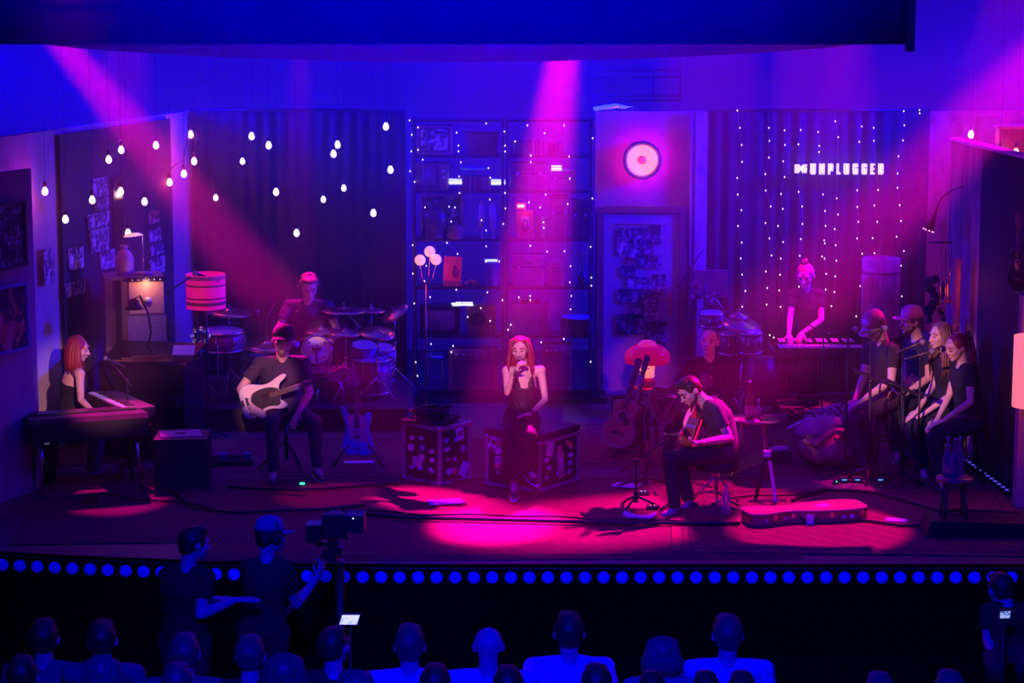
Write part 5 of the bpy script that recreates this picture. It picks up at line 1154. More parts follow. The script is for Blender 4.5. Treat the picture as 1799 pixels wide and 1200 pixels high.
# wooden bar stool with three bottles
zs = .52; q = gnd(1677, 838, zs); t = thing('wooden_bar_stool', 'round wooden stool carrying three empty bottles at the front right', 'stool', (q.x, q.y, 0)); r = 33 / ppm(q.y)
MB().lathe([(0, zs - .035), (r * .95, zs - .035), (r, zs - .02), (r * .96, zs), (0, zs)], n=36).build('seat', M('stool_top', (.55, .2, .1), .3), t)
for k in range(4): a = pi / 4 + k * pi / 2; MB().cyl((r * .6 * cos(a), r * .6 * sin(a), zs - .03), (r * .95 * cos(a), r * .95 * sin(a), 0), .014).build('leg', black, t)
MB().tube([(r * .8 * cos(a), r * .8 * sin(a), .2) for a in [pi / 4 + k * pi / 2 for k in range(5)]], .008).build('stretcher', black, t)
gl = M('green_glass', (.8, .75, .8), .04, trans=.85)
for px, dy, l in ((1665, 0, 'left'), (1676, -.06, 'middle'), (1687, .02, 'right')):
    t = thing('glass_bottle', l + ' one of the three clear bottles on the round wooden stool', 'bottle', (at(px, 800, q.y).x, q.y + dy, zs), 0, 'bottles on the front right stool')
    MB().lathe([(0, 0), (.042, 0), (.044, .01), (.044, .16), (.035, .20), (.017, .26), (.014, .33), (.018, .335), (.018, .35), (.012, .35), (.012, .26), (.03, .2), (.04, .16), (.04, .012), (0, .01)], n=24).build('bottle_body', gl, t)
    MB().cyl((0, 0, .35), (0, 0, .362), .012).build('stopper', white, t)
# stage monitor / black box front right
q = gnd(1715, 948); one('floor_monitor', MB().prism([(-.5, 0), (.5, 0), (.5, .14), (-.45, .16)], .42, bev=.01), black, 'long low black box on the stage at the front right corner', 'stage box', (q.x + .05, q.y + .22, 0))
# LED batten at foot of black flat
a, b = V((4.66, 4.05, .02)), V((4.80, 2.55, .02)); t = thing('led_batten', 'blue-lit LED batten lying along the foot of the black flat', 'light batten', a); d = b - a
MB().box(tuple(d / 2 + V((-.05, 0, .01))), (.06, d.length, .035), math.atan2(d.y, d.x) + pi / 2).build('housing', black, t)
for k in range(12): MB().ell(tuple(d * (k + .5) / 12 + V((-.06, 0, .03))), (.022, .03, .008), n=10, m=6).build('lens', M('led_blue', (.2, .2, 1), .4, emit=.5, ecol=(.15, .1, 1)), t)
# footlights along the stage lip
t = thing('footlight_strip', 'row of round blue footlights set along the front lip of the stage', 'footlights', (0, 0, 0)); b0 = None; mb = MB()
fl = M('footlight_lens', (.05, .05, .9), .3, emit=.28, ecol=(0, 0, 1), var=.25, scale=60)
pts = [(-4.75 + 9.6 * i / 30) for i in range(31)]
mb.tube([(x, front_edge(x) - .03, -.035) for x in pts], .012, 5); mb.build('housing', black, t)
s_ = 0; x = -4.72; i = 0; pr = MB().lathe([(0, -.014), (.03, -.012), (.048, -.004), (.052, .012), (.052, .02)], rot=MX.Rotation(pi / 2, 3, 'X') @ MX.Rotation(pi, 3, 'X'), n=20)
pr = MB().lathe([(0, .016), (.03, .013), (.048, .006), (.053, -.006), (.053, -.02)], rot=MX.Rotation(pi / 2, 3, 'X'), n=20)
while x < 4.8:
    o = pr.build('lens', fl, t) if b0 is None else b0.copy()
    if b0 is None: b0 = o
    else: C.objects.link(o); o.parent = t
    o.location = (x, front_edge(x) - .022, -.115); x += .157; i += 1

# ---------------------------------------------------------------- vibraphone
Yv = 6.75; zv = at(0, 606, Yv).z; xa, xb = at(1356, 606, Yv).x, at(1522, 606, Yv).x; W = xb - xa
t = thing('vibraphone', 'vibraphone with pink-lit bars and long resonators at the back right', 'vibraphone', ((xa + xb) / 2, Yv, 0))
fmv = M('vibe_frame', (.10, .05, .08), .4)
for s in (-1, 1): MB().box((0, s * .24, zv - .06), (W, .03, .07)).build('rail', fmv, t); MB().box((s * W / 2, 0, zv - .07), (.04, .55, .10)).build('end_block', fmv, t)
vb = M('vibe_bar', (.95, .55, .65), .35); n = 22
for k in range(n): MB().box((-W / 2 + .06 + (W - .12) * (k + .5) / n, -.11, zv), ((W - .12) / n * .82, .26 - .004 * k, .012), bev=.003).build('bar', vb, t)
for k in range(n - 1):
    if k % 7 not in (2, 6): MB().box((-W / 2 + .06 + (W - .12) * (k + 1) / n, .14, zv + .03), ((W - .12) / n * .82, .22, .012), bev=.003).build('bar', vb, t)
rm = M('resonator', (.30, .12, .16), .35, .6)
for k in range(n): h = .52 - .01 * k; MB().cyl((-W / 2 + .06 + (W - .12) * (k + .5) / n, -.12, zv - .04), (-W / 2 + .06 + (W - .12) * (k + .5) / n, -.12, zv - .04 - h), .021, n=10).build('resonator', rm, t)
for s in (-1, 1):
    for y in (-1, 1): MB().cyl((s * (W / 2 - .04), y * .2, zv - .1), (s * (W / 2 - .02), y * .24, .05), .02).build('leg', fmv, t)
    MB().box((s * (W / 2 - .02), 0, .06), (.04, .6, .04)).build('foot_bar', fmv, t)
MB().tube([(-W / 2, 0, .2), (W / 2, 0, .2)], .014).build('cross_bar', fmv, t); MB().box((-.1, -.2, .04), (.22, .12, .02), MX.Rotation(.15, 3, 'X')).build('pedal', chrome, t); MB().cyl((-.1, 0, .2), (-.1, -.16, .05), .006).build('pedal_rod', chrome, t)
mic_stand(at(1443, 760, 5.9).x, 5.9, at(0, 585, 5.9).z, at(1400, 560, 6.0), 'slim stand in front of the vibraphone', tail=.1)
# ---------------------------------------------------------------- percussion behind the bald guitarist
x = at(1248, 497, 7.7).x; t = thing('wooden_board', 'upright dark wooden board propped behind the percussion', 'board', (x, 7.72, 0)); z1, z0 = at(0, 475, 7.7).z, at(0, 522, 7.7).z
MB().box((0, 0, (z1 + z0) / 2), (.40, .10, z1 - z0), bev=.01).build('panel_board', M('panel_red', (.30, .12, .12), .6), t)
for s in (-1, 1): MB().box((s * .17, 0, z0 / 2), (.035, .04, z0)).build('leg', dwood, t)
c = at(1300, 567, 6.6); cymbal(1303, 568, 70, 6.6, (.12, -.30, 1), 'broad dark cymbal over the percussion drums', 'cymbal stand over the percussion drums', z0=0)
cymbal(1298, 552, 36, 6.75, (.05, -.2, 1), 'small bell cymbal stacked above the broad percussion cymbal', None)
for px, py, w_, Y, l, h in [(1318, 600, 40, 6.5, 'right hand percussion drum with a pale rim', .22), (1283, 602, 36, 6.6, 'left hand percussion drum under the dark cymbal', .22), (1250, 560, 40, 7.0, 'bongo drum on a high stand behind the bald guitarist', .14)]:
    c = at(px, py, Y); drum(c, (.0, -.12, 1), w_ / 2 / ppm(Y), h, M('perc_shell', (.28, .08, .14), .35), hdm, l, 6, 'hand_drum'); stand(c.x, Y, 0, c.z - h / 2, 'stand under the ' + l, 'percussion_stand', rot=px)
c = at(1238, 512, 7.1); t = thing('percussion_rack', 'tangle of small shakers and clamps above the bongo', 'percussion', c); r_ = random.Random(2)
for k in range(9): MB().ell((r_.uniform(-.16, .14), r_.uniform(-.05, .05), r_.uniform(-.24, .14)), (r_.uniform(.02, .05), .03, r_.uniform(.02, .05)), n=10, m=7).build('shaker', [dark, red, rm][k % 3], t)
MB().tube([(.0, 0, .02), (.14, 0, -.10), (.25, -.05, -.24)], .008).build('clamp_arm', chrome, t); MB().cyl((0, 0, -.25), (0, 0, .16), .012).build('clamp_pole', dmetal, t)
stand(c.x, c.y, 0, c.z - .25, 'tall stand of the shaker rack', 'percussion_stand', rot=1.1)
mic_stand(at(1211, 700, 7.2).x, 7.2, at(0, 470, 7.2).z, at(1236, 438, 7.2), 'very tall thin overhead stand beside the blue pillar', tail=.28, thick=.013)
one('conga_drum', MB().lathe([(0, 0), (.13, 0), (.17, .25), (.18, .45), (.15, .72), (0, .73)], n=28), M('conga_shell', (.07, .03, .05), .4), 'tall dark conga between percussion and vibraphone', 'drum', (at(1338, 680, 6.2).x, 6.3, 0))

# ---------------------------------------------------------------- chorus furniture: bar stools, mics, music stands
def bar_stool(x, y, h, label):
    t = thing('bar_stool', label, 'stool', (x, y, 0)); MB().lathe([(0, h - .05), (.16, h - .05), (.17, h - .03), (.165, h), (0, h)], n=32).build('seat', dwood, t)
    for k in range(4): a = pi / 4 + k * pi / 2; MB().cyl((.11 * cos(a), .11 * sin(a), h - .04), (.2 * cos(a), .2 * sin(a), 0), .015).build('leg', black, t)
    MB().tube([(.17 * cos(a), .17 * sin(a), .25) for a in [pi / 4 + k * pi / 2 for k in range(5)]], .009).build('foot_rest', black, t); return t
CH = [(at(1562, 700, 4.1).x, 4.1, 'bar stool under the man in the white-fronted cap'), (at(1625, 700, 4.5).x, 4.5, 'bar stool under the man in the pink-lit cap'),
      (at(1668, 720, 3.75).x, 3.75, 'bar stool under the woman with long dark hair'), (at(1702, 740, 3.2).x, 3.2, 'bar stool under the ponytailed woman')]
for x, y, l in CH: bar_stool(x, y, .68, l)
MS = [((1500, 579), 1488, 820, 3.5, (1, 0, .16), 'leftmost singer microphone, tilted up towards the white-fronted cap'), ((1553, 577), 1528, 830, 3.4, (1, 0, .2), 'microphone in front of the neck of the man in the white-fronted cap'),
      ((1618, 602), 1585, 850, 3.1, (1, 0, .42), 'upper right singer microphone, before the man in the pink-lit cap'), ((1635, 618), 1616, 860, 2.8, (1, 0, .3), 'lower right singer microphone, before the long-haired woman')]
for (px, py), bx, by, Y, d, l in MS:
    p = at(px, py, Y); mic(p, d, l, 1.3, 'microphones of the backing singers'); q = p - V(d).normalized() * .12; mic_stand(at(bx, 700, Y).x, Y + .02, q.z - .04, q, 'stand of the ' + l.replace('singer ', ''), 'stands of the backing singers', tail=.03, legs=.3, rot=bx)
def music_stand(px, py, Y, label, rot=0):
    c = at(px, py, Y); t = thing('music_stand', label, 'music stand', (c.x, Y, 0)); q = MX.Rotation(rot, 3, 'Y')
    MB().box((0, 0, c.z), (.36, .22, .015), q).box(V((.17, 0, c.z - .06)), (.03, .22, .04), q).build('desk', black, t); MB().cyl((0, 0, .1), (0, 0, c.z - .03), .011).build('pole', black, t)
    MB().ell((0, 0, c.z - .04), .03, n=10, m=7).build('hinge', black, t)
    for k in range(3): a = k * 2.1 + .3; MB().tube([(0, 0, .14), (.24 * cos(a), .24 * sin(a), .012)], .009).build('leg', black, t)
music_stand(1530, 662, 3.2, 'left black music stand in front of the backing singers', .38); music_stand(1588, 682, 2.95, 'right black music stand in front of the backing singers', .45)
# floor pedals behind guitar case
for px, py, l, e in [(1482, 846, 'blue-lit effects unit left of the singers feet', (.1, .4, 1)), (1505, 846, 'blue-lit effects unit in the middle of the row', (.1, .4, 1)), (1545, 846, 'blue-lit effects unit nearest the music stand', (.1, .4, 1)), (1468, 849, 'tiny green-lit floor box beside the beanbag', (.05, 1, .3))]:
    q = gnd(px, py); t = thing('effects_pedal', l, 'pedal', q); MB().box((0, 0, .025), (.10 if px != 1468 else .04, .12, .05), bev=.008).build('pedal_body', black, t); MB().box((0, -.062, .03), (.05 if px != 1468 else .02, .006, .012)).build('display', M('led_%s' % px, e, .5, emit=1), t)
# tall standing speaker-ish dark flat behind chorus with instruments on right wall
t = thing('wall_sconce', 'black gooseneck lamp reaching out from the panelled right wall', 'lamp', at(1690, 328, 4.3)); p0 = at(1690, 328, 4.3); f = lambda x, y, Y=4.5: at(x, y, Y) - p0
MB().tube([f(1693, 328, 4.2), f(1675, 333), f(1657, 345), f(1648, 358), f(1644, 372)], .009, 8).build('gooseneck', dmetal, t)
q = (f(1632, 402) - f(1646, 366)).normalized().to_track_quat('Z', 'Y').to_matrix(); MB().lathe([(.012, 0), (.02, .05), (.06, .22), (.056, .22), (.01, .06)], f(1645, 368), rot=q, n=24).build('lamp_shade', black, t)
mb = MB()
for k in range(9): a = k * .7; mb.ell(V(f(1645, 368)) + q @ V((.055 * cos(a), .055 * sin(a), .225)), .009, n=6, m=5)
mb.build('led_ring', M('led_pink', (1, .5, .7), .5, emit=2, ecol=(1, .4, .5)), t)
# hanging brass instrument and clutter on the panelled wall
t = thing('trombone', 'brass slide instrument hanging on the panelled right wall', 'brass instrument', at(1665, 430, 4.3)); p0 = at(1665, 430, 4.3); f = lambda x, y, Y=4.3: at(x, y, Y) - p0
MB().tube([f(1652, 432), f(1652, 540), f(1656, 548), f(1661, 540), f(1661, 436)], .008, 8).build('slide', brass, t); MB().tube([f(1670, 436), f(1669, 480), f(1666, 500)], .010, 8).build('inner_tube', brass, t)
MB().lathe([(.01, 0), (.015, .10), (.035, .16), (.07, .19)], f(1665, 498), rot=MX.Rotation(pi, 3, 'X'), n=24).build('bell', brass, t); MB().tube([f(1632, 426, 4.4), f(1672, 426, 4.2)], .012).build('hook_bar', black, t)
leaf = MB(); r_ = random.Random(4)
for k in range(26): leaf.ell((r_.uniform(-.10, .12), r_.uniform(-.06, .06), r_.uniform(-.25, .22)), (.035, .012, .05), MX.Rotation(r_.uniform(-1, 1), 3, 'Y'), 8, 5)
t = thing('trailing_plant', 'dark leafy plant between the pleated lamp and the panelled wall', 'plant', at(1643, 525, 5.6)); leaf.build('foliage', M('leaf_dark', (.03, .06, .05), .6), t); MB().lathe([(0, -.62), (.09, -.62), (.12, -.36), (0, -.36)], n=20).build('pot', dwood, t); z = at(1643, 525, 5.6).z
one('plant_pedestal', MB().box((0, 0, (z - .62) / 2), (.22, .22, z - .62), bev=.01), dwood, 'dark pedestal under the leafy plant', 'pedestal', (at(1643, 525, 5.6).x, 5.6, 0))
one('glowing_shelf_strip', MB().box((0, 0, 0), (.14, .03, .75), bev=.01), M('timber_red', (.5, .12, .08), .5), 'reddish timber board fixed to the lower panelled wall', 'board', (at(1690, 500, 4.1).x - .02, 4.25, at(0, 520, 4.2).z), R(98))
l_ = bpy.data.lights.new('timber_light', 'POINT'); l_.energy = 1.6; l_.color = (1, .1, .15); l_.shadow_soft_size = .03
o = bpy.data.objects.new('timber_light', l_); C.objects.link(o); o.location = (at(1672, 470, 4.1).x, 3.95, at(0, 500, 4.1).z)
# red case board on top right, wooden box on wall
t = thing('wooden_box', 'open dark wooden box fixed high at the top right', 'box', at(1780, 246, 5.8)); MB().box((0, 0, 0), (.34, .22, .26), bev=.01).build('box_body', M('box_plum', (.2, .06, .1), .5), t); MB().box((0, 0, .14), (.38, .24, .03)).build('lid', M('lid_pink', (.6, .3, .4), .5), t)
one('flat_top_rail', MB().box((0, 0, 0), (.12, 3.0, .03)), M('rail_pink', (.75, .45, .55), .5), 'pale timber rail capping the flats on the right', 'rail', (4.76, 3.55, 3.225), math.atan2(2.5, -.27) - pi / 2)
one('flat_brace', MB().box((0, 0, -1.49), (.05, .03, 3.38)).box((.32, .0, -1.49), (.05, .03, 3.38)).box((.16, 0, .2), (.36, .03, .03)), M('brace_pink', (.5, .35, .5), .6), 'pale lath frame standing above the right flats', 'frame', (at(1715, 240, 6.0).x, 6.0, at(0, 238, 6.0).z))
# guitar hanging at right edge
p0 = at(1785, 480, 2.2); guitar('dark guitar hanging on the wall at the far right edge', frame((at(1792, 512, 2.25).x, 2.22, at(0, 512, 2.25).z), (-.02, 0, 1), (-1, -.5, 0)) @ MX.Diagonal((.8, .8, .8, 1)), M('black_gloss', (0, 0, 0)), neckm=wood, scale=.6)
# crumpled foil and lattice above the door flat
o = blob('crumpled_film', MB().tube([at(1043, 191, 7.95), at(1052, 189, 7.95), at(1064, 188, 7.95), at(1078, 186, 7.95), at(1092, 187, 7.95), at(1112, 188, 7.95)], .022, 8).ell(at(1100, 188, 7.95), (.08, .05, .022)), M('film', (.7, .8, .9), .15, .5, emit=.22, ecol=(.3, .6, 1)), None, .009, 1, .035)  # faint emission stands in for light caught by the film
tag(o, 'crumpled shiny film lying on top of the door flat', 'film')
t = thing('roof_lattice', 'dim purple lattice frames hanging behind, above the door', 'frame', at(1115, 160, 9.6)); p0 = at(1115, 160, 9.6); f = lambda x, y: at(x, y, 9.6) - p0; lm = M('lattice', (.35, .10, .28), .7)
for y in (123, 135, 168, 176): MB().cyl(f(1030, y), f(1195, y), .018).build('chord', lm, t)
for x in (1036, 1148, 1194): MB().cyl(f(x, 123), f(x, 178), .018).build('strut', lm, t)
MB().cyl(f(1036, 123), f(1036, -120), .008).build('hanger', lm, t); MB().cyl(f(1194, 123), f(1194, -120), .008).build('hanger', lm, t)

# ---------------------------------------------------------------- rugs, papers, cables
def rugm(name, base, pat, edge):
    m = bpy.data.materials.new(name); m.use_nodes = True; nt = m.node_tree; b = nt.nodes['Principled BSDF']; b.inputs['Roughness'].default_value = .85
    tc = nt.nodes.new('ShaderNodeTexCoord'); L = nt.links.new
    vo = nt.nodes.new('ShaderNodeTexVoronoi'); vo.inputs['Scale'].default_value = 6; mg = nt.nodes.new('ShaderNodeTexMagic'); mg.inputs['Scale'].default_value = 5; mg.turbulence_depth = 4
    nz = nt.nodes.new('ShaderNodeTexNoise'); nz.inputs['Scale'].default_value = 60
    L(tc.outputs['Object'], mg.inputs[0]); L(tc.outputs['Object'], nz.inputs['Vector'])
    c1 = nt.nodes.new('ShaderNodeValToRGB'); c1.color_ramp.elements[0].color = (*base, 1); c1.color_ramp.elements[1].color = (*pat, 1); c1.color_ramp.elements[0].position = .4; c1.color_ramp.elements[1].position = .6
    L(mg.outputs['Fac'], c1.inputs[0]); mx = nt.nodes.new('ShaderNodeMixRGB'); mx.blend_type = 'MULTIPLY'; mx.inputs[0].default_value = .35; L(c1.outputs[0], mx.inputs[1]); L(nz.outputs['Color'], mx.inputs[2])
    L(mx.outputs[0], b.inputs['Base Color']); bp = nt.nodes.new('ShaderNodeBump'); bp.inputs['Strength'].default_value = .4; bp.inputs['Distance'].default_value = .01; L(nz.outputs['Fac'], bp.inputs['Height']); L(bp.outputs[0], b.inputs['Normal']); return m
rA = rugm('rug_weave_a', (.20, .06, .07), (.12, .035, .05), None); rB = rugm('rug_weave_b', (.22, .06, .05), (.14, .03, .035), None); rC = rugm('rug_weave_c', (.42, .10, .08), (.20, .045, .05), None); rE = M('rug_border', (.10, .035, .05), .9)
def rug(cx_, cy_, w_, d_, rz, m, label, z=.006, border=(.10, .16)):
    t = thing('patterned_rug', label, 'rug', (cx_, cy_, 0), rz); MB().box((0, 0, z / 2 + .001), (w_, d_, z)).build('rug_field', m, t)
    for k, e in enumerate(border):
        mb = MB(); a, b = w_ / 2 - e, d_ / 2 - e; zz = z + .0025
        for s in (-1, 1): mb.box((s * a, 0, zz), (.02, 2 * b, .002)); mb.box((0, s * b, zz), (2 * a, .02, .002))
        mb.build('border_line', rE, t)
    return t
rug(-.15, 1.75, 5.2, 3.25, R(1), rB, 'huge worn rug under the singer across the front of the stage', .005)
rug(3.05, 1.55, 3.2, 2.5, R(-3), rC, 'dark bordered rug at the front right under the guitar case', .012)
rug(-3.45, 2.15, 2.1, 2.9, R(4), rA, 'dark rug under the electric piano at the front left', .010)
rug(2.9, 4.9, 3.6, 3.0, R(2), rA, 'plum rug under the side table and singers', .004)
rug(-1.6, 4.35, 2.7, 1.9, R(-2), rA, 'thin rug in front of the drum riser', .009)
rug(.9, 5.0, 2.1, 2.3, R(3), rC, 'rug between the shelving and the singer', .006)
def sheet(px, py, w_, d_, rz, label, z=.02, m=paper, curl=0):
    q = gnd(px, py)
    mb = grid(6, 4, lambda u, v: ((u - .5) * w_, (v - .5) * d_, z + curl * (2 * u - 1) ** 2)); o = mb.build('paper_sheet', m); solid(o, .003); o.location = q; o.rotation_euler = (0, 0, rz); tag(o, label, 'paper')
sheet(783, 885, .34, .22, R(14), 'long paper sheet in the pink light left of the singer'); sheet(1124, 912, .30, .2, R(-10), 'curled paper sheet at the shoe of the front guitarist', .015, curl=.04)
sheet(1100, 856, .26, .2, R(-20), 'paper sheet beside the second boom stand'); sheet(630, 815, .30, .12, R(5), 'paper sheet in front of the blue guitar'); sheet(1575, 917, .2, .14, R(-15), 'scrap of paper right of the guitar case')
def cable(pts, r, label, wav=0, z=.016):
    P = []
    for i in range(len(pts) - 1):
        a, b = V(gnd(*pts[i])), V(gnd(*pts[i + 1])); n = max(2, int((b - a).length / .12))
        for k in range(n): P.append(a.lerp(b, k / n))
    P.append(V(gnd(*pts[-1]))); Q = [V((p.x, p.y + wav * sin(i * 1.1), z + r)) for i, p in enumerate(P)]
    one('stage_cable', MB().tube(Q, r, 6), black, label, 'cable')
cable([(640, 908), (700, 915), (900, 920), (1100, 925), (1300, 926)], .018, 'thick straight black cable crossing the front of the stage')
cable([(645, 900), (720, 908), (900, 910), (1080, 917), (1200, 918)], .009, 'thin wavy black cable running just behind the thick one', .03)
cable([(300, 866), (345, 900), (420, 905), (560, 900), (640, 893)], .012, 'black cable curving across the front left rug', .02)
cable([(700, 855), (640, 858), (520, 866), (400, 860)], .012, 'black cable between the tall flight case and the bass player', .015)
cable([(735, 852), (800, 850), (860, 842)], .009, 'cable running between the two sticker-covered flight cases', .01)
cable([(720, 740), (780, 712), (840, 692)], .02, 'dark cable bundle on the floor behind the tall flight case', .01)
cable([(1250, 890), (1290, 880), (1330, 872), (1400, 876), (1450, 860)], .008, 'tangled cable around the drum stool', .05)
cable([(1160, 900), (1200, 875), (1260, 868), (1300, 895)], .008, 'looping cable beside the front guitarist', .04)
cable([(1390, 885), (1450, 865), (1540, 870), (1640, 900), (1790, 905)], .012, 'cable bundle behind the guitar case', .03)
cable([(1480, 915), (1580, 928), (1700, 930), (1799, 926)], .014, 'straight cable along the front right rug', .01)
cable([(180, 870), (230, 880), (300, 885), (370, 895)], .010, 'cable trailing from the electric piano', .03)
# green marker light
q = gnd(531, 853); one('tuner_light', MB().box((0, 0, .02), (.05, .03, .02), bev=.005), M('led_green2', (.1, 1, .5), .5, emit=1.2), 'tiny green light on the floor by the bass player', 'light', q)
for s in range(1):
    t = thing('pedal_board', 'dark pedal board in the shadow left of the bass player', 'pedal board', gnd(402, 815), R(8)); MB().box((0, 0, .03), (.5, .3, .06), bev=.01).build('board', black, t)
    for k in range(4): MB().box((-.18 + .12 * k, 0, .085), (.09, .13, .05), bev=.01).build('pedal', M('pedal_%d' % (k % 2), (.05, .05, .25) if k % 2 else (.1, .04, .08), .4), t)
# ---------------------------------------------------------------- people
hair_d = M('hair_dark', (.05, .025, .02), .5, var=.4, scale=40, stretch=(6, 6, 1)); hair_r = M('hair_auburn', (.30, .03, .05), .45, var=.35, scale=40, stretch=(6, 6, 1)); hair_b = M('hair_blond', (.34, .15, .10), .5, var=.3, scale=40, stretch=(6, 6, 1))
hair_m = M('hair_brown', (.22, .10, .07), .5, var=.4, scale=40, stretch=(6, 6, 1))
tee_blk = M('tee_black', (.014, .012, .022), .85, bump=.2, scale=20); tee_nvy = M('tee_navy', (.05, .03, .075), .85, bump=.2, scale=20); jean = M('trouser_dark', (.014, .014, .03), .85, bump=.2, scale=24); jeanb = M('trouser_plum', (.07, .04, .07), .85, bump=.2, scale=24)
shoe_b = M('shoe_dark', (.04, .03, .05), .6); sole_w = M('sole_pale', (.75, .7, .72), .6); eye_d = M('eye_dark', (.05, .02, .02), .3); lipm = M('lips', (.42, .14, .14), .5)

def unit(v): return V(v).normalized()
def hand(mb, w, d, n, th, curl=.35, k=1.0, first=None):
    """palm + four curled fingers + thumb; n palm normal (fingers curl towards it), th which side (+1/-1) the thumb is on"""
    d = unit(d); n = V(n); n = unit(n - d * n.dot(d)); s = n.cross(d) * th
    mb.loft([w - d * .02, w + d * .03 * k, w + d * .085 * k], [(.024 * k, .019 * k), (.036 * k, .018 * k), (.040 * k, .015 * k)], s, 10, rnd_cap=True)
    for i, ln in enumerate((.92, 1.0, .95, .76)):
        p = w + d * (.085 - .004 * abs(i - 1.5)) * k + s * (.030 - .020 * i) * k; c = curl if not (first and i == 0) else first
        pts = [p - d * .01]; a = c * .5
        for L_ in (.040, .026, .020):
            dr = d * cos(a) + n * sin(a); p = p + dr * L_ * ln * k; pts.append(p); a += c
        mb.loft(pts, [.0098 * k, .0095 * k, .0088 * k, .0075 * k], s, 8, rnd_cap=True)
    p = w + d * .025 * k + s * .030 * k; dr = unit(d * .65 + s * .75 + n * .25); p2 = p + dr * .038 * k; dr2 = unit(d * .9 + s * .35 + n * .35)
    mb.loft([p, p2, p2 + dr2 * .032 * k], [.0125 * k, .0115 * k, .009 * k], n, 8, rnd_cap=True)

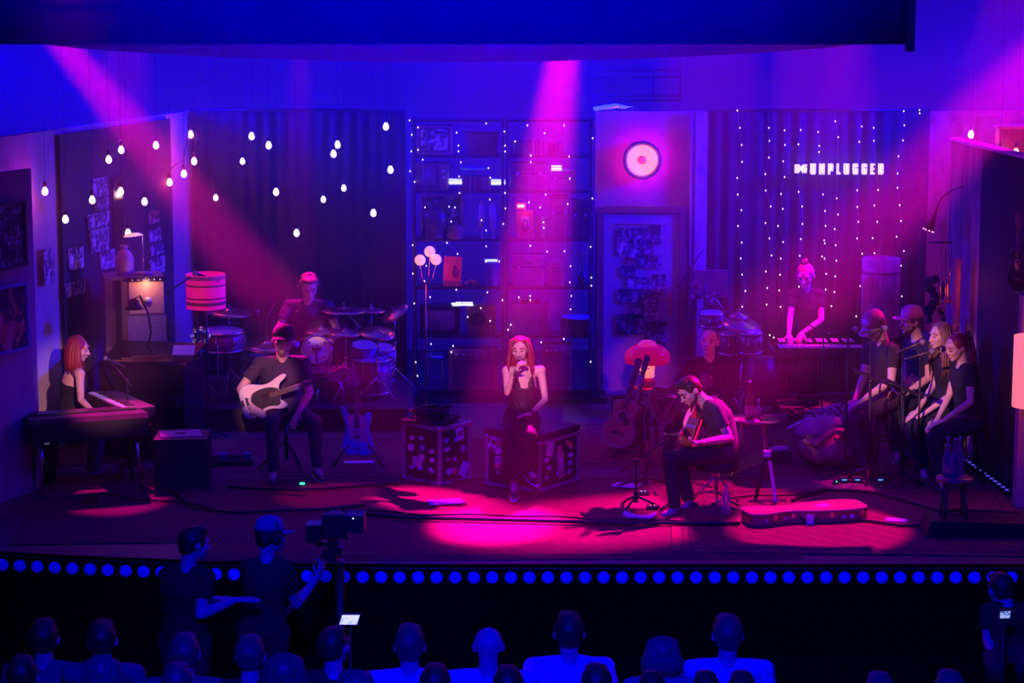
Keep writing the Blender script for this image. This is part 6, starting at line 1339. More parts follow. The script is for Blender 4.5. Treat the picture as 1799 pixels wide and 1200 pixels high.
def human(label, at0, J, face, o=None, skin=None):
    o = o or {}; k = o.get('k', 1.06); fem = o.get('fem', False); skin = skin or skinm
    root = thing('person', label, 'person', at0, 0, o.get('group')); O = V(at0)
    J = {a: V(b) - O for a, b in J.items()}; vox = o.get('vox', .0085)
    pel, nk, hc = J['pel'], J['nk'], J['hd']; shA, shB = J['shA'], J['shB']
    ss = unit(shB - shA); up = unit(nk - pel); hs = J['hpB'] - J['hpA'] if 'hpA' in J else unit(ss - up * ss.dot(up)) * .19 * k
    hpA, hpB = (J['hpA'], J['hpB']) if 'hpA' in J else (pel - hs / 2, pel + hs / 2); hsu = unit(hs)
    bow = V(o.get('bow', (0, 0, 0)))
    prof = [(-.16, .12, .10), (0, .155, .12), (.2, .145, .108), (.42, .125 if not fem else .108, .10), (.68, .15 if not fem else .13, .115), (.86, .135 if not fem else .115, .095), (.97, .08, .065), (1.05, .052, .052)]
    fat = o.get('fat', 1)
    def torso(mb, ex, lo=0, hi=8):
        pts, rad, sd = [], [], []
        for t, a, b in prof[lo:hi]:
            pts.append(pel.lerp(nk, t) + bow * sin(pi * min(1, max(0, t)))); q = min(1, max(0, t)); sd.append(unit(hsu * (1 - q) + ss * q))
            f_ = fat if .1 < t < .9 else (1 + fat) / 2 if t < .95 else 1
            rad.append((a * k * f_ + ex, b * k * f_ + ex))
        mb.loft(pts, rad, sd, 18)
    def limb(mb, pts, rad, ex=0, cap=True): mb.loft(pts, [r * k + ex for r in rad], None, 12, rnd_cap=cap)
    def mid(a, b, t=.5): return a.lerp(b, t)
    f = unit(face); u = hc - nk; u = unit(u - f * u.dot(f)) if 'up' not in o else unit(V(o['up']) - f * V(o['up']).dot(f)); s = u.cross(f)
    Q = lambda x, y, z: hc + s * x * k * 1.1 + f * y * k + u * z * k * .93     # head frame: x side, y forward, z up
    HR = MX((s, f, u)).transposed()
    mb = MB(); torso(mb, 0)
    for sh, el, wr in ((shA, J['elA'], J['wrA']), (shB, J['elB'], J['wrB'])):
        limb(mb, [mid(nk, sh, .25) - up * .02, sh], [.052, .052]); limb(mb, [sh, mid(sh, el), el], [.052, .046, .037] if not fem else [.044, .038, .031])
        limb(mb, [el, mid(el, wr, .3), wr], [.036, .038, .024] if not fem else [.031, .031, .020])
    for hp, a in ((hpA, 'A'), (hpB, 'B')):
        kn, an = J['kn' + a], J['an' + a]; limb(mb, [hp, mid(hp, kn), kn], [.082, .072, .052]); limb(mb, [kn, mid(kn, an, .35), an], [.052, .050, .034])
        fd = unit(J.get('ft' + a, an + V((0, -.2, -.08))) - an); limb(mb, [an, an + fd * .12], [.032, .03])
    limb(mb, [nk - up * .02, Q(0, -.03, -.05)], [.056, .054] if not fem else [.047, .046])
    HR = HR @ MX.Diagonal((1.1, 1, .93)); mb.ell(Q(0, -.01, .024), (.074 * k, .094 * k, .092 * k), HR, 20, 13); mb.ell(Q(0, .030, -.03), (.062 * k, .058 * k, .075 * k), HR, 16, 10)
    mb.loft([Q(0, .0, -.03), Q(0, .045, -.078), Q(0, .068, -.100)], [(.066 * k, .05 * k), (.052 * k, .036 * k), (.028 * k, .018 * k)], s, 12, rnd_cap=True)
    mb.loft([Q(0, .080, .022), Q(0, .100, -.018), Q(0, .108, -.032)], [.010 * k, .012 * k, .015 * k], s, 8, rnd_cap=True)
    for q in (-1, 1):
        mb.ell(Q(q * .012, .096, -.034), .010 * k); mb.ell(Q(q * .032, .078, .032), (.028 * k, .013 * k, .010 * k), HR); mb.ell(Q(q * .042, .058, -.022), (.022 * k, .022 * k, .024 * k), HR); mb.ell(Q(q * .075, -.012, -.008), (.016 * k, .020 * k, .034 * k), HR)
    mb.ell(Q(0, .088, -.066), (.022 * k, .012 * k, .010 * k), HR)
    for a, h in (('A', o.get('hA')), ('B', o.get('hB'))):
        if h: hand(mb, J['wr' + a], h[0], h[1], h[2], h[3] if len(h) > 3 else .35, k * (.92 if fem else 1))
    body = blob('body', mb, skin, root, vox, 2)
    # face details
    if o.get('face', True):
        for q in (-1, 1):
            if o.get('open', True): MB().ell(Q(q * .031, .0875, .006), (.0105 * k, .006 * k, .0050 * k), HR, 10, 7).build('eye', eye_d, root)
            else: MB().loft([Q(q * .046, .084, .006), Q(q * .031, .092, .001), Q(q * .018, .089, .005)], [.0035 * k] * 3, None, 6).build('eye', eye_d, root)
            MB().loft([Q(q * .050, .080, .036), Q(q * .034, .094, .041), Q(q * .016, .093, .036)], [.003 * k, .0055 * k, .004 * k], None, 6).build('eyebrow', o.get('hairm', hair_m), root)
        MB().ell(Q(0, .100, -.068), (.021 * k, .006 * k, .0075 * k), HR, 10, 7).build('lips', lipm, root)
    if o.get('beard'):
        b = MB(); b.loft([Q(0, .0, -.045), Q(0, .045, -.092), Q(0, .070, -.122)], [(.068 * k, .05 * k), (.053 * k, .036 * k), (.030 * k, .018 * k)], s, 14, rnd_cap=True); b.ell(Q(0, .093, -.052), (.028 * k, .009 * k, .007 * k), HR); blob('beard', b, o['beard'], root, .009, 2, .004)
    # clothes
    top = o.get('top', 'tee'); tm = o.get('topm', tee_blk); mb = MB()
    if top in ('tee', 'long'):
        torso(mb, .016, 1, 7)
        for sh, el, wr in ((shA, J['elA'], J['wrA']), (shB, J['elB'], J['wrB'])):
            limb(mb, [mid(nk, sh, .16) - up * .016, mid(nk, sh, .5) - up * .012, sh], [.050, .054, .056], .009)
            if top == 'tee': e = mid(sh, el, .62 if not fem else .5); mb.loft([sh, mid(sh, e), e], [.060 * k, .062 * k, .060 * k] if not fem else [.052 * k, .052 * k, .050 * k], None, 14)
            else: mb.loft([sh, mid(sh, el), el], [.060 * k, .058 * k, .050 * k], None, 14); mb.loft([el, mid(el, wr, .8)], [.050 * k, .038 * k], None, 14); mb.ell(el, .05 * k)
    elif top == 'tank':
        torso(mb, .014, 1, 5); fw = unit(V(o.get('front', (0, -1, 0))))
        for q in (-1, 1): mb.loft([pel.lerp(nk, .60) + ss * q * .06 * k + fw * .055, pel.lerp(nk, .74) + ss * q * .068 * k + fw * .075, pel.lerp(nk, .88) + ss * q * .078 * k + fw * .06], [(.065 * k, .05 * k), (.045 * k, .04 * k), (.012, .03)], ss, 12)
        mb.loft([pel.lerp(nk, .64) - fw * .05, pel.lerp(nk, .80) - fw * .07], [(.12 * k, .06 * k), (.08 * k, .05 * k)], ss, 14)
    cl = blob('shirt', mb, tm, root, .0105, 3, .007, len(label))
    if top == 'tank':
        fw = unit(V(o.get('front', (0, -1, 0))))
        for q in (-1, 1):
            a = pel.lerp(nk, .76) + ss * q * .068 * k + fw * .105 * k; b = nk - up * .005 + ss * q * .085 * k + fw * .02; c = pel.lerp(nk, .74) + ss * q * .06 * k - fw * .10 * k
            MB().tube([a, a.lerp(b, .6) + fw * .035, b + up * .015, c], .006, 6).build('strap', tm, root)
    pm = o.get('pantm', jean); mb = MB(); wide = o.get('wide', 1); torso(mb, .012, 0, 3)
    for hp, a in ((hpA, 'A'), (hpB, 'B')):
        kn, an = J['kn' + a], J['an' + a]; limb(mb, [hp, mid(hp, kn), kn], [.092, .084, .066 * (1 + (wide - 1) * .4)], .004)
        mb.loft([kn, mid(kn, an, .4), mid(kn, an, .94)], [.066 * k * (1 + (wide - 1) * .4), .062 * k * wide, .052 * k * wide], None, 14)
    if not o.get('skirt'): blob('trousers', mb, pm, root, .0115, 3, .008, 3)
    sm_ = o.get('shoem', shoe_b)
    if o.get('shoes', True):
        for a in 'AB':
            an = J['an' + a]; toe = J.get('ft' + a, an + V((0, -.2, -.08))); fd = unit(toe - an); fl = V((fd.x, fd.y, fd.z * .5)); fl.normalize(); hz_ = unit(V((-fl.y, fl.x, 0)))
            b = MB(); base = an - V((0, 0, .045)); b.loft([base - fl * .06, base + fl * .01, base + fl * .10, base + fl * .17, base + fl * .205], [(.036, .036), (.042, .045), (.048, .032), (.045, .022), (.03, .015)], hz_, 12, rnd_cap=True); b.loft([an + V((0, 0, .02)), base], [.040, .042], None, 12)
            sh_ = blob('shoe', b, sm_, root, .009, 2); b = MB(); dn = V((0, 0, -.034))
            b.loft([base - fl * .07 + dn, base + fl * .02 + dn, base + fl * .12 + dn, base + fl * .22 + dn + V((0, 0, .004))], [(.036, .012), (.042, .012), (.05, .012), (.028, .010)], hz_, 12, rnd_cap=True); b.build('sole', o.get('solem', sole_w), sh_)
    # hair / headwear
    hm = o.get('hairm', hair_m); hk = o.get('hair', 'short')
    if hk == 'thin':
        b = MB()
        b.ell(Q(0, -.034, .036), (.080 * k, .084 * k, .086 * k), HR)
        for q in (-1, 1): b.ell(Q(q * .060, -.035, .012), (.024 * k, .055 * k, .040 * k), HR)
        b.ell(Q(0, -.070, .0), (.060 * k, .040 * k, .05 * k), HR); blob('hair', b, hm, root, .009, 2, .004, 5); hk = 'bald'
    if hk != 'bald':
        b = MB(); b.ell(Q(0, -.022, .032), (.083 * k, .096 * k, .096 * k), HR, 20, 13); b.ell(Q(0, -.058, -.02), (.070 * k, .052 * k, .065 * k), HR)
        if hk == 'short' and not o.get('cap'): b.ell(Q(0, .018, .098), (.062 * k, .066 * k, .035 * k), HR); b.ell(Q(.01, .045, .105), (.045 * k, .035 * k, .022 * k), HR)
        if hk == 'quiff': b.ell(Q(0, .03, .115), (.07 * k, .07 * k, .035 * k), HR); b.ell(Q(.0, -.06, .09), (.07 * k, .06 * k, .05 * k), HR); b.ell(Q(.06, -.03, .03), (.035 * k, .06 * k, .06 * k), HR); b.ell(Q(-.06, -.03, .03), (.035 * k, .06 * k, .06 * k), HR)
        hr = blob('hair', b, hm, root, .009, 2, .006, 5)
        r_ = random.Random(len(label)); b = MB()
        if hk == 'long':
            L_ = o.get('len', .30); down = unit(V((0, 0, -1)) + V(o.get('fall', (0, 0, 0))))
            for i in range(52):
                a = -2.05 + 4.1 * i / 51 + r_.uniform(-.04, .04); rr = .090 + r_.uniform(-.004, .008)
                p0 = Q(.02 * sin(a), -.02, .130); p1 = Q(rr * .8 * sin(a), -.015 - rr * .75 * cos(a), .085); p2 = Q(rr * sin(a), -.012 - rr * cos(a), -.01)
                out = s * sin(a) * .02 - f * cos(a) * .015; ln = L_ * k * r_.uniform(.85, 1.05); p3 = p2 + down * ln * .5 + out; p4 = p2 + down * ln + out * (1 + r_.uniform(-.5, .6))
                b.loft([p0, p1, p2, p3, p4], [.006, .014, .015, .014, .004], None, 6)
            b.build('hair_strands', hm, root)
        if hk == 'bun':
            for i in range(26):
                a, c = r_.uniform(0, 6.28), r_.uniform(0, 6.28); p = Q(0, -.045, .145); v = V((cos(a) * cos(c), sin(a) * cos(c), sin(c) * .6)) * .035
                b.loft([p + v * .3, p + v, p + v * 1.25 + V((0, 0, .012))], [.014, .012, .005], None, 6)
            b.build('bun', hm, root)
        if hk == 'pony':
            b.ell(Q(0, -.125, .07), .035 * k)
            for i in range(14): b.loft([Q(0, -.13, .07), Q(.02 * sin(i), -.155, .02), Q(.03 * sin(i * 2), -.15, -.12), Q(.03 * sin(i * 3), -.13, -.26 - .03 * (i % 3))], [.014, .014, .012, .004], None, 6)
            b.build('ponytail', hm, root)
    if o.get('cap'):
        c1, c2, cd, roll = o['cap']; cd = unit(V(cd)); cd = unit(cd - u * cd.dot(u)); cs_ = u.cross(cd)
        b = MB(); R3 = MX((cs_, cd, u)).transposed(); prof_ = [(.0, .150), (.03, .148), (.06, .137), (.084, .112), (.094, .078), (.096, .045), (.092, .043), (.088, .08), (0, .135)]
        q3 = R3; b.lathe([(r_ * k, z * k) for r_, z in prof_], hc - f * .012 * k, 28, q3); b.v = [tuple(V(v) + (V(v) - hc).dot(cd) * cd * .12) for v in b.v]
        cp_ = b.build('cap', c1, root); b = MB(); vs = []; n = 12
        for side in (0, 1):
            for j in range(5):
                for i in range(n + 1):
                    a = -.98 + 1.96 * i / n; rr = (.090 + .080 * j / 4 * max(0, cos(a * 1.5)) ** .6) * k; p = hc - f * .012 * k + cs_ * rr * sin(a) * .93 + cd * rr * cos(a) * 1.1 + u * (.050 - .012 * j / 4 - .018 * sin(a) ** 2 - roll * j / 4) * k
                    vs.append(p - u * .006 * side)
        m_ = (n + 1) * 5; fs = [(j * (n + 1) + i, j * (n + 1) + i + 1, (j + 1) * (n + 1) + i + 1, (j + 1) * (n + 1) + i) for j in range(4) for i in range(n)]; fs += [tuple(x + m_ for x in reversed(q)) for q in fs]
        rim = [4 * (n + 1) + i for i in range(n + 1)]; fs += [(rim[i], rim[i + 1], rim[i + 1] + m_, rim[i] + m_) for i in range(n)]
        b.add(vs, fs); b.build('brim', c2, cp_); MB().ell(hc - f * .012 * k + u * .150 * k, .008).build('button', c2, cp_)
        if o.get('cap_front'): b = MB(); b.ell(hc - f * .012 * k + cd * .058 * k + u * .082 * k, (.066 * k, .050 * k, .050 * k), R3, 16, 10); b.build('front_panel', o['cap_front'], cp_)
    if o.get('phones'):
        for q in (-1, 1): MB().lathe([(0, .0), (.04, 0), (.045, .02), (.03, .035), (0, .035)], Q(q * .078, -.012, -.005), 20, MX.Rotation(q * pi / 2, 3, 'Y').to_3x3() if False else (s * q).to_track_quat('Z', 'Y').to_matrix()).build('ear_cup', o['phones'], root)
        MB().loft([Q(-.09, -.012, .02), Q(-.085, -.012, .10), Q(0, -.012, .155), Q(.085, -.012, .10), Q(.09, -.012, .02)], [.009] * 5, None, 8).build('headband', o['phones'], root)
    if o.get('inear'): MB().ell(Q(o['inear'] * .085, -.008, -.008), .011, n=8, m=6).build('in_ear_monitor', black, root)
    return root

def chk(name, J):
    d = lambda a, b: round((V(J[a]) - V(J[b])).length, 2)
    print('BONES', name, 'ua', d('shA', 'elA'), d('shB', 'elB'), 'fa', d('elA', 'wrA'), d('elB', 'wrB'), 'th', d('pel', 'knA'), d('pel', 'knB'), 'sk', d('knA', 'anA'), d('knB', 'anB'), 'sh', d('shA', 'shB'), 'tor', d('pel', 'nk'), 'nk-hd', d('nk', 'hd'))
def P_(name, label, base, spec, face, opt):
    J = {a: at(*b) for a, b in spec.items()}
    chk(name, J); return human(label, base, J, face, opt)

# singer
P_('singer', 'singing woman in a dark jumpsuit seated on the wide sticker-covered case', (at(910, 860, 2.8).x, 2.85, 0),
   dict(pel=(916, 738, 3.02), nk=(921, 650, 3.0), hd=(914, 613, 2.93), shA=(891, 652, 2.96), shB=(950, 651, 3.0), elA=(891, 690, 2.82), wrA=(905, 651, 2.72), elB=(958, 702, 2.92), wrB=(932, 727, 2.72),
        knA=(897, 766, 2.55), knB=(928, 768, 2.50), anA=(903, 848, 2.52), ftA=(903, 870, 2.36), anB=(930, 826, 2.60), ftB=(940, 842, 2.45)), (-.22, -1, -.16),
   dict(fem=True, k=1.0, top='tank', topm=M('satin_black', (.010, .010, .022), .55, bump=.15, scale=14), pantm=M('jumpsuit_black', (.007, .008, .018), .8, bump=.2), wide=1.7, hair='long', len=.22, hairm=hair_r, open=False,
        hA=((.35, -.25, .6), (.9, .2, -.1), 1, .75), hB=((-.9, -.25, -.1), (0, 0, -1), 1, .4), up=(-.05, 0, 1)))
p = at(913, 631, 2.80); q = at(906, 652, 2.70)
t = thing('hand_microphone', 'black vocal microphone held to the mouth of the singer', 'microphone', p); d = (q - p).normalized()
MB().ell((0, 0, 0), .027, n=14, m=10).build('grille', M('mic_grille', (0, 0, 0)), t); MB().loft([d * .02, d * .05, d * .20], [.021, .018, .013], n=12).build('mic_body', black, t)
MB().tube([d * .20, d * .28 + V((0, 0, -.05)), V((.02, -.05, -.5)), V((.03, -.1, -.75)), V((-.06, -.15, -1.1))], .0045, 6).build('mic_cable', black, t)
one('wristwatch', MB().lathe([(.030, -.012), (.034, -.012), (.034, .012), (.030, .012), (.030, -.012)], rot=(at(958, 702, 2.92) - at(932, 727, 2.72)).normalized().to_track_quat('Z', 'Y').to_matrix()).box((0, -.03, .0), (.03, .012, .03)), black, 'black wristwatch on the lower forearm of the singer', 'watch', at(934, 725.5, 2.735))

# bass player
P_('bass', 'bass player in a cap and dark t-shirt seated left of centre', (at(500, 845, 3.4).x, 3.4, 0),
   dict(pel=(498, 722, 3.72), nk=(496, 631, 3.62), hd=(497, 598, 3.52), shA=(457, 638, 3.6), shB=(534, 637, 3.62), elA=(422, 684, 3.52), wrA=(441, 716, 3.20), elB=(544, 690, 3.48), wrB=(524, 726, 3.30),
        knA=(477, 742, 3.14), knB=(552, 742, 3.24), anA=(481, 832, 3.20), ftA=(478, 846, 3.02), anB=(557, 824, 3.34), ftB=(566, 838, 3.16)), (.05, -1, .02),
   dict(k=1.1, fat=1.22, topm=tee_nvy, pantm=jeanb, hair='short', cap=(tee_blk, tee_blk, (.05, -1, -.1), .01), beard=M('stubble', (.25, .12, .1), .8),
        hA=((.7, -.35, -.35), (-.1, .9, -.2), 1, .4), hB=((-.35, -.1, -.8), (-.3, .9, 0), -1, .25)))
a, b = at(433, 713, 3.22), at(622, 655, 3.20)
guitar('cream electric bass with a dark pickguard held by the bass player', frame(at(424, 710, 3.24), b - a, (.0, -1, .12)) @ MX.Diagonal((1.0, 1, 1.0, 1)), M('bass_cream', (.92, .80, .68), .3, var=.03), 'electric', .82, M('guard_dark', (.03, .015, .03), .3), M('maple', (.72, .42, .25), .35), name='bass_guitar', cat='bass guitar', tun=4)
t = thing('player_stool', 'padded black stool under the bass player', 'stool', (at(502, 740, 3.75).x, 3.78, 0)); MB().lathe([(0, .52), (.18, .52), (.2, .55), (.19, .60), (0, .61)], n=28).build('seat', dark, t); MB().cyl((0, 0, .1), (0, 0, .54), .02).build('post', dmetal, t)
for k in range(3): a = k * 2.09 + 1.2; MB().tube([(0, 0, .3), (.28 * cos(a), .28 * sin(a), .014)], .012).build('leg', black, t)

# drummer
P_('drummer', 'blond drummer in a dark t-shirt behind the drum kit', (at(543, 640, 7.1).x, 7.12, RZ),
   dict(pel=(540, 632, 7.15), nk=(542, 531, 7.08), hd=(543, 505, 6.98), shA=(508, 537, 7.08), shB=(577, 538, 7.08), elA=(490, 578, 6.95), wrA=(510, 600, 6.62), elB=(592, 578, 6.92), wrB=(582, 598, 6.60),
        knA=(520, 650, 6.68), knB=(572, 650, 6.68), anA=(520, 712, 6.75), anB=(572, 712, 6.75)), (.22, -1, -.42),
   dict(k=1.15, fat=1.08, topm=tee_nvy, hair='quiff', hairm=hair_b, open=False, phones=dark, hA=((.5, -.7, .1), (0, 0, -1), 1, .7), hB=((-.4, -.7, .1), (0, 0, -1), -1, .7)))
one('drumstick', MB().cyl(at(508, 603, 6.62), at(545, 592, 6.2), .007, .005), lwood, 'wooden drumstick in the left-hand side fist of the drummer', 'drumstick')
one('drumstick', MB().cyl(at(584, 600, 6.60), at(620, 583, 6.2), .007, .005), lwood, 'wooden drumstick in the right-hand side fist of the drummer', 'drumstick')

# bald guitarist
P_('bald', 'balding guitarist in a dark long-sleeved top seated behind the front guitarist', (at(1235, 780, 4.2).x, 4.35, 0),
   dict(pel=(1243, 730, 4.45), nk=(1245, 632, 4.42), hd=(1246, 600, 4.32), shA=(1210, 640, 4.38), shB=(1281, 639, 4.42), elA=(1186, 686, 4.30), wrA=(1186, 706, 3.98), elB=(1287, 690, 4.30), wrB=(1250, 700, 4.05),
        knA=(1180, 752, 3.95), knB=(1262, 758, 3.90), anA=(1170, 826, 3.95), anB=(1250, 832, 3.92)), (-.28, -1, .0),
   dict(k=1.08, fat=1.12, top='long', hair='thin', inear=1, hA=((.7, -.3, -.3), (0, .9, -.2), 1), hB=((-.5, -.6, .1), (0, .5, .8), -1, .5)))
b = MB()
guitar('dark acoustic guitar on the lap of the balding guitarist', frame(at(1150, 720, 4.0), at(1232, 676, 3.55) - at(1150, 720, 4.0), (-.45, -1, .15)), M('mahogany_top', (.34, .12, .08), .3, stretch=(8, 1, 1)), side=acs, scale=.58)

# front guitarist
P_('front', 'dark-haired guitarist bowed over his guitar at the front of the stage', (at(1235, 895, 2.0).x, 2.1, 0),
   dict(pel=(1270, 797, 2.15), nk=(1240, 706, 2.05), hd=(1211, 686, 2.0), shA=(1234, 716, 2.25), shB=(1259, 722, 1.90), elA=(1216, 722, 2.50), wrA=(1204, 744, 2.28), elB=(1281, 770, 1.82), wrB=(1234, 777, 1.62),
        hpA=(1264, 798, 2.26), hpB=(1270, 798, 2.06), knA=(1190, 802, 2.15), knB=(1178, 806, 1.78), anA=(1212, 885, 2.05), ftA=(1196, 896, 2.02), anB=(1186, 897, 1.78), ftB=(1158, 908, 1.70)), (-.75, -.42, -.62),
   dict(k=1.1, topm=tee_nvy, bow=(.07, 0, .02), hair='short', hairm=hair_d, open=False, beard=M('beard_dark', (.10, .04, .03), .8), up=(-.55, -.2, .9), solem=white,
        hA=((-.1, -.6, -.7), (-.6, 0, -.3), -1, .5), hB=((-.8, -.5, .05), (.1, .1, .9), 1, .6)))
guitar('acoustic guitar seen edge-on in the arms of the front guitarist', frame(at(1222, 746, 2.42), at(1199, 772, 1.48) - at(1222, 746, 2.42), (-1, -.12, .3)), acm, side=M('rosewood_side', (.30, .08, .06), .2), scale=.60, neckm=dwood)
c = at(1207, 752, 1.9)

# vibraphonist
P_('vibes', 'woman with a high bun standing at the vibraphone', (at(1418, 740, 7.2).x, 7.2, 0),
   dict(pel=(1419, 600, 7.22), nk=(1417, 511, 7.22), hd=(1415, 484, 7.14), shA=(1394, 518, 7.2), shB=(1440, 518, 7.2), elA=(1388, 560, 7.1), wrA=(1386, 588, 6.88), elB=(1443, 562, 7.08), wrB=(1408, 586, 6.86),
        knA=(1411, 662, 7.2), knB=(1428, 662, 7.2), anA=(1410, 716, 7.24), anB=(1430, 716, 7.24)), (-.35, -1, -.45),
   dict(fem=True, k=1.12, topm=tee_blk, hair='bun', hairm=hair_b, open=False, hA=((.1, -.7, -.4), (0, 0, -1), 1, .6), hB=((-.3, -.7, -.4), (0, 0, -1), -1, .6)))
for px, py, qx, qy, l in ((1386, 594, 1396, 606, 'left'), (1405, 590, 1418, 606, 'right')):
    t = thing('mallet', l + '-hand side mallet of the woman at the vibraphone', 'mallet', at(px, py, 6.85)); d = at(qx, qy, 6.6) + V((0, 0, .03)) - at(px, py, 6.85); MB().cyl((0, 0, 0), d, .004).build('mallet_shaft', lwood, t); MB().ell(d, .018).build('mallet_head', red, t)

# backing singers
cap_w = M('cap_white', (.85, .80, .82), .7); cap_p = M('cap_pink', (.85, .35, .45), .7); cap_g = M('cap_grey', (.45, .2, .28), .8)
P_('ch1', 'man in a cap with a white front seated on a stool, head lowered', (at(1545, 830, 3.95).x, 4.0, 0),
   dict(pel=(1560, 692, 4.15), nk=(1552, 603, 4.05), hd=(1537, 573, 3.98), shA=(1528, 612, 4.22), shB=(1570, 616, 3.86), elA=(1518, 660, 4.12), wrA=(1502, 704, 3.88), elB=(1566, 668, 3.72), wrB=(1512, 706, 3.70),
        knA=(1506, 736, 3.98), knB=(1492, 742, 3.66), anA=(1530, 812, 3.95), anB=(1520, 822, 3.72), ftA=(1508, 822, 3.9), ftB=(1498, 832, 3.65)), (-.8, -.45, -.6),
   dict(k=1.12, fat=1.05, topm=tee_blk, pantm=jeanb, hair='short', hairm=hair_m, cap=(cap_g, cap_p, (-.8, -.45, -.3), .02), cap_front=cap_w, beard=M('stubble', (0, 0, 0)), hA=((-.3, -.3, -.7), (-.2, .2, -.9), 1, .5), hB=((-.7, .1, -.4), (0, .2, -.9), 1, .5)))
P_('ch2', 'smiling bearded man in a pink-lit cap holding a pale guitar', (at(1610, 800, 4.4).x, 4.45, 0),
   dict(pel=(1625, 690, 4.5), nk=(1613, 597, 4.45), hd=(1600, 564, 4.40), shA=(1598, 606, 4.62), shB=(1634, 610, 4.28), elA=(1590, 652, 4.6), wrA=(1590, 678, 4.35), elB=(1632, 664, 4.12), wrB=(1590, 692, 4.0),
        knA=(1568, 722, 4.45), knB=(1560, 728, 4.1), anA=(1585, 790, 4.4), anB=(1575, 796, 4.1)), (-.92, -.35, -.08),
   dict(k=1.12, topm=tee_blk, hair='short', hairm=hair_m, cap=(cap_p, cap_p, (-.92, -.35, .1), -.01), beard=M('beard_dark', (0, 0, 0)), inear=-1, hA=((-.1, -.6, -.5), (-.6, 0, -.3), -1, .5), hB=((-.8, -.3, .1), (.1, .1, .9), 1, .6)))
guitar('pale-edged acoustic guitar held by the man in the pink-lit cap', frame(at(1606, 684, 4.6), at(1566, 698, 3.7) - at(1606, 684, 4.6), (-.9, -.35, .3)), M('spruce_pale', (.80, .55, .40), .3), side=M('guitar_side_pale', (.75, .45, .35), .3), scale=.60)
P_('ch3', 'woman with long dark hair seated facing left among the singers', (at(1650, 830, 3.65).x, 3.7, 0),
   dict(pel=(1668, 712, 3.82), nk=(1663, 622, 3.75), hd=(1652, 589, 3.70), shA=(1652, 630, 3.90), shB=(1680, 634, 3.58), elA=(1640, 676, 3.86), wrA=(1612, 722, 3.70), elB=(1676, 690, 3.46), wrB=(1622, 728, 3.45),
        knA=(1608, 744, 3.75), knB=(1604, 750, 3.45), anA=(1625, 820, 3.75), anB=(1622, 826, 3.5)), (-.92, -.38, -.12),
   dict(fem=True, k=1.12, topm=tee_blk, hair='long', len=.36, hairm=hair_m, hA=((-.7, -.1, -.5), (0, .2, -.9), 1), hB=((-.7, .2, -.4), (0, .2, -.9), 1)))
P_('ch4', 'woman with a ponytail and dark top seated nearest the black flat', (at(1680, 850, 3.1).x, 3.15, 0),
   dict(pel=(1704, 735, 3.25), nk=(1692, 642, 3.18), hd=(1680, 609, 3.13), shA=(1680, 650, 3.32), shB=(1704, 655, 3.02), elA=(1668, 694, 3.30), wrA=(1646, 738, 3.14), elB=(1705, 706, 2.90), wrB=(1656, 740, 2.93),
        knA=(1642, 764, 3.22), knB=(1640, 772, 2.95), anA=(1655, 840, 3.2), anB=(1655, 848, 2.95)), (-.88, -.38, -.35),
   dict(fem=True, k=1.12, topm=tee_blk, hair='pony', hairm=hair_r, open=False, hA=((-.6, -.2, -.5), (0, .2, -.9), 1), hB=((-.7, .2, -.3), (0, .2, -.9), 1)))
# pianist
P_('piano', 'auburn-haired woman in a sleeveless top seated at the keyboards on the left', (at(135, 840, 3.7).x, 3.75, 0),
   dict(pel=(122, 728, 3.78), nk=(133, 645, 3.72), hd=(137, 612, 3.70), shA=(124, 655, 3.92), shB=(140, 657, 3.54), elA=(140, 705, 3.95), wrA=(172, 712, 3.78), elB=(142, 703, 3.42), wrB=(163, 722, 3.30),
        knA=(178, 748, 3.85), knB=(172, 752, 3.6), anA=(165, 828, 3.8), anB=(160, 832, 3.6), ftA=(185, 836, 3.8), ftB=(180, 840, 3.6)), (.93, .05, -.22),
   dict(fem=True, k=1.08, top='tank', front=(1, 0, 0), topm=tee_blk, hair='long', len=.21, hairm=hair_r, hA=((.8, -.2, -.2), (0, 0, -1), 1, .3), hB=((.8, .0, -.3), (0, 0, -1), -1, .3)))

# camera crew in the pit
GZ = -.95
P_('crewB', 'camera operator in a cap and headphones seen from behind in front of the stage', (at(465, 1100, -1.9).x, -1.9, GZ),
   dict(pel=(462, 1110, -1.85), nk=(470, 984, -1.85), hd=(476, 943, -1.80), shA=(440, 996, -1.85), shB=(503, 998, -1.85), elA=(446, 1068, -1.65), wrA=(482, 1085, -1.45), elB=(520, 1062, -1.75), wrB=(556, 1016, -1.55),
        knA=(455, 1215, -1.85), knB=(480, 1215, -1.85), anA=(455, 1310, -1.8), anB=(480, 1310, -1.8)), (.75, .55, -.12),
   dict(k=1.12, hair='short', hairm=hair_d, cap=(M('cap_slate', (.30, .28, .35), .8), M('cap_slate', (0, 0, 0)), (.75, .55, 0), 0), phones=dark, hA=((.7, .4, .2), (0, .6, .4), 1), hB=((.4, .3, .8), (-.6, .5, .1), -1, .8)))
P_('crewA', 'dark-clad assistant reaching out a hand behind the camera operator', (at(320, 1100, -2.3).x, -2.3, GZ),
   dict(pel=(325, 1125, -2.3), nk=(330, 1000, -2.3), hd=(342, 956, -2.25), shA=(294, 1012, -2.3), shB=(362, 1014, -2.35), elA=(300, 1085, -2.2), wrA=(380, 1052, -1.95), elB=(352, 1080, -2.5), wrB=(414, 1054, -2.35),
        knA=(318, 1225, -2.3), knB=(345, 1225, -2.3), anA=(318, 1320, -2.25), anB=(345, 1320, -2.25)), (.8, .5, -.1),
   dict(k=1.12, hair='short', hairm=hair_d, topm=M('tee_black2', (.012, .012, .016), .9), hA=((1, .0, .05), (0, -.2, -1), 1, .15), hB=((1, .0, .02), (0, .1, -1), -1, .12)))
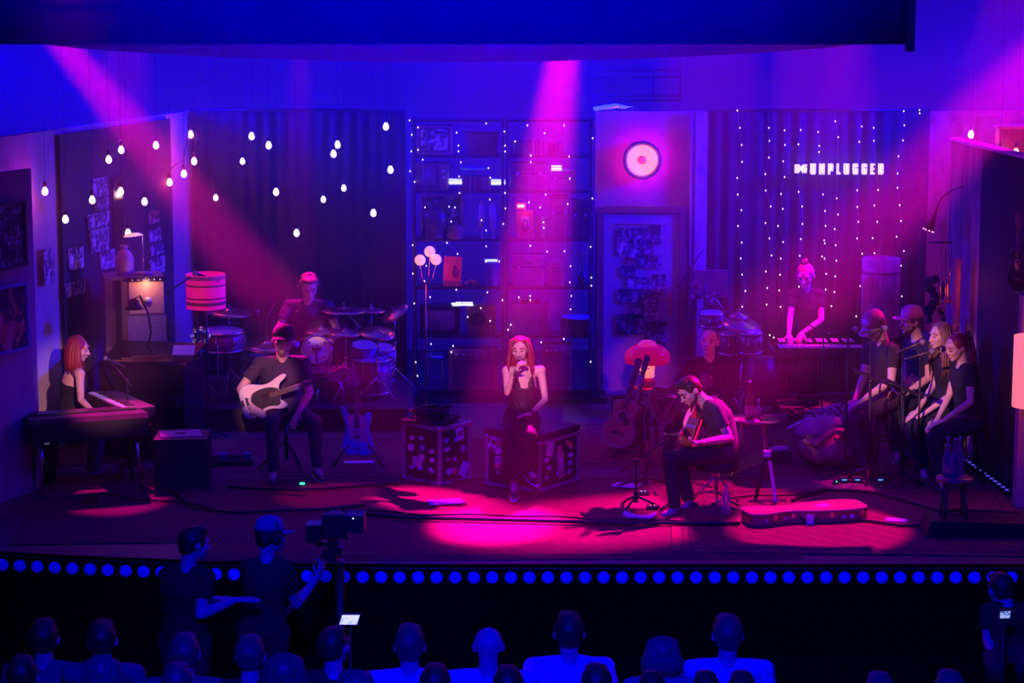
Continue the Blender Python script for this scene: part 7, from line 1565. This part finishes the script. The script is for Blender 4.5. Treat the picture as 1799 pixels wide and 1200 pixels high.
# camera on its post
c = at(590, 925, -1.5); t = thing('film_camera', 'boxy film camera with a matte box on a tall post before the stage', 'camera', c); s_ = ppm(-1.5, .8); g = lambda x, y, dy=0: V(((x - 590) / s_, dy, -(y - 925) / s_))
MB().box(tuple(g(590, 922)), (46 / s_, .16, 44 / s_), bev=.01).build('camera_body', black, t); MB().box(tuple(g(552, 934)), (28 / s_, .18, 32 / s_), bev=.005).build('battery', dmetal, t); MB().box(tuple(g(624, 916)), (34 / s_, .20, 30 / s_), bev=.005).build('matte_box', black, t)
MB().cyl(g(606, 916), g(616, 916), .05).build('lens', dmetal, t); MB().tube([g(575, 899), g(580, 893), g(600, 892), g(606, 899)], .008).build('top_handle', black, t)
MB().ell(tuple(g(622, 905, -.105)), .005, n=8, m=6).build('tally_light', M('led_white', (.8, 1, .9), .5, emit=4), t)
mb = MB(); r_ = random.Random(9)
for k in range(10): mb.box(tuple(g(585 + r_.uniform(-14, 16), 952 + k * 4, r_.uniform(-.04, .04))), (r_.uniform(.05, .13), .1, .03), r_.uniform(-.3, .3))
mb.build('gimbal_head', black, t); MB().cyl(g(596, 985), (g(596, 985).x, 0, GZ - c.z + .01), .035).build('post', black, t)
for k in range(3): a = k * 2.1 + .4; MB().tube([(g(596, 985).x, 0, GZ - c.z + .4), (g(596, 985).x + .4 * cos(a), .4 * sin(a), GZ - c.z + .02)], .02).build('leg', black, t)
# small monitors
def monitor(px, py, wpx, hpx, Y, label, scr, lean=.25):
    c = at(px, py, Y); s = ppm(Y, .3); t = thing('field_monitor', label, 'monitor', c); sh = MX(((1, 0, lean), (0, 1, 0), (0, 0, 1)))
    MB().box((0, 0, 0), (wpx / s, .004, hpx / s), sh).build('screen', scr, t); MB().box((0, .012, 0), (wpx / s + .02, .016, hpx / s + .02), sh).build('housing', black, t); MB().cyl((0, .03, 0), (0, .03, GZ - c.z + .01), .012).build('pole', black, t)
    for k in range(3): a = k * 2.1; MB().tube([(0, .03, GZ - c.z + .25), (.25 * cos(a), .03 + .25 * sin(a), GZ - c.z + .01)], .008).build('leg', black, t)
monitor(614, 1089, 31, 17, -3.2, 'small bright white monitor glowing in the dark below the camera', artm('screen_white', [(.75, .85, 1), (.95, .97, 1), (.6, .7, .85)], 14, emit=.8), .32)
monitor(1766, 1080, 18, 13, -2.8, 'tiny dim monitor glowing at the lower right edge', artm('screen_dim', [(.02, .05, .1), (.1, .2, .3), (.5, .5, .6), (.1, .5, .2)], 30, emit=.8), .05)
P_('crewC', 'barely lit crew member crouched by the tiny monitor at the right edge', (at(1775, 1100, -2.2).x, -2.2, GZ),
   dict(pel=(1775, 1150, -2.2), nk=(1770, 1065, -2.1), hd=(1758, 1036, -2.0), shA=(1738, 1075, -2.1), shB=(1800, 1075, -2.1), elA=(1735, 1125, -2.15), wrA=(1745, 1150, -2.4), elB=(1805, 1130, -2.15), wrB=(1790, 1160, -2.4),
        knA=(1750, 1175, -2.6), knB=(1800, 1175, -2.6), anA=(1750, 1230, -2.3), anB=(1800, 1230, -2.3)), (-.3, .9, -.2),
   dict(k=1.1, hair='short', hairm=hair_d, topm=M('tee_black2', (0, 0, 0)), vox=.012, face=False))
# audience
def watcher(px, py, Y, label, top=None, hair='short', hm=None, k=1.08, face=(0, 1, .05), cap=None, raise_=None, wide=1.0, ln=.3):
    c = at(px, py, Y); x, z = c.x, c.z; sw = .19 * k * wide; n = z - .14 * k
    J = dict(hd=c, nk=V((x, Y - .03, n - .02)), pel=V((x, Y - .05, n - .58)), shA=V((x - sw, Y - .03, n - .065)), shB=V((x + sw, Y - .03, n - .065)), elA=V((x - sw - .06, Y - .04, n - .38)), elB=V((x + sw + .06, Y - .04, n - .38)),
             wrA=V((x - sw - .03, Y + .10, n - .60)), wrB=V((x + sw + .03, Y + .10, n - .60)), knA=V((x - .11, Y, (n - .58 + GZ) / 2 + .03)), knB=V((x + .11, Y, (n - .58 + GZ) / 2 + .03)), anA=V((x - .12, Y - .03, GZ + .09)), anB=V((x + .12, Y - .03, GZ + .09)))
    if raise_: J['elB' if raise_ > 0 else 'elA'] = V((x + raise_ * .18, Y + .10, n - .25)); J['wrB' if raise_ > 0 else 'wrA'] = V((x + raise_ * .05, Y + .02, n + .0))
    o = dict(k=k, topm=top or tee_blk, hair=hair, hairm=hm or hair_d, vox=.014, len=ln, face=False, shoes=False, group='standing audience', hA=((0, .5, -.8), (.3, .8, 0), -1), hB=((0, .5, -.8), (-.3, .8, 0), 1))
    if raise_: o['hB' if raise_ > 0 else 'hA'] = ((-.3 * raise_, 0, 1), (0, .4, 0), 1, .15)
    if cap: o['cap'] = cap
    J['ftA'] = J['anA'] + V((0, .2, -.05)); J['ftB'] = J['anB'] + V((0, .2, -.05))
    return human(label, (x, Y, GZ), J, face, o)
wt = M('shirt_white', (.80, .80, .82), .8, bump=.2); gt = M('shirt_grey', (.22, .22, .28), .8, bump=.2); dt = M('shirt_dim', (.10, .10, .14), .85); pl = artm('shirt_check', [(.42, .42, .5), (.75, .75, .8), (.5, .5, .6)], 22)
watcher(78, 1122, -4.6, 'standing listener with big dark hair and a dim shirt at the far left', dt); watcher(180, 1124, -4.8, 'standing listener lifting a hand to the head, second from the left', dt, raise_=-1)
watcher(325, 1148, -5.0, 'listener with a round fair crown in front of the reaching assistant', dt, hm=hair_m); watcher(440, 1152, -5.0, 'listener with a small bald spot below the camera operator', tee_blk, hm=hair_m)
watcher(588, 1136, -5.0, 'dark-clad listener standing just below the bright monitor', tee_blk, face=(.5, .9, 0)); watcher(720, 1134, -5.2, 'listener in a white shirt with a pale parting in the hair', wt, hm=hair_m, wide=1.12)
watcher(858, 1134, -5.2, 'bald listener in a white shirt', wt, 'bald', wide=1.15); watcher(1000, 1112, -5.0, 'tall dark-haired listener in a white shirt right of the bald one', wt, wide=1.1)
watcher(1163, 1148, -5.2, 'fair-haired listener with a bob, right of the tall one', gt, 'long', hair_b, .98, ln=.10); watcher(1278, 1116, -5.1, 'listener in a checked pale shirt, rightmost of the front row', pl, hm=hair_m, wide=1.1)
for px, py, l, h, hm_, kk in [(40, 1188, 'dark head at the bottom left corner of the crowd', 'short', hair_d, 1.0), (180, 1186, 'light-haired head at the bottom edge below the raised hand', 'long', hair_b, 1.0), (312, 1200, 'head with a pale crown at the bottom edge, third from the left', 'short', hair_m, 1.0),
                  (500, 1186, 'broad dim head at the bottom edge under the camera operator', 'long', hair_m, 1.15), (625, 1210, 'brightly lit fair head at the bottom edge below the monitor', 'long', hair_b, 1.0), (765, 1202, 'dark head cut off in front of the parted-hair listener', 'short', hair_d, 1.0),
                  (893, 1206, 'dark head cut off in front of the bald listener', 'short', hair_d, 1.0), (1048, 1202, 'dark head cut off in front of the tall listener', 'short', hair_d, 1.0), (1145, 1212, 'dim head cut off left of the fair bob', 'short', hair_d, .9),
                  (1240, 1212, 'left one of two dark heads before the checked shirt', 'short', hair_d, .9), (1303, 1212, 'right one of two dark heads before the checked shirt', 'short', hair_d, .9), (1545, 1218, 'dim head alone at the bottom edge right of centre', 'short', hair_m, 1.0), (1668, 1214, 'blue-lit head at the bottom edge near the right', 'short', hair_m, 1.0)]:
    watcher(px, py, -6.3, l, dt, h, hm_, kk)
# low rail in the pit
t = thing('pit_barrier', 'low dark metal rail running through the pit before the stage', 'barrier', (0, -3.6, GZ))
for z in (.35, .95): MB().cyl((-5, 0, z), (5, 0, z), .018).build('rail', dmetal, t)
for k in range(6): MB().cyl((-4.8 + 1.92 * k, 0, 0), (-4.8 + 1.92 * k, 0, .95), .02).build('post', dmetal, t)

bpy.data.scenes.remove(_ts)
